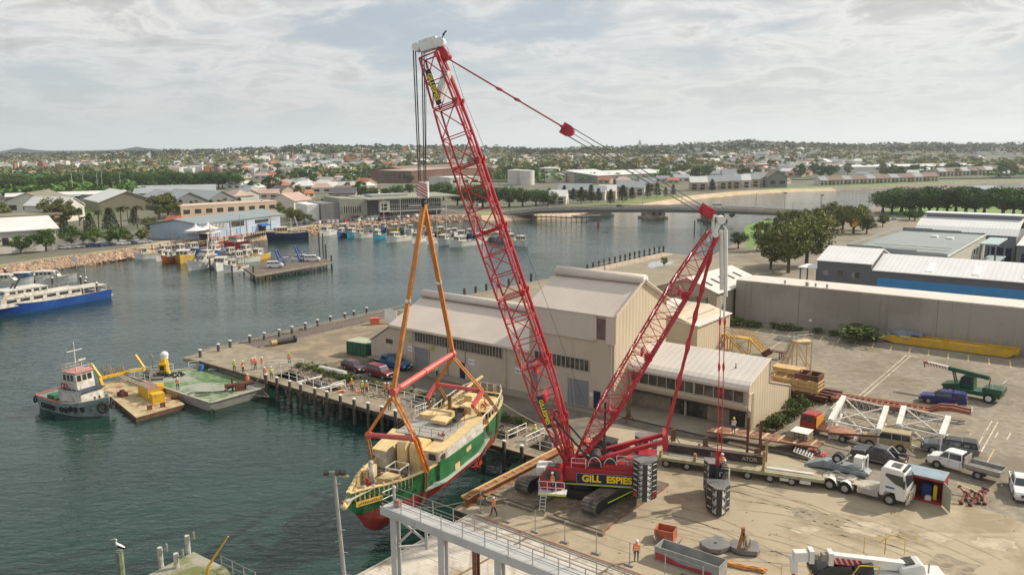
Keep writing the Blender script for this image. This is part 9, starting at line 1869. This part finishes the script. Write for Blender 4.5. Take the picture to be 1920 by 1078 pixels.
for a in (('pavilion',((-20,478),(108,468),26),437,'long white vaulted waterfront pavilion behind the first street trees',mw_,rw,3.4,'building',1,0,6),
('shop',((-10,432),(118,424),20),408,'long orange building with flat olive roof behind the white pavilion',mor,mol,.6,'building',.5,0,5),
('factory',((12,404),(92,402),40),378,'white arched factory with tan roof at the far left',mw_,mol,4,'factory',.5,1,3),('shed',((12,384),(240,376),30),370,'very long low white roofed shed behind the arched factory',mgy,rw,1.5,'shed',.5,0,0),
('gabled_hall',((188,398),(292,393),42),380,'big olive gabled hall with white roof',mol,rw,5.5,'hall',.6,1,0),('shed',((250,376),(405,372),60),364,'wide grey roofed shed beyond the olive hall',mgy,rg,4,'shed',.5,0,0),
('shed',((322,396),(392,392),50),380,'grey gabled shed with pale roof behind the blue building, left',mgy,rg,5,'shed',.5,1,0),('shed',((388,392),(446,388),50),377,'grey gabled shed with pale roof behind the blue building, right',mgy,rg,5,'shed',.5,1,0),
('shop_row',((340,410),(520,398),16),388,'peach coloured parapet building behind the blue building roof',mpc,mpc,.3,'building',.1,0,9),('cottage',((122,416),(160,412),24),388,'white gabled house beside the olive hall',mw_,rw,4,'house',.5,1,2),
('grandstand',((54,386),(140,384),16),370,'long dark open grandstand with pale green roof by the sports field',mat('stand_dark',(.035,.04,.055),.8),rgn,.6,'grandstand',3,0,0),
('stadium_stand',((-5,320),(53,318),30),310,'distant low white stadium stand at the far left',mgy,rw,.5,'stadium',2,0,0),('stadium_stand',((54,320),(98,318),30),308,'distant dark purple stadium stand at the far left',mat('stand_purple',(.05,.05,.09),.8),rd,.5,'stadium',1,0,0),
('villa',((552,396),(584,392),16),378,'white waterside house with pale hipped roof left of the marina office',mw_,rpk,4,'house',.6,0,2),('villa',((478,400),(502,398),12),386,'small white house behind the palms',mw_,rw,3,'house',.5,1,1),
('wool_store',((710,341),(772,343),120),320,'brown brick wool store with many bays, nearer wing',mbk,rpk,1.5,'warehouse',.5,0,7),('wool_store',((772,340),(930,331),60),322,'long brown brick wool store with sawtooth roof behind the crane ropes',mbk,rb,5,'warehouse',.5,0,12),
('tank_hall',((845,349),(900,347),40),334,'white flat building seen through the crane boom',mw_,rw,.5,'building',.3,0,3),
('warehouse',((1098,341),(1150,338),50),328,'pale tin warehouse right of the storage tanks',mcr,rw,4,'warehouse',.5,0,0),('warehouse',((1120,344),(1262,336),60),330,'long pale grey warehouse behind the beach terraces',mgy,rw,3,'warehouse',.5,0,0),('warehouse',((1210,326),(1330,322),50),318,'grey warehouse far behind the luffing ropes',mgy,rg,3,'warehouse',.5,0,0),
('distribution_shed',((1588,326),(1850,322),60),314,'very long low bright white shed across the river',rw,rw,2,'shed',.5,0,0),('distribution_shed',((1660,318),(1760,317),60),311,'second long white shed beyond the first across the river',rw,rw,2,'shed',.5,0,0),('white_shed',((1870,305),(1925,304),30),299,'small white shed at the far right of the plain',rw,rw,2,'shed',.5,0,0),
('red_roof_college',((1198,303),(1262,301),30),296,'distant red roofed college with pale tower on the hill',mcr,rt,6,'college',.5,0,0),('red_roof_hall',((1270,299),(1290,298),30),294,'distant hall with high terracotta roof right of the college',mcr,rt,7,'hall',.5,0,0),('hill_block',((1046,296),(1062,295),30),285,'pale square block on the skyline',mcr,rw,1,'building',.3,0,0),
('boat_house',((1440,352),(1475,352),30),334,'dark gabled riverside hall with slate blue walls',mgy,rb,6,'hall',1,1,2),('long_hall',((1395,343),(1475,341),30),334,'long pale roofed hall beside the riverside hall',mgy,rg,3,'hall',.5,0,0),('blue_boat_shed',((1845,372),(1885,371),20),356,'blue shed beyond the park trees on the right',mat('shed_blue',(.12,.16,.28),.7),rg,1.5,'shed',.5,0,0)):
 shed(a[0],a[1],a[2],a[3],a[4],a[5],a[6],a[7],a[8],a[9],a[10])
mb=MB();p=U(1199,303);p.z=HH(p.x,p.y);mb.box(p+up*13,(7,7,26));mb.box(p+up*29,(4,4,6));mb.B('church_tower',mw_,label='pale tower at the left end of the distant red roofed college',cat='tower')
for i,(u,v,tv,w,l) in enumerate(((968,346,319,32,'tall white storage tank nearest the crane boom'),(988,347,320,28,'tall white storage tank, second from the left'),(1031,334,315,38,'white storage tank with flat top, furthest of the group'),(1042,342,327,40,'low wide white storage tank in the middle of the group'),(1079,342,326,32,'low cream storage tank at the right of the group'))):
 p=U(u,v);r=w/2*p.y/FPX;h=HT(p,tv);T=thing('storage_tank',p,l,'storage tank');mb=MB();mb.tube(p,p+up*h,r,28);mb.B('shell',mw_ if i<4 else mcr,T);mb=MB();mb.tube(p+up*h,p+up*(h+r*.1),r*1.01,28,r2=.5);mb.B('roof',rw,T)
def terr(u,v,w,tv,label,yaw,roofm,wallm,group,gab=1):
 p=U(u,v);h=HT(p,tv);W_=w*p.y/FPX;T=thing('terrace_house',p,label,'house',yaw,group);mb=MB();dd=11;rr=h*.38;he=h-rr
 pr=[(0,0),(dd,0),(dd,he),(dd/2,h),(0,he)];mb.loft([[(x,y,z) for y,z in pr] for x in (-W_/2,W_/2)]);mb.B('wall',wallm,T,0);mb=MB();mb.loft([[(x,y,z) for y,z in ((-.9,he-.4),(dd/2,h),(dd+.6,he-.2),(dd+.6,he+.1),(dd/2,h+.3),(-.9,he-.1))] for x in (-W_/2-.3,W_/2+.3)]);mb.B('roof',roofm,T,0)
 for z0 in (.12,.5):
  for x in (-.25,.22): mb=MB();mb.bb(W_*x-W_*.13,W_*x+W_*.13,-.1,.02,he*z0,he*(z0+.28));mb.B('window',m_glass,T,0)
 mb=MB();mb.bb(-W_*.48,W_*.48,-1.3,-.02,he*.46,he*.49);mb.B('balcony',wallm,T,0)
TL=[(1044,384,30),(1062,372,28),(1092,372,26),(1118,376,28),(1138,374,28),(1172,366,28),(1192,368,28),(1214,360,26),(1310,358,28),(1330,357,26),(1349,356,26),(1374,355,26),(1393,354,24),(1368,344,24),(1410,352,24),(1428,350,22)]
for i,(u,v,w) in enumerate(TL): terr(u,v,w+4,v-26,f'cream two storey beach terrace with grey roof, {ORD[i] if i<8 else ORD[15-i]} from the {"left" if i<8 else "right"}',R(-12 if u<1250 else -6),rg if i%4 else rw,mcr if i%3 else mw_,'beach terraces')
for i in range(26):
 u=1545+i*14.8;v=348-i*.55-(8 if i>14 else 0);terr(u,v,15,v-16,f'brown roofed river townhouse across the water, {ORD[i] if i<10 else ORD[25-i] if i>15 else ORD[i-10]} '+('from the left' if i<10 else 'from the right' if i>15 else 'of the middle ones'),R(8),rb if i%3 else rg,mcr if i%2 else mw_,'river townhouses')
for i,(u,v,tv) in enumerate(((138,372,322),(158,365,327),(184,362,320),(193,362,318),(227,362,325),(213,358,342),(18,358,324),(3,382,360),(1367,325,281),(228,318,307),(1470,405,362),(1540,392,366))):
 p=U(u,v);h=HT(p,tv);T=thing('light_tower',p,['sports field light tower, leftmost tall one','short light tower left of the twin towers','left one of the twin tall light towers','right one of the twin tall light towers','light tower right of the twin towers','thin short pole between the light towers','light tower at far left above the tree belt','grey pole at the left edge','tall pale telecom mast above the beach terraces','distant lamp tower beyond the fig belt','tall floodlight mast beside the gum clump','thin pole behind the gum clump'][i],'light tower');mb=MB();mb.tube(p,p+up*h,.3 if v<400 else .15,6,r2=.15);mb.B('pole',mat('pole_green_grey',(.36,.42,.38),.6),T);mb=MB();mb.box(p+up*h,(3 if v<380 else 1.6,.5,.8));mb.B('lamp_bar',m_galv,T)
for i,(u,v,tv) in enumerate(((720,413,371),(751,411,365),(820,455,392),(838,458,375))): p=U(u,v,0);mb=MB();mb.tube(p,p+up*HT(p,tv),.15,6);mb.B('yacht_mast',m_bw,label=['tall white pole in front of the marina office, left','tall white pole in front of the marina office, right','slim white yacht mast behind the right orange sling','tallest white yacht mast left of the crane boom'][i],cat='mast')
T=thing('orange_banner',U(1597,440),'small orange feather banner beside the trees near the car lot','banner');p=U(1597,440);h=HT(p,410);mb=MB();mb.tube(p,p+up*h,.08,5);mb.B('pole',m_galv,T);mb=MB();mb.loft([[p+V3((x,0,z)),p+V3((x,.08,z))] for x,z in ((0,h*.5),(1.8,h*.55),(2.2,h*.8),(1.6,h),(0,h*.98))],cap=False,close=False);mb.add([p+V3((x,y,z)) for y in (0,) for x,z in ((0,h*.45),(1.8,h*.55),(2.2,h*.8),(1.4,h),(0,h*.98))],[(0,1,2,3,4)]);mb.B('flag',mat('banner_orange',(.8,.32,.02),.6),T)
# -- suburbs: individual houses
def houseproto(k,rm,wm):
 T=thing('suburban_house',(0,-700-k*20,0),'x','house');w,d,h=11,9,3.0;mb=MB()
 if k%2: pr=[(-w/2,-d/2),(w/2,-d/2),(w/2,d/2),(-w/2,d/2)];mb.ext(pr,0,h);mb.B('wall',wm,T,0);mb=MB();v=[(x*1.08,y*1.1,h) for x,y in pr]+[(-w*.22,0,h+2.4),(w*.22,0,h+2.4)];mb.add(v,[(0,1,5,4),(1,2,5),(2,3,4,5),(3,0,4),(3,2,1,0)]);mb.B('roof',rm,T,0)
 else:
  mb.loft([[(x,y,z) for y,z in ((-d/2,0),(d/2,0),(d/2,h),(0,h+2.2),(-d/2,h))] for x in (-w/2,w/2)]);mb.B('wall',wm,T,0);mb=MB();mb.loft([[(x,y,z) for y,z in ((-d/2-.5,h-.1),(0,h+2.25),(d/2+.5,h-.1),(d/2+.5,h+.15),(0,h+2.5),(-d/2-.5,h+.15))] for x in (-w/2-.4,w/2+.4)]);mb.B('roof',rm,T,0)
 mb=MB();mb.bb(-w*.36,-w*.12,-d/2-.06,-d/2,1,2.2);mb.bb(w*.1,w*.36,-d/2-.06,-d/2,1,2.2);each(mb,'window',m_glass,T,0);return T
kinds=[('white',rw,mw_),('terracotta',rt,mcr),('grey',rg,mw_),('brown',rb,mcr),('pale pink',rpk,mw_),('dark',rd,mcr),('pale green',rgn,mw_)]
HP=[[houseproto(i*2+j,rm,wm) for j in (0,1)] for i,(n_,rm,wm) in enumerate(kinds)]
rnd=random.Random(5);placed=[]
def region(u):
 return 'left of the marina office' if u<600 else 'behind the marina office' if u<850 else 'seen behind the crane boom' if u<1050 else 'behind the beach terraces' if u<1450 else 'across the right river'
cnt=0;tries=0
while cnt<298 and tries<9000:
 tries+=1;u=rnd.choice((rnd.uniform(440,960),rnd.uniform(960,1900),rnd.uniform(430,720),rnd.uniform(980,1460)));v=rnd.triangular(303,384,335) if u<720 else rnd.triangular(300,348,322)
 if (u<440 and v>312) or (700<u<960 and v>324) or (940<u<1270 and 316<v<346 and (u<1110 or v<341)) or v>346+(40 if u<700 else 0): continue
 if u>1480 and v>334: continue
 if 500<u<700 and v>376: continue
 p=U(u,v);p.z=HH(p.x,p.y)
 if p.y<430 or p.y>3300 or any((p.x-q[0])**2+(p.y-q[1])**2<210 for q in placed): continue
 placed.append((p.x,p.y));k=rnd.choices(range(7),(6,3,4,2,3,2,1))[0];dist='near' if p.y<650 else 'mid distance' if p.y<1100 else 'far' if p.y<1800 else 'very distant'
 s=rnd.uniform(.9,1.5)*(1 if p.y<1200 else 1.35);o=dup(HP[k][rnd.randrange(2)],p,rnd.choice((-.65,.92,.1))+rnd.uniform(-.1,.1),f'{dist} house with {kinds[k][0]} roof, {region(u)}',f'{dist} {kinds[k][0]} roofed houses {region(u)}',s);cnt+=1
cnt=0
while cnt<210:
 u=rnd.uniform(380,1920);v=rnd.triangular(306,380,345) if u<700 else rnd.triangular(302,350,328)
 if (u<440 and v>330) or (940<u<1110 and v>338) or (u>1480 and v>334): continue
 p=U(u,v);p.z=HH(p.x,p.y);
 if p.y<440: continue
 k=rnd.randrange(3);tree('far',p,rnd.uniform(8,16),f'{["dark rounded","olive spreading","mid green"][k]} tree among the houses {region(u)}',f'trees among the houses {region(u)}',.95,k);cnt+=1
gl={}
for o in sc.objects:
 if o.get('group') and o.get('label'): gl.setdefault(o['label'],[]).append(o)
for l,os_ in gl.items():
 os_.sort(key=lambda o:o.location.x/max(1,o.location.y));n=len(os_)
 if n>1:
  for i,o in enumerate(os_):
   if i<(n+1)//2 and i<10: o['label']=l+f', {ORD[i]} from the left'
   elif n-1-i<10: o['label']=l+f', {ORD[n-1-i]} from the right'
for k in PR:
 for o in PR[k]:
  for c in list(o.children): bpy.data.objects.remove(c)
  bpy.data.objects.remove(o)
for a in HP:
 for o in a:
  for c in list(o.children): bpy.data.objects.remove(c)
  bpy.data.objects.remove(o)
for i,o in enumerate(protos):
 if i not in used:
  for c in list(o.children_recursive): bpy.data.objects.remove(c)
  bpy.data.objects.remove(o)
def woods(name,n,ymin,ymax,s,mt,seed,dn,lf=14):
 rnd=random.Random(seed);mb=MB();c=0
 while c<n:
  y=ymin+(ymax-ymin)*rnd.random()**1.35;x=rnd.uniform(-.72,.72)*y;nn=noise.noise(V3((x*.004,y*.002,seed)))+.5*noise.noise(V3((x*.017,y*.008,seed)))
  if nn<dn or (x>.10*y-30 and 330<y<740) or (x>.38*y and y<800): continue
  if y<760 and (x/y>-.30 and x/y<.2) and nn<dn+.25: continue
  z=HH(x,y);r=s*rnd.uniform(.6,1.35);c+=1
  for _ in range(lf):
   d=V3((rnd.gauss(0,1),rnd.gauss(0,1),abs(rnd.gauss(0,1)))).normalized();leaf(mb,V3((x,y,z+r*.5))+V3((d.x*r,d.y*r,d.z*r*.85)),r*rnd.uniform(.3,.55),rnd,.35)
 return mb.B(name,mt,kind='stuff')
woods('wooded_suburb',2000,560,1500,5,LF['fig'],3,.02);woods('wooded_hillside',4400,1000,4200,7,LF['gum'],5,-.05,11);woods('distant_woods',5200,1700,5200,9,LF['pine'],8,-.1,8)
mb=MB();rnd=random.Random(21)
for _ in range(4200):
 y=1050+3400*rnd.random()**1.4;x=rnd.uniform(-.66,.66)*y
 if noise.noise(V3((x*.003,y*.002,30)))<-.16: continue
 z=HH(x,y);w=rnd.uniform(7,15);a=rnd.uniform(0,PI);m=rnd.choice((0,0,0,0,0,1,2));mb.box((x,y,z+4),(w,w*.7,8),a,mi=m);
mb.B('distant_roofs',[rw,rpk,rt],kind='stuff')
# -- people
m_skin=mat('skin',(.42,.24,.16),.6,.05);m_pant=mat('navy_trousers',(.025,.03,.055),.8,.15,3);m_hat=mat('helmet_white',(.75,.74,.70),.4,.03);m_haty=mat('helmet_yellow',(.75,.55,.03),.4);m_vo=mat('vest_orange',(.80,.20,.03),.7,.05,3);m_vy=mat('vest_lime',(.50,.62,.05),.7,.05,3);m_tape=mat('reflective_tape',(.7,.7,.66),.4);m_boot=mat('boot',(.06,.04,.03),.8);m_wp=mat('white_overalls',(.6,.58,.54),.8)
def person_mesh(pose):
 V_=[(0,0,.95),(0,0,1.15),(0,0,1.38),(0,.01,1.52),(0,.02,1.66),(0,.02,1.74)];Rr=[.15,.14,.16,.06,.095,.07];E_=[(0,1),(1,2),(2,3),(3,4),(4,5)]
 for s in (-1,1):
  b=len(V_);V_+= [(s*.11,0,.9),(s*.12,.03 if pose!='walk' else s*.14,.5),(s*.13,-.01 if pose!='walk' else s*.26,.09),(s*.14,.16 if pose!='walk' else s*.26+.15,.05)];Rr+=[.10,.068,.05,.045];E_+=[(0,b),(b,b+1),(b+1,b+2),(b+2,b+3)]
  b=len(V_)
  if pose=='front': arm=[(s*.20,0,1.40),(s*.27,-.03,1.13),(s*.12,.22,1.18),(s*.06,.30,1.22)]
  elif pose=='camera': arm=[(s*.20,0,1.40),(s*.26,.16,1.22),(s*.10,.24,1.52),(s*.06,.24,1.60)]
  elif pose=='walk': arm=[(s*.20,0,1.40),(s*.27,-s*.10,1.13),(s*.27,-s*.02+.12,.92),(s*.26,.15,.84)]
  else: arm=[(s*.20,0,1.40),(s*.26,-.02,1.12),(s*.27,.06,.88),(s*.27,.09,.80)]
  V_+=arm;Rr+=[.062,.048,.036,.04];E_+=[(2,b),(b,b+1),(b+1,b+2),(b+2,b+3)]
  h=V3(arm[3]);d=(h-V3(arm[2])).normalized()
  for k in range(5):
   o=len(V_);off=V3((.0,.018*(k-1.5),.0)) if k<4 else V3((-s*.04,.02,0));L_=(.07,.08,.075,.06,.05)[k];V_+= [tuple(h+off+d*.03),tuple(h+off+d*(.03+L_)+V3((-s*.02,.01,0)))];Rr+=[.011,.009];E_+=[(b+3,o),(o,o+1)]
 return V_,E_,Rr
PP_={}
def person(p,yaw,pose,vest,hat,pant,label,s=1.0,lean=0):
 T=thing('person',p,label,'person',yaw-PI/2,scale=s);key=pose
 if key not in PP_:
  V_,E_,Rr=person_mesh(pose);o=skin('body',V_,E_,Rr,m_skin,None,1);PP_[key]=o.data;bpy.data.objects.remove(o)
 b=bpy.data.objects.new('body',PP_[key].copy());sc.collection.objects.link(b);b.parent=T;b.data.materials.clear();[b.data.materials.append(m) for m in (m_skin,pant,m_boot,vest)]
 for f in b.data.polygons:
  c=sum((b.data.vertices[i].co for i in f.vertices),V3())/len(f.vertices);f.material_index=2 if c.z<.12 else (1 if c.z<.98 and abs(c.x)<.235 else (3 if .98<=c.z<1.45 and (abs(c.x)<.24 and abs(c.y)<.13) else 0))
 mb=MB();mb.loft([[(x*a,y*a2,z) for x,y in ((-.2,-.1),(.0,-.14),(.2,-.1),(.2,.1),(0,.15),(-.2,.1))] for z,a,a2 in ((.93,1.05,1.15),(1.15,1.0,1.1),(1.38,1.12,1.15),(1.47,.6,.8))]);v=mb.B('vest',vest,T,0)
 mb=MB();[mb.loft([[(x*1.07,y*1.17,z) for x,y in ((-.2,-.1),(.0,-.14),(.2,-.1),(.2,.1),(0,.15),(-.2,.1))] for z in (z0,z0+.05)]) for z0 in (1.02,1.2)];mb.B('reflective_band',m_tape,v,world=0)
 mb=MB();mb.sph((0,.02,1.72),(.125,.14,.13),10,4,bot=0);mb.tube((0,.04,1.715),(0,.04,1.73),.155,10);mb.B('helmet',hat,T,world=0,smooth=True)
 mb=MB();mb.sph((-.035,.115,1.67),.014,6,4);mb.sph((.035,.115,1.67),.014,6,4);mb.bb(-.025,.025,.10,.118,1.585,1.595);each(mb,'eye',m_dark,T,0);mb=MB();mb.add([(-.015,.11,1.62),(.015,.11,1.62),(0,.14,1.63),(0,.11,1.67)],[(0,1,2),(1,3,2),(3,0,2)]);mb.B('nose',m_skin,T,0)
 return T
O_,Y_=m_vo,m_vy
for u,v,z,ya,po,ve,ha,pa,la in ((1193,1051,0,-90,'down',O_,m_hat,m_pant,'person in orange vest and white helmet standing on the apron by the long bin'),
(926,967,0,200,'walk',O_,m_hat,m_pant,'person in orange top bending beside the dark stone block on the quay corner'),
(1375,812,1.15,-100,'camera',m_wp,m_haty,m_pant,'person in pale shirt and yellow helmet on the rusty flat platform'),
(1003,824,.14,-60,'front',Y_,m_hat,m_pant,'person in lime vest standing at the right end of the timber wharf'),
(941,724,.13,-80,'down',Y_,m_hat,m_pant,'person in lime vest by the shed wall, left of a pair'),(949,727,.13,-100,'front',Y_,m_hat,m_pant,'person in lime vest by the shed wall, right of a pair'),
(820,706,.13,-120,'down',Y_,m_hat,m_pant,'person in lime vest standing by the shed wall near the orange sling'),
(660,734,.14,-90,'front',O_,m_haty,m_pant,'person in orange standing beside the orange net on the wharf platform'),
(680,738,.14,-60,'down',Y_,m_hat,m_pant,'person in lime vest on the wharf platform beside an orange vest'),(688,738,.14,-120,'down',O_,m_hat,m_pant,'person in orange vest on the wharf platform beside a lime vest'),
(722,742,.14,0,'front',O_,m_hat,m_pant,'person in orange vest by the left orange sling, left of a pair'),(729,742,.14,-150,'down',O_,m_hat,m_pant,'person in orange vest by the left orange sling, right of a pair'),
(731,769,.14,-90,'down',O_,m_hat,m_pant,'person in orange at the wharf edge beneath the spreader beam'),
(440,697,.16,-90,'front',Y_,m_hat,m_pant,'person in lime vest near the bollard on the wharf corner'),(456,699,.16,-30,'camera',O_,m_hat,m_pant,'person in orange leaning at the wharf edge above the green barge'),
(474,693,.16,-90,'down',O_,m_hat,m_wp,'person in orange with white trousers on the wharf corner deck'),(479,692,.16,-100,'front',O_,m_hat,m_pant,'person in orange with navy trousers on the wharf corner deck'),
(492,691,.16,-110,'front',O_,m_hat,m_wp,'person in pale orange and white overalls right of the wharf corner group'),(497,711,.16,-70,'camera',O_,m_hat,m_pant,'person in bright orange beside the first wharf pile'),(509,710,.16,-50,'front',Y_,m_hat,m_pant,'person in lime jacket beside the white wharf rail'),
(543,683,0,-90,'down',O_,m_haty,m_pant,'person in orange alone on the deck end by the dirt yard'),(465,724,-.87,-60,'walk',O_,m_hat,m_pant,'person in orange at the right corner of the green barge'),
(334,731,-.87,-80,'camera',O_,m_hat,m_pant,'person in orange vest alone in the middle of the green barge'),
(1353,885,3.0,-90,'front',O_,m_hat,m_pant,'person in orange on top of the black ballast tray'),(1358,897,2.6,-160,'camera',m_pant,m_hat,m_pant,'person in navy crouched on the ballast tray ladder')):
 q=U(u,v,z) if z<2 else CP(u,v,.4 if z>2.8 else .9);person(q,R(ya),po,ve,ha,pa,la)
p=C(2.4,3.6,1.75);person(p,R(200),'down',O_,m_hat,m_pant,'person in orange vest standing on the crane cab platform')
# -- haze
mb=MB();mb.bb(-9500,9500,-120,19500,-8,330);o=mb.B('haze',[],None,world=0);m=bpy.data.materials.new('haze');m.use_nodes=True;t=m.node_tree;t.nodes.clear();ot=t.nodes.new('ShaderNodeOutputMaterial');vl=t.nodes.new('ShaderNodeVolumePrincipled');t.links.new(vl.outputs[0],ot.inputs['Volume'])
vl.inputs['Color'].default_value=(.82,.88,.94,1);vl.inputs['Density'].default_value=.000105;vl.inputs['Anisotropy'].default_value=.3;o.data.materials.append(m);o['kind']='stuff'
